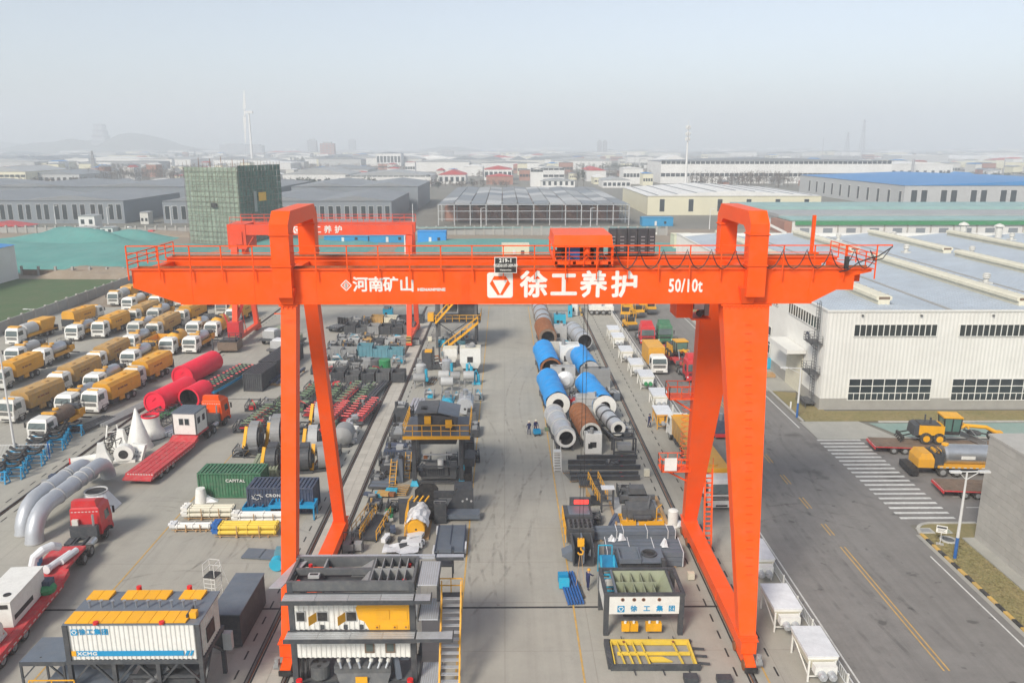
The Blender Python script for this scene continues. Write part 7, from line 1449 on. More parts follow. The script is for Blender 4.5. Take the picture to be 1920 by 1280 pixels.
# pallets of screw conveyors
def screws(label, x, y, n, L_, mat, rows=1, gear='white', rz=0.):
    t = thing('screw_conveyor_pallet', label, 'pallet', D3(x,y), rz); b = MB('wood')
    for k in range(4): b.box(L_*(k+.3)/4,L_*(k+.3)/4+.14,0,n*.45,.0,.16)
    b.box(0,L_,.0,.08,.161,.2); b.box(0,L_,n*.45-.08,n*.45,.161,.2); b.build('pallet', t)
    for j in range(rows):
        for i in range(n):
            y0, z0 = .22+i*.44+.1*j, .43+j*.42; MB(mat).cyl((.3,y0,z0),(L_-.2,y0,z0),.19,n=10).cyl((.4,y0,z0),(.5,y0,z0),.25,n=10).cyl((L_-.4,y0,z0),(L_-.3,y0,z0),.25,n=10).cyl((L_*.5,y0,z0),(L_*.5+.08,y0,z0),.25,n=10).build('screw_tube', t)
            MB(gear).cbox((.05,y0,z0+.12),(.5,.36,.36)).cyl((-.3,y0,z0+.2),(-.05,y0,z0+.2),.16,n=8).build('gear_motor', t)
    b = MB('wood')
    for f in (.35,.7): b.box(L_*f,L_*f+.08,-.06,-.01,0,.3+rows*.42)
    b.build('strap_post', t)
screws('pallet of cream screw conveyors below the blue troughs', 345, 975, 3, 4.6, 'cream', 2); screws('pallet of slim white tubes with blue ends, left in the front', 322, 997, 2, 3.6, 'white', 1, 'plastic'); screws('pallet of bright yellow screw conveyors with blue motors', 402, 1008, 3, 5.6, 'brightyellow', 2, 'blue'); screws('pallet of white screw conveyors behind the yellow ones', 440, 985, 2, 5.0, 'white', 2)
rods('thin dark rod bundle behind the yellow screw conveyors', 'bar_pack', 340, 984, 3, 6.0, .3, 'charcoal', -1.57, .2)
def trough(label, x, y, w, d, legs=True, h=1.0):
    t = thing('blue_trough', label, 'trough', D3(x,y)); b = MB('blueline'); b.box(0,w,0,.08,h-.35,h); b.box(0,w,d-.08,d,h-.35,h); b.box(0,.08,.081,d-.081,h-.35,h); b.box(w-.08,w,.081,d-.081,h-.35,h); b.box(.08,w-.08,.08,d-.08,h-.35,h-.3); b.build('body', t)
    for k in range(2): MB('blueline').box(w*(k+1)/3-.04,w*(k+1)/3+.04,.081,d-.081,h-.3,h-.05).build('cross_bar', t)
    for x0 in (.1,w-.1):
        for y0 in (.1,d-.1): MB('blueline').box(x0-.06,x0+.06,y0-.06,y0+.06,0,h-.351).build('leg', t)
trough('blue open trough below the navy container, left one', 455, 970, 2.6, 1.4); trough('blue open trough on tall legs passing behind the crane leg', 505, 975, 4.2, 1.5, h=1.5)
for i, (x, y, w) in enumerate(((455,1048,1.6),(487,1050,1.5))): t = boxm(['dark flat steel plate on the ground, left one near the crane leg','dark flat steel plate on the ground, right one near the crane leg'][i], 'steel plate', 'steel_plate', x+14, y, w, 1.6, .16, 'slate', rz=-.1)
t = thing('blue_pump', 'turquoise round blower with blue hood at the left crane leg', 'blower', D3(520,1068)); MB('sky').cyl((0,-.3,.6),(0,.3,.6),.55,n=18).build('casing', t); MB('teal').taper((-.5,.6,.3,1.2,.3),(-.2,.4,.4,1.0,1.6)).build('hood', t)
# fans
def fan(label, x, y, r, rz, mat='grey'):
    t = thing('blower_fan', label, 'fan', D3(x,y), rz, 'grey blower fans around the left crane leg'); z = r+.3
    MB(mat).cyl((-.45,0,z),(.55,0,z),r,n=24).box(-.45,.55,0,r,z,z+r*1.15).build('scroll', t); MB('black').cyl((.551,0,z),(.8,0,z),r*.85,n=22).build('rotor_disc', t); MB('charcoal').lathe((.8,0,z),(1,0,0),[(0,r*.5),(.25,r*.35),(.26,.01)],n=16).build('inlet', t)
    b = MB('charcoal'); b.box(-1.6,.9,-.6,.6,0,.28); b.build('base', t); MB('grey').cyl((-1.6,0,.65),(-.8,0,.65),.36,n=14).build('motor', t); MB('rust').cyl((-.8,0,.65),(-.46,0,z*.8),.1,n=8).build('shaft', t)
    b = MB('amber'); b.bar((-1.15,-.5,.3),(-.75,.3,2.9),.4,.12); b.build('belt_guard', t)
for a in (('grey blower fan with a yellow guard, farthest left, beside the green container row',478,846,1.35,.1),('grey blower fan with a yellow guard, behind the left crane leg',520,838,1.5,.1),('large grey blower fan between the two left crane legs',588,850,1.25,.15,'lightgrey'),('dark blower fan just above the navy container',512,888,1.3,.05,'charcoal'),('dark blower fan right of the navy container, between the crane legs',572,884,1.2,.1,'charcoal'),('blower fan at the right foot of the slanting crane leg',605,880,1.15,.3),('blower fan half hidden at the far side of the slanting leg',600,800,1.2,.1,'lightgrey')): fan(*a)
container('ribbed pale olive crate standing above the navy container', 470, 905, 2.6, 'olive', d=4.5, h=1.4, rz=.1)
# racks of conveyors, green and red
for i, a in enumerate((('green-roller conveyor, farthest left of the rack group',600,770,8.5,1.2,'conv'),('green-roller conveyor in the middle of the rack group',632,772,10,1.3,'conv'),('green-roller conveyor on the right of the rack group',660,768,10,1.3,'conv'),('red-roller conveyor, right front of the rack group',672,800,8,1.3,'red'),('red-roller conveyor behind the right front one',645,795,9,1.3,'red'),('red-roller conveyor beside the slanting crane leg',618,802,7,1.3,'red'),('black and green conveyor left of the upright crane leg',488,800,9,1.4,'conv'),('black conveyor at the left end of the rack group',458,815,8,1.4,'conv'),('red-roller conveyor between the two left legs',575,785,8,1.2,'red'),('dark conveyor beyond the red one between the legs',560,765,9,1.2,'conv'),('green conveyor seen left of the leg, far end',512,772,8,1.3,'conv'))):
    l, x, y, L_, w, m = a; truss(l, x, y, L_, w, .75, 'charcoal', -.12, 9, True, m, .1+.4*(i%2), ['conv','red','conv'][i%3] if m != 'red' else 'red')
for i, (x, y, l) in enumerate(((690,745,'long black steel section right of the green conveyors'),(520,712,'blue-white conveyor laid on a black flat trailer behind the crane leg'))):
    rods(l, 'steel_section', x, y+12, 3, 9 if i == 0 else 8, .8 if i == 0 else 2.2, 'charcoal' if i == 0 else 'navy', -.12, .5, 'steel section', r=.15)
t = thing('flat_trailer', 'long flat trailer with blue edge carrying green and red conveyor rollers behind the red tanks', 'trailer', D3(385,752), R(-10)); b = MB('blueline'); b.box(-1.4,1.4,0,13,1.1,1.35); b.box(-1.2,1.2,.2,12.8,1.351,1.4,'teal'); b.build('deck', t)
for y in (1.5,11): 
    for s in (-1,1): MB('charcoal').box(s*1.1-.1,s*1.1+.1,y-.1,y+.1,0,1.1).build('leg', t)
for k, m in ((0,'red'),(1,'conv'),(2,'conv'),(3,'red')):
    for y0 in (.5,6.6): truss(('red' if m == 'red' else 'green')+f'-roller conveyor on the blue-edged trailer, {["first","second","third","fourth"][k]} from the left, {"near" if y0 < 1 else "far"} half', 0, 1000, 5.6, .5, .45, 'charcoal', R(-10), 6, True, m).location = t.location+V((math.cos(R(-10))*(-1.0+k*.66)-math.sin(R(-10))*y0, math.sin(R(-10))*(-1.0+k*.66)+math.cos(R(-10))*y0, 1.42))
t = thing('brown_compressor', 'dusty brown machine with a dark cage beside the second crane foot', 'machine', D3(427,662)); b = MB('brown'); b.box(-1.6,1.6,0,3,.4,1.8); b.box(-1.3,1.3,.3,2.6,1.8,2.1,'charcoal'); b.build('body', t); b = MB('charcoal'); b.rail([(-1.5,0,1.8),(1.5,0,1.8),(1.5,3,1.8),(-1.5,3,1.8)],.9,'charcoal',.9,.07,1); b.bar((-2.2,-.5,0),(-2.2,-.5,2.6),.2); b.build('cage', t)
# stacks in the far left field between the crane legs
def crate_row(name, label, cat, x, y, n, w, d, h, mats, gap=.15, seed=1, rz=0.):
    r = random.Random(seed); x0 = D3(x,y)
    for i in range(n):
        hh = h*r.uniform(.75,1.1); t = thing(name, label.format(['first','second','third','fourth','fifth','sixth','seventh','eighth','ninth'][i]), cat, x0+V((i*(w+gap),r.uniform(-.3,.3),0)), rz+r.uniform(-.04,.04)); m = mats[i%len(mats)]
        b = MB(m); b.box(0,w,0,.08,.1,hh); b.box(0,w,d-.08,d,.1,hh); b.box(0,.08,.081,d-.081,.1,hh); b.box(w-.08,w,.081,d-.081,.1,hh); b.box(.08,w-.08,.08,d-.08,.1,hh*.6,'darkgrey'); b.build('body', t)
        for k in range(4): MB(m).box(w*(k+.2)/4,w*(k+.2)/4+.1,-.06,-.001,.1,hh).build('rib', t)
crate_row('steel_crate', '{} dark steel crate from the left in the row before the second crane leg', 'crate', 645, 628, 6, 2.0, 3.2, 1.6, ['charcoal','darkgrey','grey','charcoal'], .15, 2)
crate_row('steel_crate', '{} crate from the left in the mixed grey row behind the teal frames', 'crate', 630, 648, 7, 1.7, 2.0, 1.0, ['grey','lightgrey','dustyyellow','charcoal','lightgrey','grey'], .4, 3)
crate_row('teal_frame', '{} blue-grey frame from the left in the long frame row', 'frame', 612, 672, 5, 2.4, 2.2, 1.9, ['grey','grey','teal','teal','teal'], .1, 4)
crate_row('machine_crate', '{} pale machine crate from the left, behind the grey drums', 'crate', 608, 693, 4, 1.5, 1.8, .9, ['white','lightgrey','grey','lightgrey'], .4, 5)
crate_row('dark_hopper', '{} dark open hopper from the left behind the green conveyors', 'hopper', 620, 718, 5, 1.9, 2.6, 1.5, ['charcoal','darkgrey'], .3, 6)
crate_row('timber_crate', '{} timber-topped crate from the left at the far end of the stacks', 'crate', 695, 606, 4, 2.4, 2.6, 1.5, ['dustyyellow','cream','charcoal','charcoal'], .2, 7)
for i, (x, y, m, l) in enumerate(((693,695,'grey','grey drum, left one of the row beside the left rails'),(705,696,'darkgrey','dark grey drum between the grey and the green one'),(722,697,'green','green drum beside the left rail pair'))): t = thing('steel_drum', l, 'drum', D3(x,y)); MB(m).lathe((0,0,0),(0,0,1),[(0,.85),(.05,.9),(1.9,.9),(2.0,.8),(2.0,.01)],n=16).build('body', t)
boxm('bright turquoise box at the far end of the stacks', 'box', 'turquoise_box', 727, 594, 1.9, 1.6, 1.6, 'sky')
t = thing('flat_truck', 'small flat truck carrying a row of dark drums, beyond the slanting leg', 'flat truck', D3(622,624), R(-25)); b = MB('charcoal'); b.box(-1.3,1.3,0,6,.7,.95); b.build('deck', t)
for k in range(4): MB('black').cyl((-.9+k*.6,3.5,1.0),(-.9+k*.6,3.5,2.2),.25,n=10).build('drum', t); 
for k in range(5): MB('lightgrey').bar((-1.0+k*.5,.5,1.05),(-1.0+k*.5,2.6,1.05),.12).build('tube', t)
for y in (1.2,4.6):
    for s in (-1,1): wheel(t, s*1.1, y, .45)
truck_far = [('dark truck carrying white-topped machine boxes beside the second crane foot',500,648,'charcoal'),('low dark trailer with grey equipment behind the container row',515,668,'darkgrey')]
for l, x, y, m in truck_far:
    t = thing('equipment_trailer', l, 'trailer', D3(x,y), R(-12)); MB(m).box(-1.4,1.4,0,9,.8,1.1).build('deck', t); MB('lightgrey').box(-1.1,1.1,.8,3.2,1.101,2.3).build('machine_box', t); MB('plastic').box(-.9,.9,1.2,2.9,2.301,2.5).build('cover', t); MB('olive').box(-1.2,1.2,4,8,1.101,2.0).build('crate', t)
    for y0 in (1.2,6.5,7.8):
        for s in (-1,1): wheel(t, s*1.15, y0, .48)
# pale tank and stainless clutter at the right foot of the racks
t = thing('grey_tank', 'grey tank with piping standing behind the slanting crane leg', 'tank', D3(640,842)); MB('grey').lathe((0,.2,1.2),(0,1,.0),[(0,.01),(.2,.8),(.6,1.15),(2.6,1.15),(3.0,.8),(3.2,.01)],n=18).build('shell', t, smooth=True); MB('charcoal').box(-.8,.8,.5,2.8,0,.3).build('base', t)
for i, (x, y) in enumerate(((655,835),(662,815),(668,800),(650,812))): b = MB('plastic'); r_ = random.Random(i); [b.cbox((r_.uniform(-.5,.5),r_.uniform(0,1.2),.25+.2*k),(r_.uniform(.4,.8),r_.uniform(.4,.8),r_.uniform(.25,.5)),['plastic','galv','steel','white'][k%4],r_.uniform(0,3)) for k in range(6)]; tag(b.build('stainless_part', None, D3(x,y)), ['heap of wrapped stainless parts nearest the left rails','heap of stainless parts beside the red conveyor front end','heap of pale stainless parts at the red conveyor','heap of stainless parts behind the grey tank'][i], 'parts heap')

PL = ('far left','left','middle','right','far right')
for row, (y0, xs, w, d, h, pals, what) in enumerate(((612,(648,668,688,736,752),1.6,2,1.3,(0,1,2),'in the row behind the dark steel crates'),(642,(640,662,688,716,744),1.8,1.8,1.1,(1,3,2),'just behind the second crane leg foot'),(655,(622,650,680,706,738),1.6,1.6,1.0,(1,2,1),'on the white-grey heap row'),(684,(606,632,655,676,745),1.6,1.8,1.2,(1,3,1),'in front of the teal frames'),(706,(592,612,640,668,700),1.7,2.0,1.3,(0,4,0),'behind the dark open hoppers'),(740,(578,602,628,652,678),1.5,3.0,1.2,(4,0,4),'over the green conveyors'),(776,(470,500,566,604,688),1.7,2.6,1.3,(4,0,4),'level with the red conveyors'),(816,(448,476,506,560,610),1.6,2.4,1.3,(0,4,1),'between the blower fans'),(862,(446,470,545,565,618),1.4,2.0,1.2,(0,2,1),'behind the shipping containers'))):
    for i, x in enumerate(xs): gadget(f'machine frame with pipes, {PL[i]} of five {what}', x, y0+((i*37) % 9)-4, w*(1+.15*((i*5) % 3-1)), d, h*(1+.2*((i*7) % 3-1)), pals[i % 3])
# ---------------------------------------------------------------- the machinery row between the left rails and the aisle
t = thing('batching_tower', 'tall open steel tower with yellow stairs at the far end of the machine row', 'tower', D3(820,652)); W, D = 6.6, 5.0
for x in (0,W):
    for y in (0,D): MB('darkgrey').box(x-.2,x+.2,y-.2,y+.2,0,10.5).build('column', t)
for z in (4.6,8.4): MB('charcoal').box(-.8,W+.8,-1.2,D+.6,z,z+.22).build('platform', t); MB('amber').rail([(-.8,-1.2,z+.2),(W+.8,-1.2,z+.2),(W+.8,D,z+.2)],1.1,'amber',1.1,.08,1).build('handrail', t)
MB('charcoal').box(W*.55,W-.2,.3,D-.5,4.9,8.3).build('machine_house', t); MB('darkgrey').box(1,W*.5,1,D-.5,6,8.3).build('hopper', t)
for p, q in (((1.0,-1.6,0),(4.3,-1.6,2.6)),((4.3,-1.6,2.6),(7.0,-1.6,4.8)),((0,-1.6,4.8),(3.2,-1.6,8.4))):
    b = MB('amber'); b.bar(p,q,.12,.25); b.bar((p[0],p[1]-.9,p[2]),(q[0],q[1]-.9,q[2]),.12,.25)
    for k in range(9): f = k/8; b.box(p[0]+(q[0]-p[0])*f-.13,p[0]+(q[0]-p[0])*f+.13,-2.5,-1.6,p[2]+(q[2]-p[2])*f,p[2]+(q[2]-p[2])*f+.05)
    for dy in (0,-.9): b.bar((p[0],p[1]+dy,p[2]+1),(q[0],q[1]+dy,q[2]+1),.08); [b.bar((p[0]+(q[0]-p[0])*f,p[1]+dy,p[2]+(q[2]-p[2])*f),(p[0]+(q[0]-p[0])*f,p[1]+dy,p[2]+(q[2]-p[2])*f+1),.06) for f in (0,.33,.66,1)]
    b.build('stairs', t)
b = MB('charcoal'); b.bar((0,0,4.5),(W,0,0),.12); b.bar((0,D,0),(W,D,4.5),.12); b.build('brace', t); MB('amber').box(-1.4,-.4,-1.4,.2,4.9,6.2).build('yellow_box', t)
for i, (x, y, m) in enumerate(((826,650,'sky'),(846,655,'charcoal'),(864,652,'teal'),(882,655,'charcoal'),(840,640,'grey'),(872,638,'sky'))): boxm(['turquoise machine block under the tower, left front','dark machine block under the tower stairs','teal machine block under the tower, middle','dark machine block at the right tower leg','grey machine block at the back of the tower','turquoise machine block at the back right of the tower'][i], 'machine block', 'machine_block', x, y, 1.5, 1.6, 1.1+.3*(i%2), m, extra=fanx if i%2 else None)
t = thing('burner_unit', 'dark machine with a yellow cover and rusty pipes left of the white bins', 'machine', D3(812,694)); b = MB('charcoal'); b.box(-1.7,-.2,0,2,.1,2.8); b.box(-.2,1.8,.2,1.8,.1,.9); b.build('body', t); MB('amber').box(-1.2,-.1,-.06,1.0,2.81,3.1).build('yellow_cover', t); b = MB('rust'); b.tube([(-.1,.5,2),(.8,.4,2.2),(1.4,.4,1.2),(1.9,.5,.9)],.14,n=7); b.tube([(0,.9,1.4),(1.0,1,1.6),(1.6,1,.9)],.12,n=7); b.build('pipe', t); MB('charcoal').bar((.1,.3,.9),(.1,.3,3.6),.3).bar((1.0,.4,.9),(1.0,.4,3.4),.25).build('stack', t)
for i, (x, y, w, h) in enumerate(((844,690,2.2,3.0),(882,702,3.1,4.0))):
    t = thing('white_bin', ['smaller white bin on a dark base beside the burner unit','larger white bin with a square dark opening, tapering to its foot'][i], 'bin', D3(x,y)); b = MB('white'); b.taper((-w*.36,w*.36,.2,2.0,.9),(-w/2,w/2,0,2.3,1.8)); b.box(-w/2,w/2,0,2.3,1.8,h); b.build('body', t)
    MB('cream').box(-w/2+.1,w/2-.1,.1,2.2,h+.001,h+.05).build('top', t); MB('charcoal').box(-w*.35,w*.35,.3,1.9,0,.899).build('base', t)
    if i: MB('black').box(-.45,.4,-.04,-.001,1.9,2.75).build('opening', t); MB('grey').lathe((0,1,h+.05),(0,0,1),[(0,.8),(.35,.75),(.36,.6),(.1,.55)],n=16).build('inlet', t)
def tank(label, x, y, r, L_, mat='lightgrey', vert=False, legs=True, extra=None, z=.8, end='lightgrey', axis='x'):
    t = thing('process_tank', label, 'tank', D3(x,y))
    if vert: MB(mat).lathe((0,0,z),(0,0,1),[(-.25,.1),(0,r*.95),(.05,r),(L_,r),(L_+.2,r*.6),(L_+.28,.01)],n=18).build('shell', t, smooth=True); MB('grey').cyl((0,0,z+L_+.2),(0,0,z+L_+.6),r*.3,n=12).build('cap', t)
    else:
        a, d = (((-L_/2,.6,z+r),(1,0,0)) if axis == 'x' else ((0,.0,z+r),(0,1,0))); MB(mat).lathe(a,d,[(0,.01),(0,r*.97),(.06,r),(L_-.06,r),(L_,r*.97),(L_,.01)],n=20).build('shell', t, smooth=True)
    if legs:
        k = r*.75 if vert else (L_*.4 if axis == 'x' else r*.75); ys = (-r*.7,r*.7) if vert else ((.2,1.0) if axis == 'x' else (.3,L_-.3))
        for sx in (-k,k):
            for sy in ys: MB('grey').box(sx-.07,sx+.07,sy-.07,sy+.07,0,z+.1).build('leg', t)
    if extra: extra(t, r, L_, z)
    return t
def pumpx(t, r, L_, z): MB('sky').cyl((r*.9,-.2,.2),(r*.9,-.2,2.0),.3,n=10).box(r*.6,r*1.4,-.5,.1,.2,.7).build('pump', t); MB('steel').tube([(-r,-.1,z+.4),(-r-.3,-.1,z+1.2),(-r*.6,-.2,z+L_*.8)],.07,n=6).build('pipe', t)
def topx(t, r, L_, z): b = MB('steel'); b.cyl((0,L_*.5,z+2*r),(0,L_*.5,z+2*r+.7),.35,n=12); b.rail([(-r*.8,.5,z+2*r-.3),(r*.8,.5,z+2*r-.3),(r*.8,L_-.4,z+2*r-.3),(-r*.8,L_-.4,z+2*r-.3)],.9,'grey',1,.05,1,True); b.build('top_gear', t); MB('black').cyl((0,-.03,z+r*.7),(0,-.005,z+r*.7),.16,n=10).build('port', t)
tank('upright grey tank with a turquoise pump, leftmost of the tank group', 790, 716, .75, 1.8, vert=True, extra=pumpx); tank('grey horizontal tank on a stand below the upright one', 786, 728, .62, 1.6, 'grey')
tank('upright silver tank with cap in the second tank column', 838, 704, .75, 1.6, 'galv', vert=True, extra=pumpx); tank('grey horizontal tank, upper left of the stacked four', 832, 722, .6, 1.5, 'lightgrey'); tank('grey horizontal tank, lower left of the stacked four', 838, 736, .65, 1.7, 'lightgrey'); tank('darker grey horizontal tank in the middle of the stacked four', 854, 724, .6, 1.3, 'grey'); tank('grey horizontal tank at the right end of the stacked four', 879, 724, .65, 1.5, 'lightgrey')
for i, (x, y) in enumerate(((880,705),(893,720))): t = thing('turquoise_pump', ['turquoise pump with vertical pipes below the larger white bin','turquoise pump at the aisle edge beside the grey tanks'][i], 'pump', D3(x,y)); MB('sky').cyl((-.3,0,.1),(-.3,0,1.9),.22,n=10).cyl((.3,.2,.1),(.3,.2,1.4),.25,n=10).box(-.6,.6,-.3,.5,0,.3).tube([(-.3,0,1.8),(0,0,2.1),(.3,.2,1.4)],.1,n=6).build('body', t)
tank('large silver tank lying end-on with a small port, beside the aisle', 872, 782, 1.05, 3.6, 'galv', axis='y', extra=topx, z=.35); tank('smaller tank lying end-on with turquoise insulation', 838, 778, .85, 2.6, 'sky', axis='y', extra=topx, z=.35); boxm('turquoise and red valve group left of the smaller end-on tank', 'valve group', 'valve_group', 822, 776, 1.1, .9, 1.3, 'sky', extra=fanx)
rods('four grey pipes lying side by side left of the end-on tanks', 'pipe_bundle', 775, 776, 4, 5.4, 1.3, 'pipe', -.05, .25, 'pipe bundle', r=.17); rods('slanted dark bars beside the leftmost tank', 'bar_pack', 806, 722, 3, 3.0, .7, 'charcoal', -.15, .3)
# the mixing tower with the yellow platform
mt = thing('mixing_tower', 'dark mixing tower with yellow-railed platform and blue feet in the machine row', 'mixing tower', D3(778,908)); W, D = 4.75, 4.2
for x in (0,W):
    for y in (0,D): MB('charcoal').box(x-.2,x+.2,y-.2,y+.2,.5,5.4).build('column', mt)
    for y in (0,D): MB('sky').taper((x-.45,x+.45,y-.5,y+.5,0),(x-.25,x+.25,y-.3,y+.3,.5)).build('foot', mt)
MB('slate').box(-.9,W+.9,-1.0,D+.8,5.4,5.55).build('platform', mt); MB('amber').box(-.95,W+.95,-1.08,-1.001,5.25,5.6).build('toe_board', mt); MB('amber').rail([(-.9,D+.7,5.55),(-.9,-1.0,5.55),(W+.9,-1.0,5.55),(W+.9,D+.7,5.55)],1.15,'amber',1.0,.07,1).build('handrail', mt)
b = MB('charcoal'); b.hexa([(.4,.6,5.56),(W-.5,.6,5.56),(W-.5,D,5.56),(.4,D,5.56),(.4,.6,7.4),(W-.9,.6,7.0),(W-.9,D,7.0),(.4,D,7.4)]); b.hexa([(.2,.3,7.42),(2.4,.3,7.5),(2.4,D,7.5),(.2,D,7.42),(.2,.3,7.55),(2.4,.3,7.65),(2.4,D,7.65),(.2,D,7.55)],'darkgrey'); b.hexa([(2.45,.4,7.5),(W-.2,.4,7.0),(W-.2,D,7.0),(2.45,D,7.5),(2.45,.4,7.62),(W-.2,.4,7.12),(W-.2,D,7.12),(2.45,D,7.62)],'slate'); b.build('screen_house', mt)
MB('black').box(.7,1.3,1.2,1.8,7.66,7.8).build('hatch', mt)
for x, z in ((1.1,6.4),(3.2,6.0)): MB('amber').box(x,x+.65,.2,.55,z,z+.75).build('yellow_box', mt)
MB('charcoal').taper((.5,W-.5,.4,D-.4,4.2),(.2,W-.2,.1,D-.1,5.38)).build('hopper', mt); MB('galv').box(.9,W-.9,-.1,.0,3.2,3.35).build('guide_rail', mt); MB('charcoal').box(.21,W-.21,-.1,.1,1.9,2.02).build('cross_beam', mt)
b = MB('darkgrey'); b.box(.6,W-.6,.5,D-.6,.4,.6); b.box(.9,W-1.4,.8,2.4,.6,1.5); b.cyl((1.0,1.4,1.5),(3.2,1.4,1.5),.55,n=16); b.box(3.5,4.2,.6,2,.6,1.7); b.cyl((.7,.6,.9),(.7,2.4,.9),.35,'charcoal',14); b.build('mixer', mt)
for k in range(8): MB('charcoal').box(1.3+k*.22,1.42+k*.22,.72,.79,.7,1.35).build('fin', mt)
MB('white').cyl((2.6,.6,1.6),(2.6,.6,2.5),.3,n=12).build('filter', mt); MB('rust').box(.9,1.3,.4,.8,2.6,3.0).build('actuator', mt); b = MB('charcoal'); b.box(-.2,W+.2,-.2,-.08,.3,.5); b.build('front_beam', mt)
b = MB('charcoal'); b.box(W+.25,W+1.3,1.0,3.4,1.5,2.4); b.box(W+.25,W+1.0,0,2,.2,1.1,'black'); b.build('side_unit', mt)
# dark clutter left of the tower, each piece its own thing
def finx(t, w, d, h): b = MB('darkgrey'); [b.box(-w/2+.1+k*w/8,-w/2+.2+k*w/8,-.08,-.001,.15,h-.1) for k in range(8)]; b.build('fins', t, kind='stuff')
def chainx(t, w, d, h): MB('black').cyl((-w/2-.15,.5,h*.5),(-w/2-.001,.5,h*.5),h*.35,n=14).build('sprocket', t); MB('grey').box(-w*.3,w*.3,.2,d-.2,h+.001,h+.18).build('cover', t)
for i, (x, y, w, d, h, m, l, e) in enumerate(((752,800,1.5,2.2,2.4,'charcoal','dark upright casing left of the tower platform',chainx),(748,832,2.0,4,1.1,'darkgrey','long dark screw casing on edge left of the tower',chainx),(766,842,.9,3.6,1.0,'charcoal','narrow dark casing beside the long screw casing',None),(740,868,2.3,2.6,1.4,'navy','dark finned cooler box left of the tower foot',finx),(762,868,1.2,2.4,1.3,'slate','blue-grey box right of the finned cooler',None),(770,850,1.0,2.0,2.2,'grey','grey upright duct touching the tower leg',None),(728,890,1.5,1.8,1.0,'charcoal','dark low gearbox at the left end of the clutter',chainx),(748,905,.85,1.2,2.6,'slate','tall blue-grey duct in front of the clutter',None),(890,820,1.0,3.0,.9,'charcoal','dark casing at the aisle side of the tower, far one',chainx),(878,845,1.3,1.6,1.0,'black','black finned unit at the aisle side of the tower',finx),(884,790,1.2,2.4,1.0,'darkgrey','dark frame box behind the tower at the aisle',None),(760,822,.8,1.6,1.5,'lightgrey','pale valve block on the dark casings',fanx))): boxm(l, 'machine casing', 'machine_casing', x, y, w, d, h, m, extra=e)
for i, (x, y, l) in enumerate(((735,912,'yellow ladder frame left of the tall blue-grey duct'),(762,898,'yellow cage ladder right of the tall blue-grey duct'))): t = thing('ladder_frame', l, 'ladder', D3(x,y)); b = MB('amber'); [b.bar((s,0,0),(s+.2,1.0,2.6),.07) for s in (-.3,.3)]; [b.bar((-.3+.07*k*.3,.33*k*.4,.35*k+.2),(.3+.07*k*.3,.33*k*.4,.35*k+.2),.05) for k in range(7)]; b.build('ladder', t)
truss('grey flat grating panels with crossed bars on the ground', 712, 918, 2.4, 2.4, .3, 'darkgrey', -.1, 3, True, None, 0, 'slate'); truss('orange frame lying on the ground behind the green bundle', 742, 930, 2.0, 2.0, .35, 'dustyyellow', -.1, 4)
# dark C-frames
t = thing('dark_frame_assembly', 'group of matt black plates and boxes bolted together in front of the blue-footed tower', 'frame assembly', D3(755,982)); b = MB('charcoal'); b.box(-.3,1.3,0,.9,0,2.1); b.build('left_box', t); MB('charcoal').box(2.9,4.0,.0,1.0,0,2.0).build('right_box', t)
MB('black').prism([(.9,.4),(.9,2.2),(1.6,2.9),(2.7,2.9),(3.1,2.4),(3.1,.4)],'y',2.4,2.55).build('plate', t); MB('charcoal').prism([(3.7,.5),(5.0,2.7),(6.4,2.7),(6.4,.5)],'y',1.6,1.8).build('plate', t); MB('charcoal').box(4.6,6.3,1.81,3.4,.3,2.68).build('housing', t); MB('slate').box(4.0,7.0,.3,1.55,.3,.75).build('base', t); MB('black').box(1.31,2.89,.5,2.3,.2,1.4).build('belly', t); MB('charcoal').box(2.7,4.6,2.0,2.4,1.6,2.2).build('bridge', t)
for k in range(3): MB('lightgrey').cyl((5.4+.4*k,1.55,1.5+.2*(k%2)),(5.4+.4*k,1.6,1.5+.2*(k%2)),.1,n=8).build('bolt', t)
b = MB('grey'); b.rail([(2.9,0,2.0),(4.0,0,2.0)],.25,'grey',.5,.04,0); b.build('top_rail', t)
t = thing('slide_plate', 'long blue-grey ribbed steel slide lying beside the aisle line', 'slide', D3(842,1046)); b = MB('slate'); b.box(-1.25,1.25,0,4.8,.5,.62); b.build('plate', t)
for x in (-1.2,-.02,1.16): MB('navy').box(x,x+.05,0,4.8,.621,.72).build('rib', t)
MB('navy').box(-1.25,1.25,.0,4.8,.1,.3).build('side', t); MB('slate').box(-.9,.2,-.3,.5,.63,1.0).build('end_box', t); MB('plastic').box(-1.4,-1.26,.1,1.2,.1,.6).box(1.26,1.4,.6,1.8,.1,.6).box(-1.4,-1.26,4.0,4.7,.1,.6).build('wrap', t)
t = thing('wrapped_machine', 'orange machine under torn clear plastic wrap in front of the black plates', 'wrapped machine', D3(780,1012)); MB('amber').lathe((0,.2,.9),(0,1,0),[(0,.01),(0,.75),(.1,.8),(1.4,.8)],n=18).build('drum', t)
r_ = random.Random(5); b = MB('plastic'); vs = []
for j in range(9):
    for i in range(9): u, v = i/8-.5, j/8; vs.append((u*2.2*(1-.15*v)+r_.uniform(-.08,.08), .5+v*3.0, 1.75-3.0*u*u+.25*v+r_.uniform(-.12,.12)))
b.add(vs,[(j*9+i,j*9+i+1,(j+1)*9+i+1,(j+1)*9+i) for j in range(8) for i in range(8)]); b.build('plastic_wrap', t)
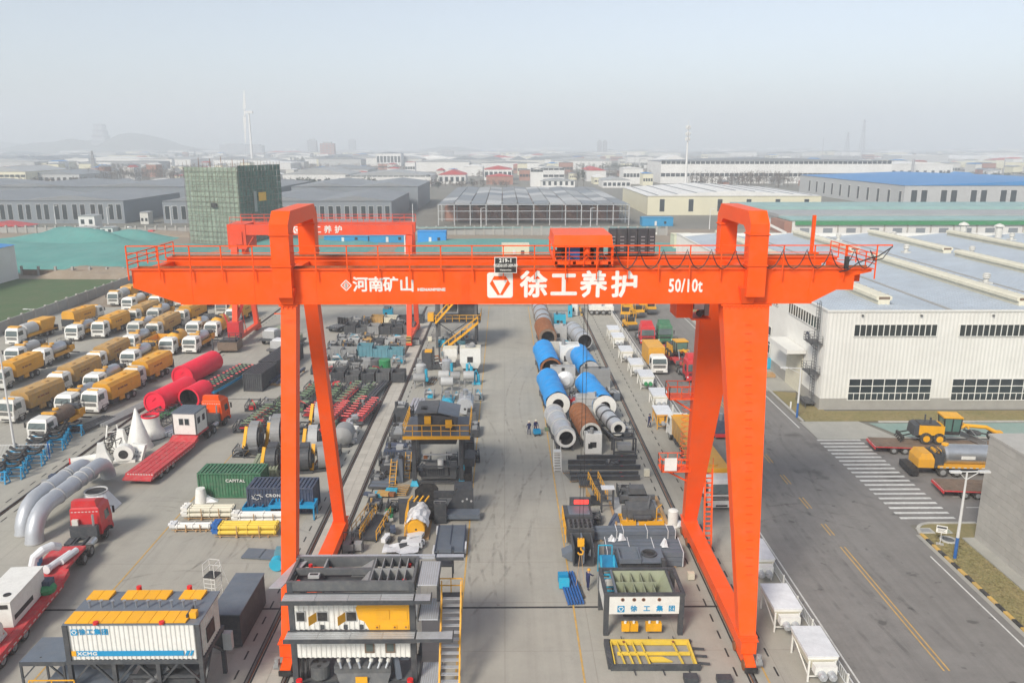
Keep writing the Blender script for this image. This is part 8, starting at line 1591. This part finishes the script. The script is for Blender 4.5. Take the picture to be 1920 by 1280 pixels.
b = MB('amber'); [b.bar((-1.05,.4+k*.6,.2),(-.9,.4+k*.6,2.3),.06) for k in range(5)]; b.bar((-.9,.4,2.3),(-.9,2.8,2.5),.06); b.bar((-1.0,.4,1.3),(-1.0,2.8,1.5),.06); [b.bar((-.9+.5*k,2.7,2.4),(-.6+.5*k,3.4,2.6),.12) for k in range(4)]; b.build('rail', t); MB('wood').box(-1.1,1.1,0,3.6,0,.15).build('pallet', t); MB('black').cyl((0,.19,.9),(0,.21,.9),.1,n=8).build('bolt', t)
def heapx(label, name, cat, x, y, mats, n, w, d, h, seed):
    r = random.Random(seed); t = thing(name, label, cat, D3(x,y))
    for k in range(n):
        z = h*k/n*.6; MB(mats[k%len(mats)]).cbox((r.uniform(-w/2,w/2)*.7,d*r.random(),z+.2),(r.uniform(.4,1)*w*.5,r.uniform(.3,.8),r.uniform(.2,.45)),None,r.uniform(-.4,.4)).build('piece', t)
heapx('green wrapped motors in a short row', 'green_motor_bundle', 'motors', 728, 978, ['green','congreen','white'], 6, 1.1, 2.2, .8, 1); heapx('dark motors half covered with white plastic beside the yellow stairs', 'dark_motor_bundle', 'motors', 724, 1024, ['navy','charcoal','plastic'], 8, 1.1, 2.6, .9, 2); heapx('torn white plastic and black racks at the foot of the wrapped machine', 'plastic_heap', 'plastic heap', 770, 1030, ['plastic','charcoal','plastic'], 12, 2.6, 1.6, .7, 3); heapx('orange and rusty parts heap behind the green motors', 'rusty_parts', 'parts heap', 720, 932, ['rust','dustyyellow','sky','brown'], 7, 2.4, 1.0, .5, 4); heapx('dark small parts beside the grating panels', 'dark_parts', 'parts heap', 694, 940, ['charcoal','navy','grey'], 6, 1.4, 1.2, .5, 6)
b = MB('plastic'); vs = []; r_ = random.Random(9)
for j in range(5):
    for i in range(9): vs.append((i*.38, j*.42, .35+.18*math.sin(i*.9+j)*.5+r_.uniform(0,.1)))
b.add(vs,[(j*9+i,j*9+i+1,(j+1)*9+i+1,(j+1)*9+i) for j in range(4) for i in range(8)]); tag(b.build('white_sheet', None, D3(716,1044)), 'white plastic sheet spread over low parts behind the screening tower', 'plastic sheet')
stairs('long yellow-railed stairs with black treads lying beside the left rails', 690, 1016, 5.0, 1.35, -.12, n=18); stairs('second yellow stair frame lying further left, against the rail', 668, 1006, 4.6, .7, -.16, 'dustyyellow', 'grey', n=8)
for i, (x, y) in enumerate(((653,1037),(668,1036))): t = thing('desk_frame', ['grey desk-like steel box frame at the rail foot, left one','grey desk-like steel box frame at the rail foot, right one'][i], 'frame', D3(x,y)); MB('grey').box(-.45,.45,0,.7,.2,.8).build('box', t); b = MB('charcoal'); [b.bar((sx,sy,0),(sx,sy,1.6 if sy else .9),.06) for sx in (-.48,.48) for sy in (0,.7)]; b.bar((-.48,.7,1.6),(.48,.7,1.6),.05); b.build('legs', t)

for i, (x, y, w, d, h, p, l) in enumerate(((762,790,1.2,2,1.6,0,'dark machine frame behind the tower, next to the upright casing'),(740,822,1.3,2.2,1.3,0,'dark machine frame left of the long screw casing'),(736,850,1.4,1.8,1.4,0,'dark machine frame behind the finned cooler'),(754,858,1.2,1.6,1.5,1,'dark frame between cooler and blue-grey box'),(722,874,1.3,1.8,1.1,0,'dark frame left of the finned cooler'),(743,889,1.1,1.4,1.2,2,'dark frame with ochre box before the cooler'),(772,884,1.1,1.5,1.4,1,'grey frame at the left blue foot'),(706,905,1.2,1.6,.8,0,'dark frame nearest the left rails'),(786,694,1.3,1.8,1.5,1,'grey machine frame left of the burner unit'),(804,748,1.2,1.6,1.0,3,'turquoise-grey machine left of the end-on tanks'),(897,752,1.0,2.0,1.2,3,'grey machine at the aisle beside the silver end-on tank'),(858,752,1.0,1.4,1.0,3,'turquoise-grey frame between the end-on tanks'),(890,868,1.1,1.8,1.0,0,'dark frame at the aisle beside the tower foot'),(826,900,1.8,1.4,1.1,0,'dark machine under the front of the mixing tower'),(795,884,1.3,1.6,1.6,1,'grey machine at the left under the mixing tower'),(848,880,1.2,1.6,1.4,0,'dark machine at the right under the mixing tower'),(700,960,1.2,1.5,.9,2,'dark frame with ochre box beside the green motors'),(735,960,1.0,1.4,.8,0,'small dark frame behind the green motors'),(836,668,1.5,1.6,1.2,3,'turquoise-grey machine before the stair tower'),(866,664,1.6,1.6,1.3,0,'dark machine before the right leg of the stair tower'))): gadget(l, x, y, w, d, h, p)
# ---------------------------------------------------------------- the road: trucks, graders, trailers, people
place(RT, 'red tractor truck with white roof lettering, farthest of the big trucks on the road', G(1214,648), 0)
place(RT, 'red tractor truck in front of the grader, beside the upper landing of the crane', G(1303,718), R(3)); place(LL, 'red low-loader carrying the yellow grader on the road', G(1303,718)+V((-.4,6.2,0)), 0, scale=(1,1,1))
place(RT, 'green truck beside the red one on the far road', G(1247,646), 0, {'red':'congreen'})
t = thing('box_truck', 'yellow box truck with a white cab on the road beside the white hoppers', 'truck', G(1236,703), R(1)); cab(t, 'white', 2.4, 2.8); chassis(t, 7.8, ((1.3,1),(5.8,2))); b = MB('yellow'); b.box(-1.25,1.25,2.4,7.8,1.0,3.55); b.build('box_body', t); MB('yellow').box(-1.28,1.28,2.36,7.84,3.551,3.62).build('roof', t)
b = MB('dustyyellow'); [b.box(s*1.255-.01,s*1.255+.01,3+k*1.1,3.06+k*1.1,1.05,3.5) for s in (-1,1) for k in range(5)]; b.build('seam', t, kind='stuff')
def dumper():
    t = thing('dump_truck', '', 'truck'); cab(t, 'white', 2.5, 3.0); chassis(t, 10.2, ((1.35,1),(6.6,2),(8.0,2)))
    b = MB('dustyyellow'); b.hexa([(-1.15,2.6,1.15),(1.15,2.6,1.15),(1.15,10,1.15),(-1.15,10,1.15),(-1.3,2.4,3.2),(1.3,2.4,3.2),(1.3,10.3,3.2),(-1.3,10.3,3.2)]); b.build('body', t)
    MB('yellow').box(-1.34,1.34,2.3,10.35,3.201,3.32).build('cover', t); MB('yellow').cyl((0,3.4,3.32),(0,3.4,3.44),.45,n=16).cyl((0,8.2,3.32),(0,8.2,3.44),.45,n=16).build('hatch', t)
    b = MB('dustyyellow'); [b.box(s*1.27-.05,s*1.27+.05,3+k*1.2,3.1+k*1.2,1.3,3.1) for s in (-1,1) for k in range(6)]; b.build('side_rib', t); MB('amber').box(-1.1,1.1,2.2,2.5,2.4,3.4).build('headboard', t); return t
DT = dumper()
place(DT, 'yellow covered dump truck facing away beside the crane legs', G(1262,830)+V((.9,2.5,0)), math.pi+.03); place(DT, 'white-cabbed truck with a yellow body facing the camera between the crane legs', G(1348,958)+V((.2,0,0)), .02)
t = thing('orange_loader', 'dark blue and red machine on the road seen between the right crane legs', 'machine', G(1357,822)); MB('navy').box(-1,1,0,2.5,.6,2.2).build('body', t); MB('red').box(-1.1,1.1,-.4,2.6,.3,.6).build('base', t); MB('steel').cyl((-.4,.3,2.2),(-.4,.3,3.0),.2,n=10).cyl((.4,.3,2.2),(.4,.3,2.8),.2,n=10).build('stack', t)
for s in (-.9,.9): wheel(t, s, .6, .4); wheel(t, s, 2.1, .4)
# grader
def grader(label, pos, rz):
    t = thing('motor_grader', label, 'grader', pos, rz); b = MB('amber'); b.box(-1.0,1.0,0,2.7,1.0,2.1); b.build('engine_hood', t); b = MB('charcoal'); b.hexa([(-1.05,-.6,.9),(1.05,-.6,.9),(1.05,-.01,.9),(-1.05,-.01,.9),(-1.0,-.5,2.0),(1.0,-.5,2.0),(1.0,-.01,2.2),(-1.0,-.01,2.2)]); b.box(-.9,.9,.1,2.3,2.101,2.2); b.build('radiator', t)
    MB('charcoal').cyl((-.4,1.0,2.2),(-.4,1.0,3.0),.09,n=8).cyl((.4,1.3,2.2),(.4,1.3,2.9),.11,n=8).build('exhaust', t)
    b = MB('black'); b.bar((-.6,-1.6,.7),(-.5,-.5,1.0),.12); b.bar((.6,-1.6,.7),(.5,-.5,1.0),.12); b.box(-1.1,1.1,-1.75,-1.5,.45,.75); [b.bar((-1+k*.5,-1.6,.5),(-1+k*.5,-1.9,.1),.1) for k in range(5)]; b.build('ripper', t)
    MB('greenglass').taper((-.8,.8,2.75,4.3,1.5),(-.9,.9,2.6,4.4,3.0)).build('cab_glass', t); b = MB('black'); [b.bar((sx*.8,y0,1.2),(sx*.92,y1,3.05),.1) for sx in (-1,1) for y0, y1 in ((2.74,2.58),(3.5,3.5),(4.32,4.42))]; b.box(-.85,.85,2.75,4.3,1.1,1.5); b.build('cab_frame', t); MB('amber').box(-1.0,1.0,2.45,4.5,3.06,3.22).build('cab_roof', t)
    b = MB('amber'); b.tube([(0,4.3,1.5),(0,5.2,2.0),(0,7.4,1.9),(0,8.6,1.3)],.22,n=8); b.box(-.35,.35,8.3,9.1,.8,1.5); b.bar((-.9,5.2,2.0),(.9,5.2,2.0),.18); b.build('goose_neck', t); MB('charcoal').cyl((0,6.2,1.1),(0,6.2,1.3),.75,n=18).bar((0,5,1.5),(0,8.6,.9),.15).build('turntable', t)
    b = MB('steel'); b.bar((-1.7,5.5,.5),(1.7,6.9,.5),.12,.6); b.build('blade', t); MB('steel').bar((-.8,5.2,2.1),(-1.0,5.8,.9),.1).bar((.8,5.2,2.1),(1.0,6.3,.9),.1).build('cylinder', t)
    for y in (.8,2.2):
        for s in (-1,1): wheel(t, s*1.05, y, .65, .42, 'amber')
    for s in (-1,1): wheel(t, s*1.0, 8.7, .65, .4, 'amber')
    return t
zt = 1.12
grader('yellow motor grader riding on a flat trailer at the crossing', V((46.6,85.2,.95)), R(-98)); grader('yellow motor grader with its neck towards the camera, behind the lower red tractor', G(1272,690)+V((0,5,.9)), math.pi+.12)
def flatbed(label, pos, L_, rz, w=2.9):
    t = thing('flatbed_trailer', label, 'trailer', pos, rz); MB('redflat').box(-w/2,w/2,0,L_,.75,.86).build('frame', t)
    for k in range(7): MB('brown').box(-w/2+.03+k*(w-.06)/7,-w/2+(k+1)*(w-.06)/7,.02,L_-.02,.861,.93+.005*(k%3)).build('plank', t)
    b = MB('paintwhite'); [b.box(-w/2+.1+k*.35,-w/2+.28+k*.35,-.02,-.001,.77,.84) for k in range(8)]; [b.box(-w/2-.02,-w/2-.001,.2+k*.6,.5+k*.6,.77,.84) for k in range(int(L_/.6))]; b.build('reflector', t); MB('red').box(-w/2,w/2,-.12,-.021,.55,.74).build('tail_bar', t)
    for y in (2.0,3.2,4.4):
        if y < L_:
            for s in (-1,1): wheel(t, s*(w/2-.3), y, .4, .5)
    return t
flatbed('rusty-decked flat trailer carrying the grader at the crossing', V((41.6,84.9,0)), 16, R(-96)); flatbed('rusty-decked flat trailer with red tail at the corner, nearest the lamp post', V((43.0,73.2,0)), 14, R(-96))
t = thing('spray_tank_truck', 'yellow and chrome spray tank truck with white cab at the crossing', 'truck', V((53.6,77.6,0)), R(86)); cab(t, 'white', 2.4, 2.9); chassis(t, 10.5, ((1.35,1),(6.6,2),(8.0,2)))
MB('steel').lathe((0,3.0,2.15),(0,1,0),[(0,.01),(.05,.85),(.25,1.05),(4.6,1.05),(4.8,.85),(4.85,.01)],n=24).build('tank', t, smooth=True); MB('yellow').box(-1.2,1.2,2.6,8.6,1.0,1.25).build('side_skirt', t)
for s in (-1,1): b = MB('paintwhite'); [b.box(s*1.21-.01,s*1.21+.01,2.7+k*.6,3.0+k*.6,1.02,1.12) for k in range(10)]; b.build('reflector', t); MB('white').box(s*1.065-.01,s*1.065+.01,4.9,6.3,1.95,2.3).build('name_strip', t)
MB('rust').box(-.1,.1,4.2,7.0,1.4,1.42).build('stain', t); b = MB('charcoal'); b.box(-1.1,1.1,8.0,9.0,1.0,2.4); [b.tube([(-.9+k*.3,8.2,2.4),(-.8+k*.3,8.5,2.9),(-.7+k*.3,8.9,2.3)],.07,n=5) for k in range(6)]; b.build('pump_gear', t); MB('yellow').box(-1.2,1.2,9.0,10.6,1.0,1.9).taper((-1.2,1.2,9.0,10.6,1.901),(-1.0,1.0,9.3,10.3,2.5)).build('rear_body', t); MB('black').box(-1.5,1.5,10.6,11.4,.3,.9).build('spray_bar', t); MB('amber').cyl((0,7.6,3.1),(0,7.6,3.3),.35,n=12).box(-.5,.5,8.1,8.8,2.4,2.7).build('hatch', t)
t = thing('compact_loader', 'yellow and dark machine back standing on the corner trailer', 'loader', V((48.2,72.6,.95)), R(-96)); MB('amber').box(-.9,.9,0,1.6,.7,1.9).build('hood', t); MB('charcoal').hexa([(-.95,-.5,.6),(.95,-.5,.6),(.95,-.01,.6),(-.95,-.01,.6),(-.8,-.3,2.0),(.8,-.3,2.0),(.8,-.01,2.1),(-.8,-.01,2.1)]).box(-.9,.9,0,1.6,1.901,2.1).build('rear_guard', t)
for s in (-1,1): wheel(t, s*.9, .7, .6, .4, 'amber')
def roller():
    t = thing('road_machine', '', 'road machine', group='yellow road machines parked on the far road'); b = MB('amber'); b.box(-.9,.9,0,3.4,.8,1.5); b.build('body', t); b = MB('amber'); [b.bar((sx,y,1.5),(sx*1.1,y,3.1),.08) for sx in (-.8,.8) for y in (.8,2.2)]; b.bar((-1.5,.8,3.1),(1.5,.8,3.1),.07); b.bar((-1.3,2.2,2.9),(1.3,2.2,2.9),.07); b.build('frame', t); MB('black').box(-.7,.7,1.1,2.0,1.501,2.2).build('seat', t); MB('charcoal').cyl((-.9,.2,.6),(.9,.2,.6),.6,n=14).build('drum', t)
    for s in (-1,1): wheel(t, s*.8, 2.8, .5, .35, 'amber')
    return t
RO = roller()
for i, (x, y) in enumerate(((1172,600),(1178,586),(1200,596),(1206,582),(1222,590),(1186,620))): place(RO, 'yellow road machine with a thin raised frame in the cluster on the far road', G(x,y), R(10*(i%3)-10))
t = thing('mobile_crane', 'white mobile crane with its boom towards the left at the far end of the yard', 'mobile crane', G(1140,588), R(90)); b = MB('white'); b.box(-1.2,1.2,-1,4,.9,1.7); b.box(-1.1,1.1,1.5,3.5,1.7,2.8); b.build('body', t); b = MB('white'); b.box(-1.0,0,-.8,.8,1.701,3.2); b.build('cab', t); MB('cabglass').box(-.9,-.1,-.85,-.801,2.2,3.0).build('windscreen', t); MB('grey').bar((0,3,2.9),(0,14,3.1),.45,.5).build('boom', t)
for y in (-.2,1.1,2.4,3.5):
    for s in (-1,1): wheel(t, s*1.05, y, .5)
boxm('white cabin beside the far end of the right rail, holding the crane boom tip', 'cabin', 'rail_cabin', 1077, 586, 1.6, 1.6, 3.0, 'white'); 
t = thing('warning_pole', 'yellow and black striped stop at the end of the right rail', 'rail stop', G(1091,592)); b = MB('kerbyellow'); b.bar((0,0,0),(-.4,.8,1.6),.3); b.box(-.3,.3,-.1,.1,.6,.9,'hazardblack'); b.build('post', t)
t = thing('white_car', 'white pickup car on the lane beyond the yard, right of the mobile crane', 'car', G(1178,572)); MB('white').box(-.9,.9,0,4.6,.35,.95).taper((-.85,.85,1.0,3.2,.951),(-.7,.7,1.4,2.9,1.6)).build('body', t); MB('cabglass').box(-.75,.75,1.02,1.2,1.0,1.4).build('windscreen', t)
for y in (.8,3.8):
    for s in (-1,1): wheel(t, s*.8, y, .33, .2)
for l, x, y, m in (('white car parked by the dark halls behind the netting',236,437,'white'),('small red car in the dirt lot left of the tower',295,441,'red'),('white van far off beside the panel fence at right',1232,441,'white'),('white truck in the dirt lot behind the green netting',250,434,'white')):
    t = thing('parked_car', l, 'car', G(x,y), 1.3); MB(m).box(-.9,.9,0,4.8,.35,1.1).taper((-.85,.85,1.0,3.6,1.101),(-.75,.75,1.3,3.2,1.9)).build('body', t)
    for y0 in (.9,3.8):
        for s in (-1,1): wheel(t, s*.8, y0, .35, .2)
# sign, manholes on the lawn
t = thing('notice_sign', 'small white notice sign on a thin post on the corner lawn', 'sign', G(1762,1020), R(-25)); MB('lamp').bar((0,0,0),(0,0,1.1),.05).build('post', t); MB('white').box(-.42,.42,-.03,.03,1.1,1.75).build('board', t); b = MB('charcoal'); b.box(-.36,.36,-.036,-.031,1.5,1.68); [b.box(-.3,.3-.1*(k%2),-.036,-.031,1.2+k*.09,1.23+k*.09) for k in range(3)]; b.build('print', t); MB('concrete').box(-.3,.3,-.2,.2,.02,.08).build('foot', t)
b = MB('kerb'); b.lathe((0,0,0),(0,0,1),[(0,.75),(.09,.7),(.1,.5),(.05,.48)],n=24); b.cyl((0,0,.03),(0,0,.06),.48,'darkgrey',24); tag(b.build('manhole', None, G(1778,1012)), 'round manhole with pale concrete ring on the corner lawn', 'manhole')
b = MB('kerb'); b.box(-.65,.65,-.5,.5,0,.07); b.box(-.45,.45,-.33,.33,.07,.09,'grey'); tag(b.build('square_manhole', None, G(1735,995)), 'square grey manhole cover on the corner lawn', 'manhole'); b = MB('kerb'); b.box(-.5,.5,-.4,.4,0,.06); b.box(-.4,.4,-.3,.3,.06,.075,'olive'); tag(b.build('square_manhole', None, G(1772,996)), 'pale square manhole cover behind the notice sign', 'manhole')
b = MB('white'); b.bar((0,0,0),(0,0,.9),.16); tag(b.build('marker_post', None, G(1482,765)), 'short white marker post on the verge near the lamp post', 'marker post')
boxm('bright blue skip beside the hall door', 'skip', 'blue_skip', 1437, 692, 1.6, 2.5, 1.6, 'sky'); boxm('timber stack with white box beside the hall door', 'stack', 'timber_stack', 1440, 708, 2.2, 1.4, .5, 'wood')
# grass blades on the verges
def tufts(name, x0, x1, y0, y1, n, seed, label):
    r = random.Random(seed); b = MB('g_dry')
    for _ in range(n//2):
        x, y, h, a = r.uniform(x0,x1), r.uniform(y0,y1), r.uniform(.02,.07), r.uniform(0,6.3); d = V((math.cos(a),math.sin(a),0))*r.uniform(.05,.16); p = V((x,y,.02)); e = V((r.uniform(-.1,.1),r.uniform(-.1,.1),h)); b.add([p-d,p+d,p+e], [(0,1,2)])
    o = b.build(name, kind='stuff'); o['label'] = label; o['category'] = 'grass'
tufts('grass', 37.2, 40.2, 44, 64.5, 9000, 1, 'dry grass on the lawn between kerb and tiled building'); tufts('grass', 38, 70, 94.4, 98.1, 14000, 2, 'dry brown grass along the foot of the white hall')
# people
def person(label, x, y, rz, helmet='white', reach=0, lean=0., stride=.12):
    t = thing('person', label, 'person', G(x,y), rz)
    me = bpy.data.meshes.new('body'); vs, es, rs = [], [], []
    def v(p, r): vs.append(p); rs.append(r); return len(vs)-1
    def e(*c): es.extend(zip(c, c[1:]))
    L = lean
    pe = v((0,0,.95),(.155,.115)); be = v((0,-.02*L,1.12),(.145,.105)); ch = v((0,-.12*L,1.32),(.175,.12)); nk = v((0,-.2*L,1.48),(.07,.07)); hd = v((0,-.23*L-.02,1.56),(.085,.09)); ht = v((0,-.24*L-.02,1.70),(.085,.095)); e(pe,be,ch,nk,hd,ht)
    for s in (-1,1):
        hp_ = v((s*.09,0,.88),(.095,.095)); kn = v((s*.11,-.03-s*stride*.6,.50),(.066,.066)); an = v((s*.11,.03-s*stride,.10),(.046,.05)); to = v((s*.12,-.14-s*stride,.045),(.045,.038)); e(pe,hp_,kn,an,to)
        sh = v((s*.19,-.12*L,1.40),(.07,.07)); el = v((s*.25,-.06-.18*L-.15*reach,1.14+.04*reach),(.05,.05)); wr = v((s*(.22-.06*reach),-.16-.2*L-.3*reach,.93+.16*reach),(.035,.035)); pa = v((s*(.21-.07*reach),-.2-.2*L-.36*reach,.86+.17*reach),(.038,.02)); e(ch,sh,el,wr,pa)
        for f in range(4): a0 = v((s*(.21-.07*reach)+(f-1.5)*.018,-.23-.2*L-.39*reach,.81+.16*reach),(.011,.011)); a1 = v((s*(.21-.07*reach)+(f-1.5)*.019,-.235-.2*L-.42*reach,.765+.15*reach+.006*(f in (0,3))),(.009,.009)); e(pa,a0,a1)
        th = v((s*(.165-.07*reach),-.23-.2*L-.37*reach,.84+.17*reach),(.011,.011)); e(pa,th)
    me.from_pydata(vs, es, []); o = bpy.data.objects.new('body', me); C.objects.link(o)
    m = o.modifiers.new('skin','SKIN'); sv = me.skin_vertices[0].data
    for i, r in enumerate(rs): sv[i].radius = r
    sv[pe].use_root = True; o.modifiers.new('sub','SUBSURF').levels = 1; o.modifiers['sub'].render_levels = 1
    dg = bpy.context.evaluated_depsgraph_get(); mm = bpy.data.meshes.new_from_object(o.evaluated_get(dg)); bpy.data.objects.remove(o)
    mm.materials.clear()
    for k in ('overalls','skin','black'): mm.materials.append(MATS[k])
    for p in mm.polygons:
        c = p.center; p.use_smooth = True
        p.material_index = 1 if (c.z > 1.49 or (abs(c.x) > .08 and c.y < -.17-.2*L-.3*reach and .7 < c.z < 1.1)) else (2 if c.z < .12 else 0)
    o = bpy.data.objects.new('body', mm); C.objects.link(o); adopt(o, t)
    hz_ = -.24*L-.02; MB(helmet).lathe((0,hz_,1.66),(0,0,1),[(0,.145),(.02,.125),(.07,.12),(.12,.085),(.145,.01)],n=14).cbox((0,hz_-.12,1.665),(.14,.10,.014)).build('helmet', t)
    b = MB('skin'); b.cbox((0,hz_-.105,1.585),(.028,.04,.045)); [b.cbox((s*.092,hz_,1.6),(.02,.03,.05)) for s in (-1,1)]; [b.cbox((s*.035,hz_-.092,1.625),(.026,.012,.012),'black') for s in (-1,1)]; b.cbox((0,hz_-.088,1.535),(.05,.012,.01),'drumred'); b.build('face', t)
    return t
person('worker in dark blue overalls and pale helmet, left one of the pair in the aisle', 992, 815, R(200), 'cream', .1); person('worker in dark blue overalls pushing the blue cart in the aisle', 1004, 812, R(10), 'cream', 1, .5); person('worker in dark blue standing beside the yellow feeder hopper', 1217, 801, R(40), 'navy', .3); person('worker in dark blue with an orange-yellow helmet beside the blue steps', 1102, 1105, R(140), 'amber', 1, .3)
t = thing('hand_cart', 'small blue hand cart in front of the two workers in the aisle', 'cart', G(1008,818), R(12)); b = MB('blueline'); b.box(-.4,.4,0,.7,.3,.38); b.box(-.4,.4,0,.04,.381,.75); b.box(-.4,.4,.66,.7,.381,.75); b.box(-.4,-.36,.05,.65,.381,.75); b.box(.36,.4,.05,.65,.381,.75); b.build('tub', t); b = MB('navy'); b.bar((-.35,.7,.5),(-.35,1.0,1.05),.04); b.bar((.35,.7,.5),(.35,1.0,1.05),.04); b.bar((-.35,1.0,1.05),(.35,1.0,1.05),.04); b.build('handle', t)
for s in (-.3,.3):
    for y in (.12,.58): MB('black').cyl((s-.03,y,.14),(s+.03,y,.14),.14,n=10).build('wheel', t)
drop_unused([GR,TA,CS,PA,RT,LL,FE,ID,DT,RO])
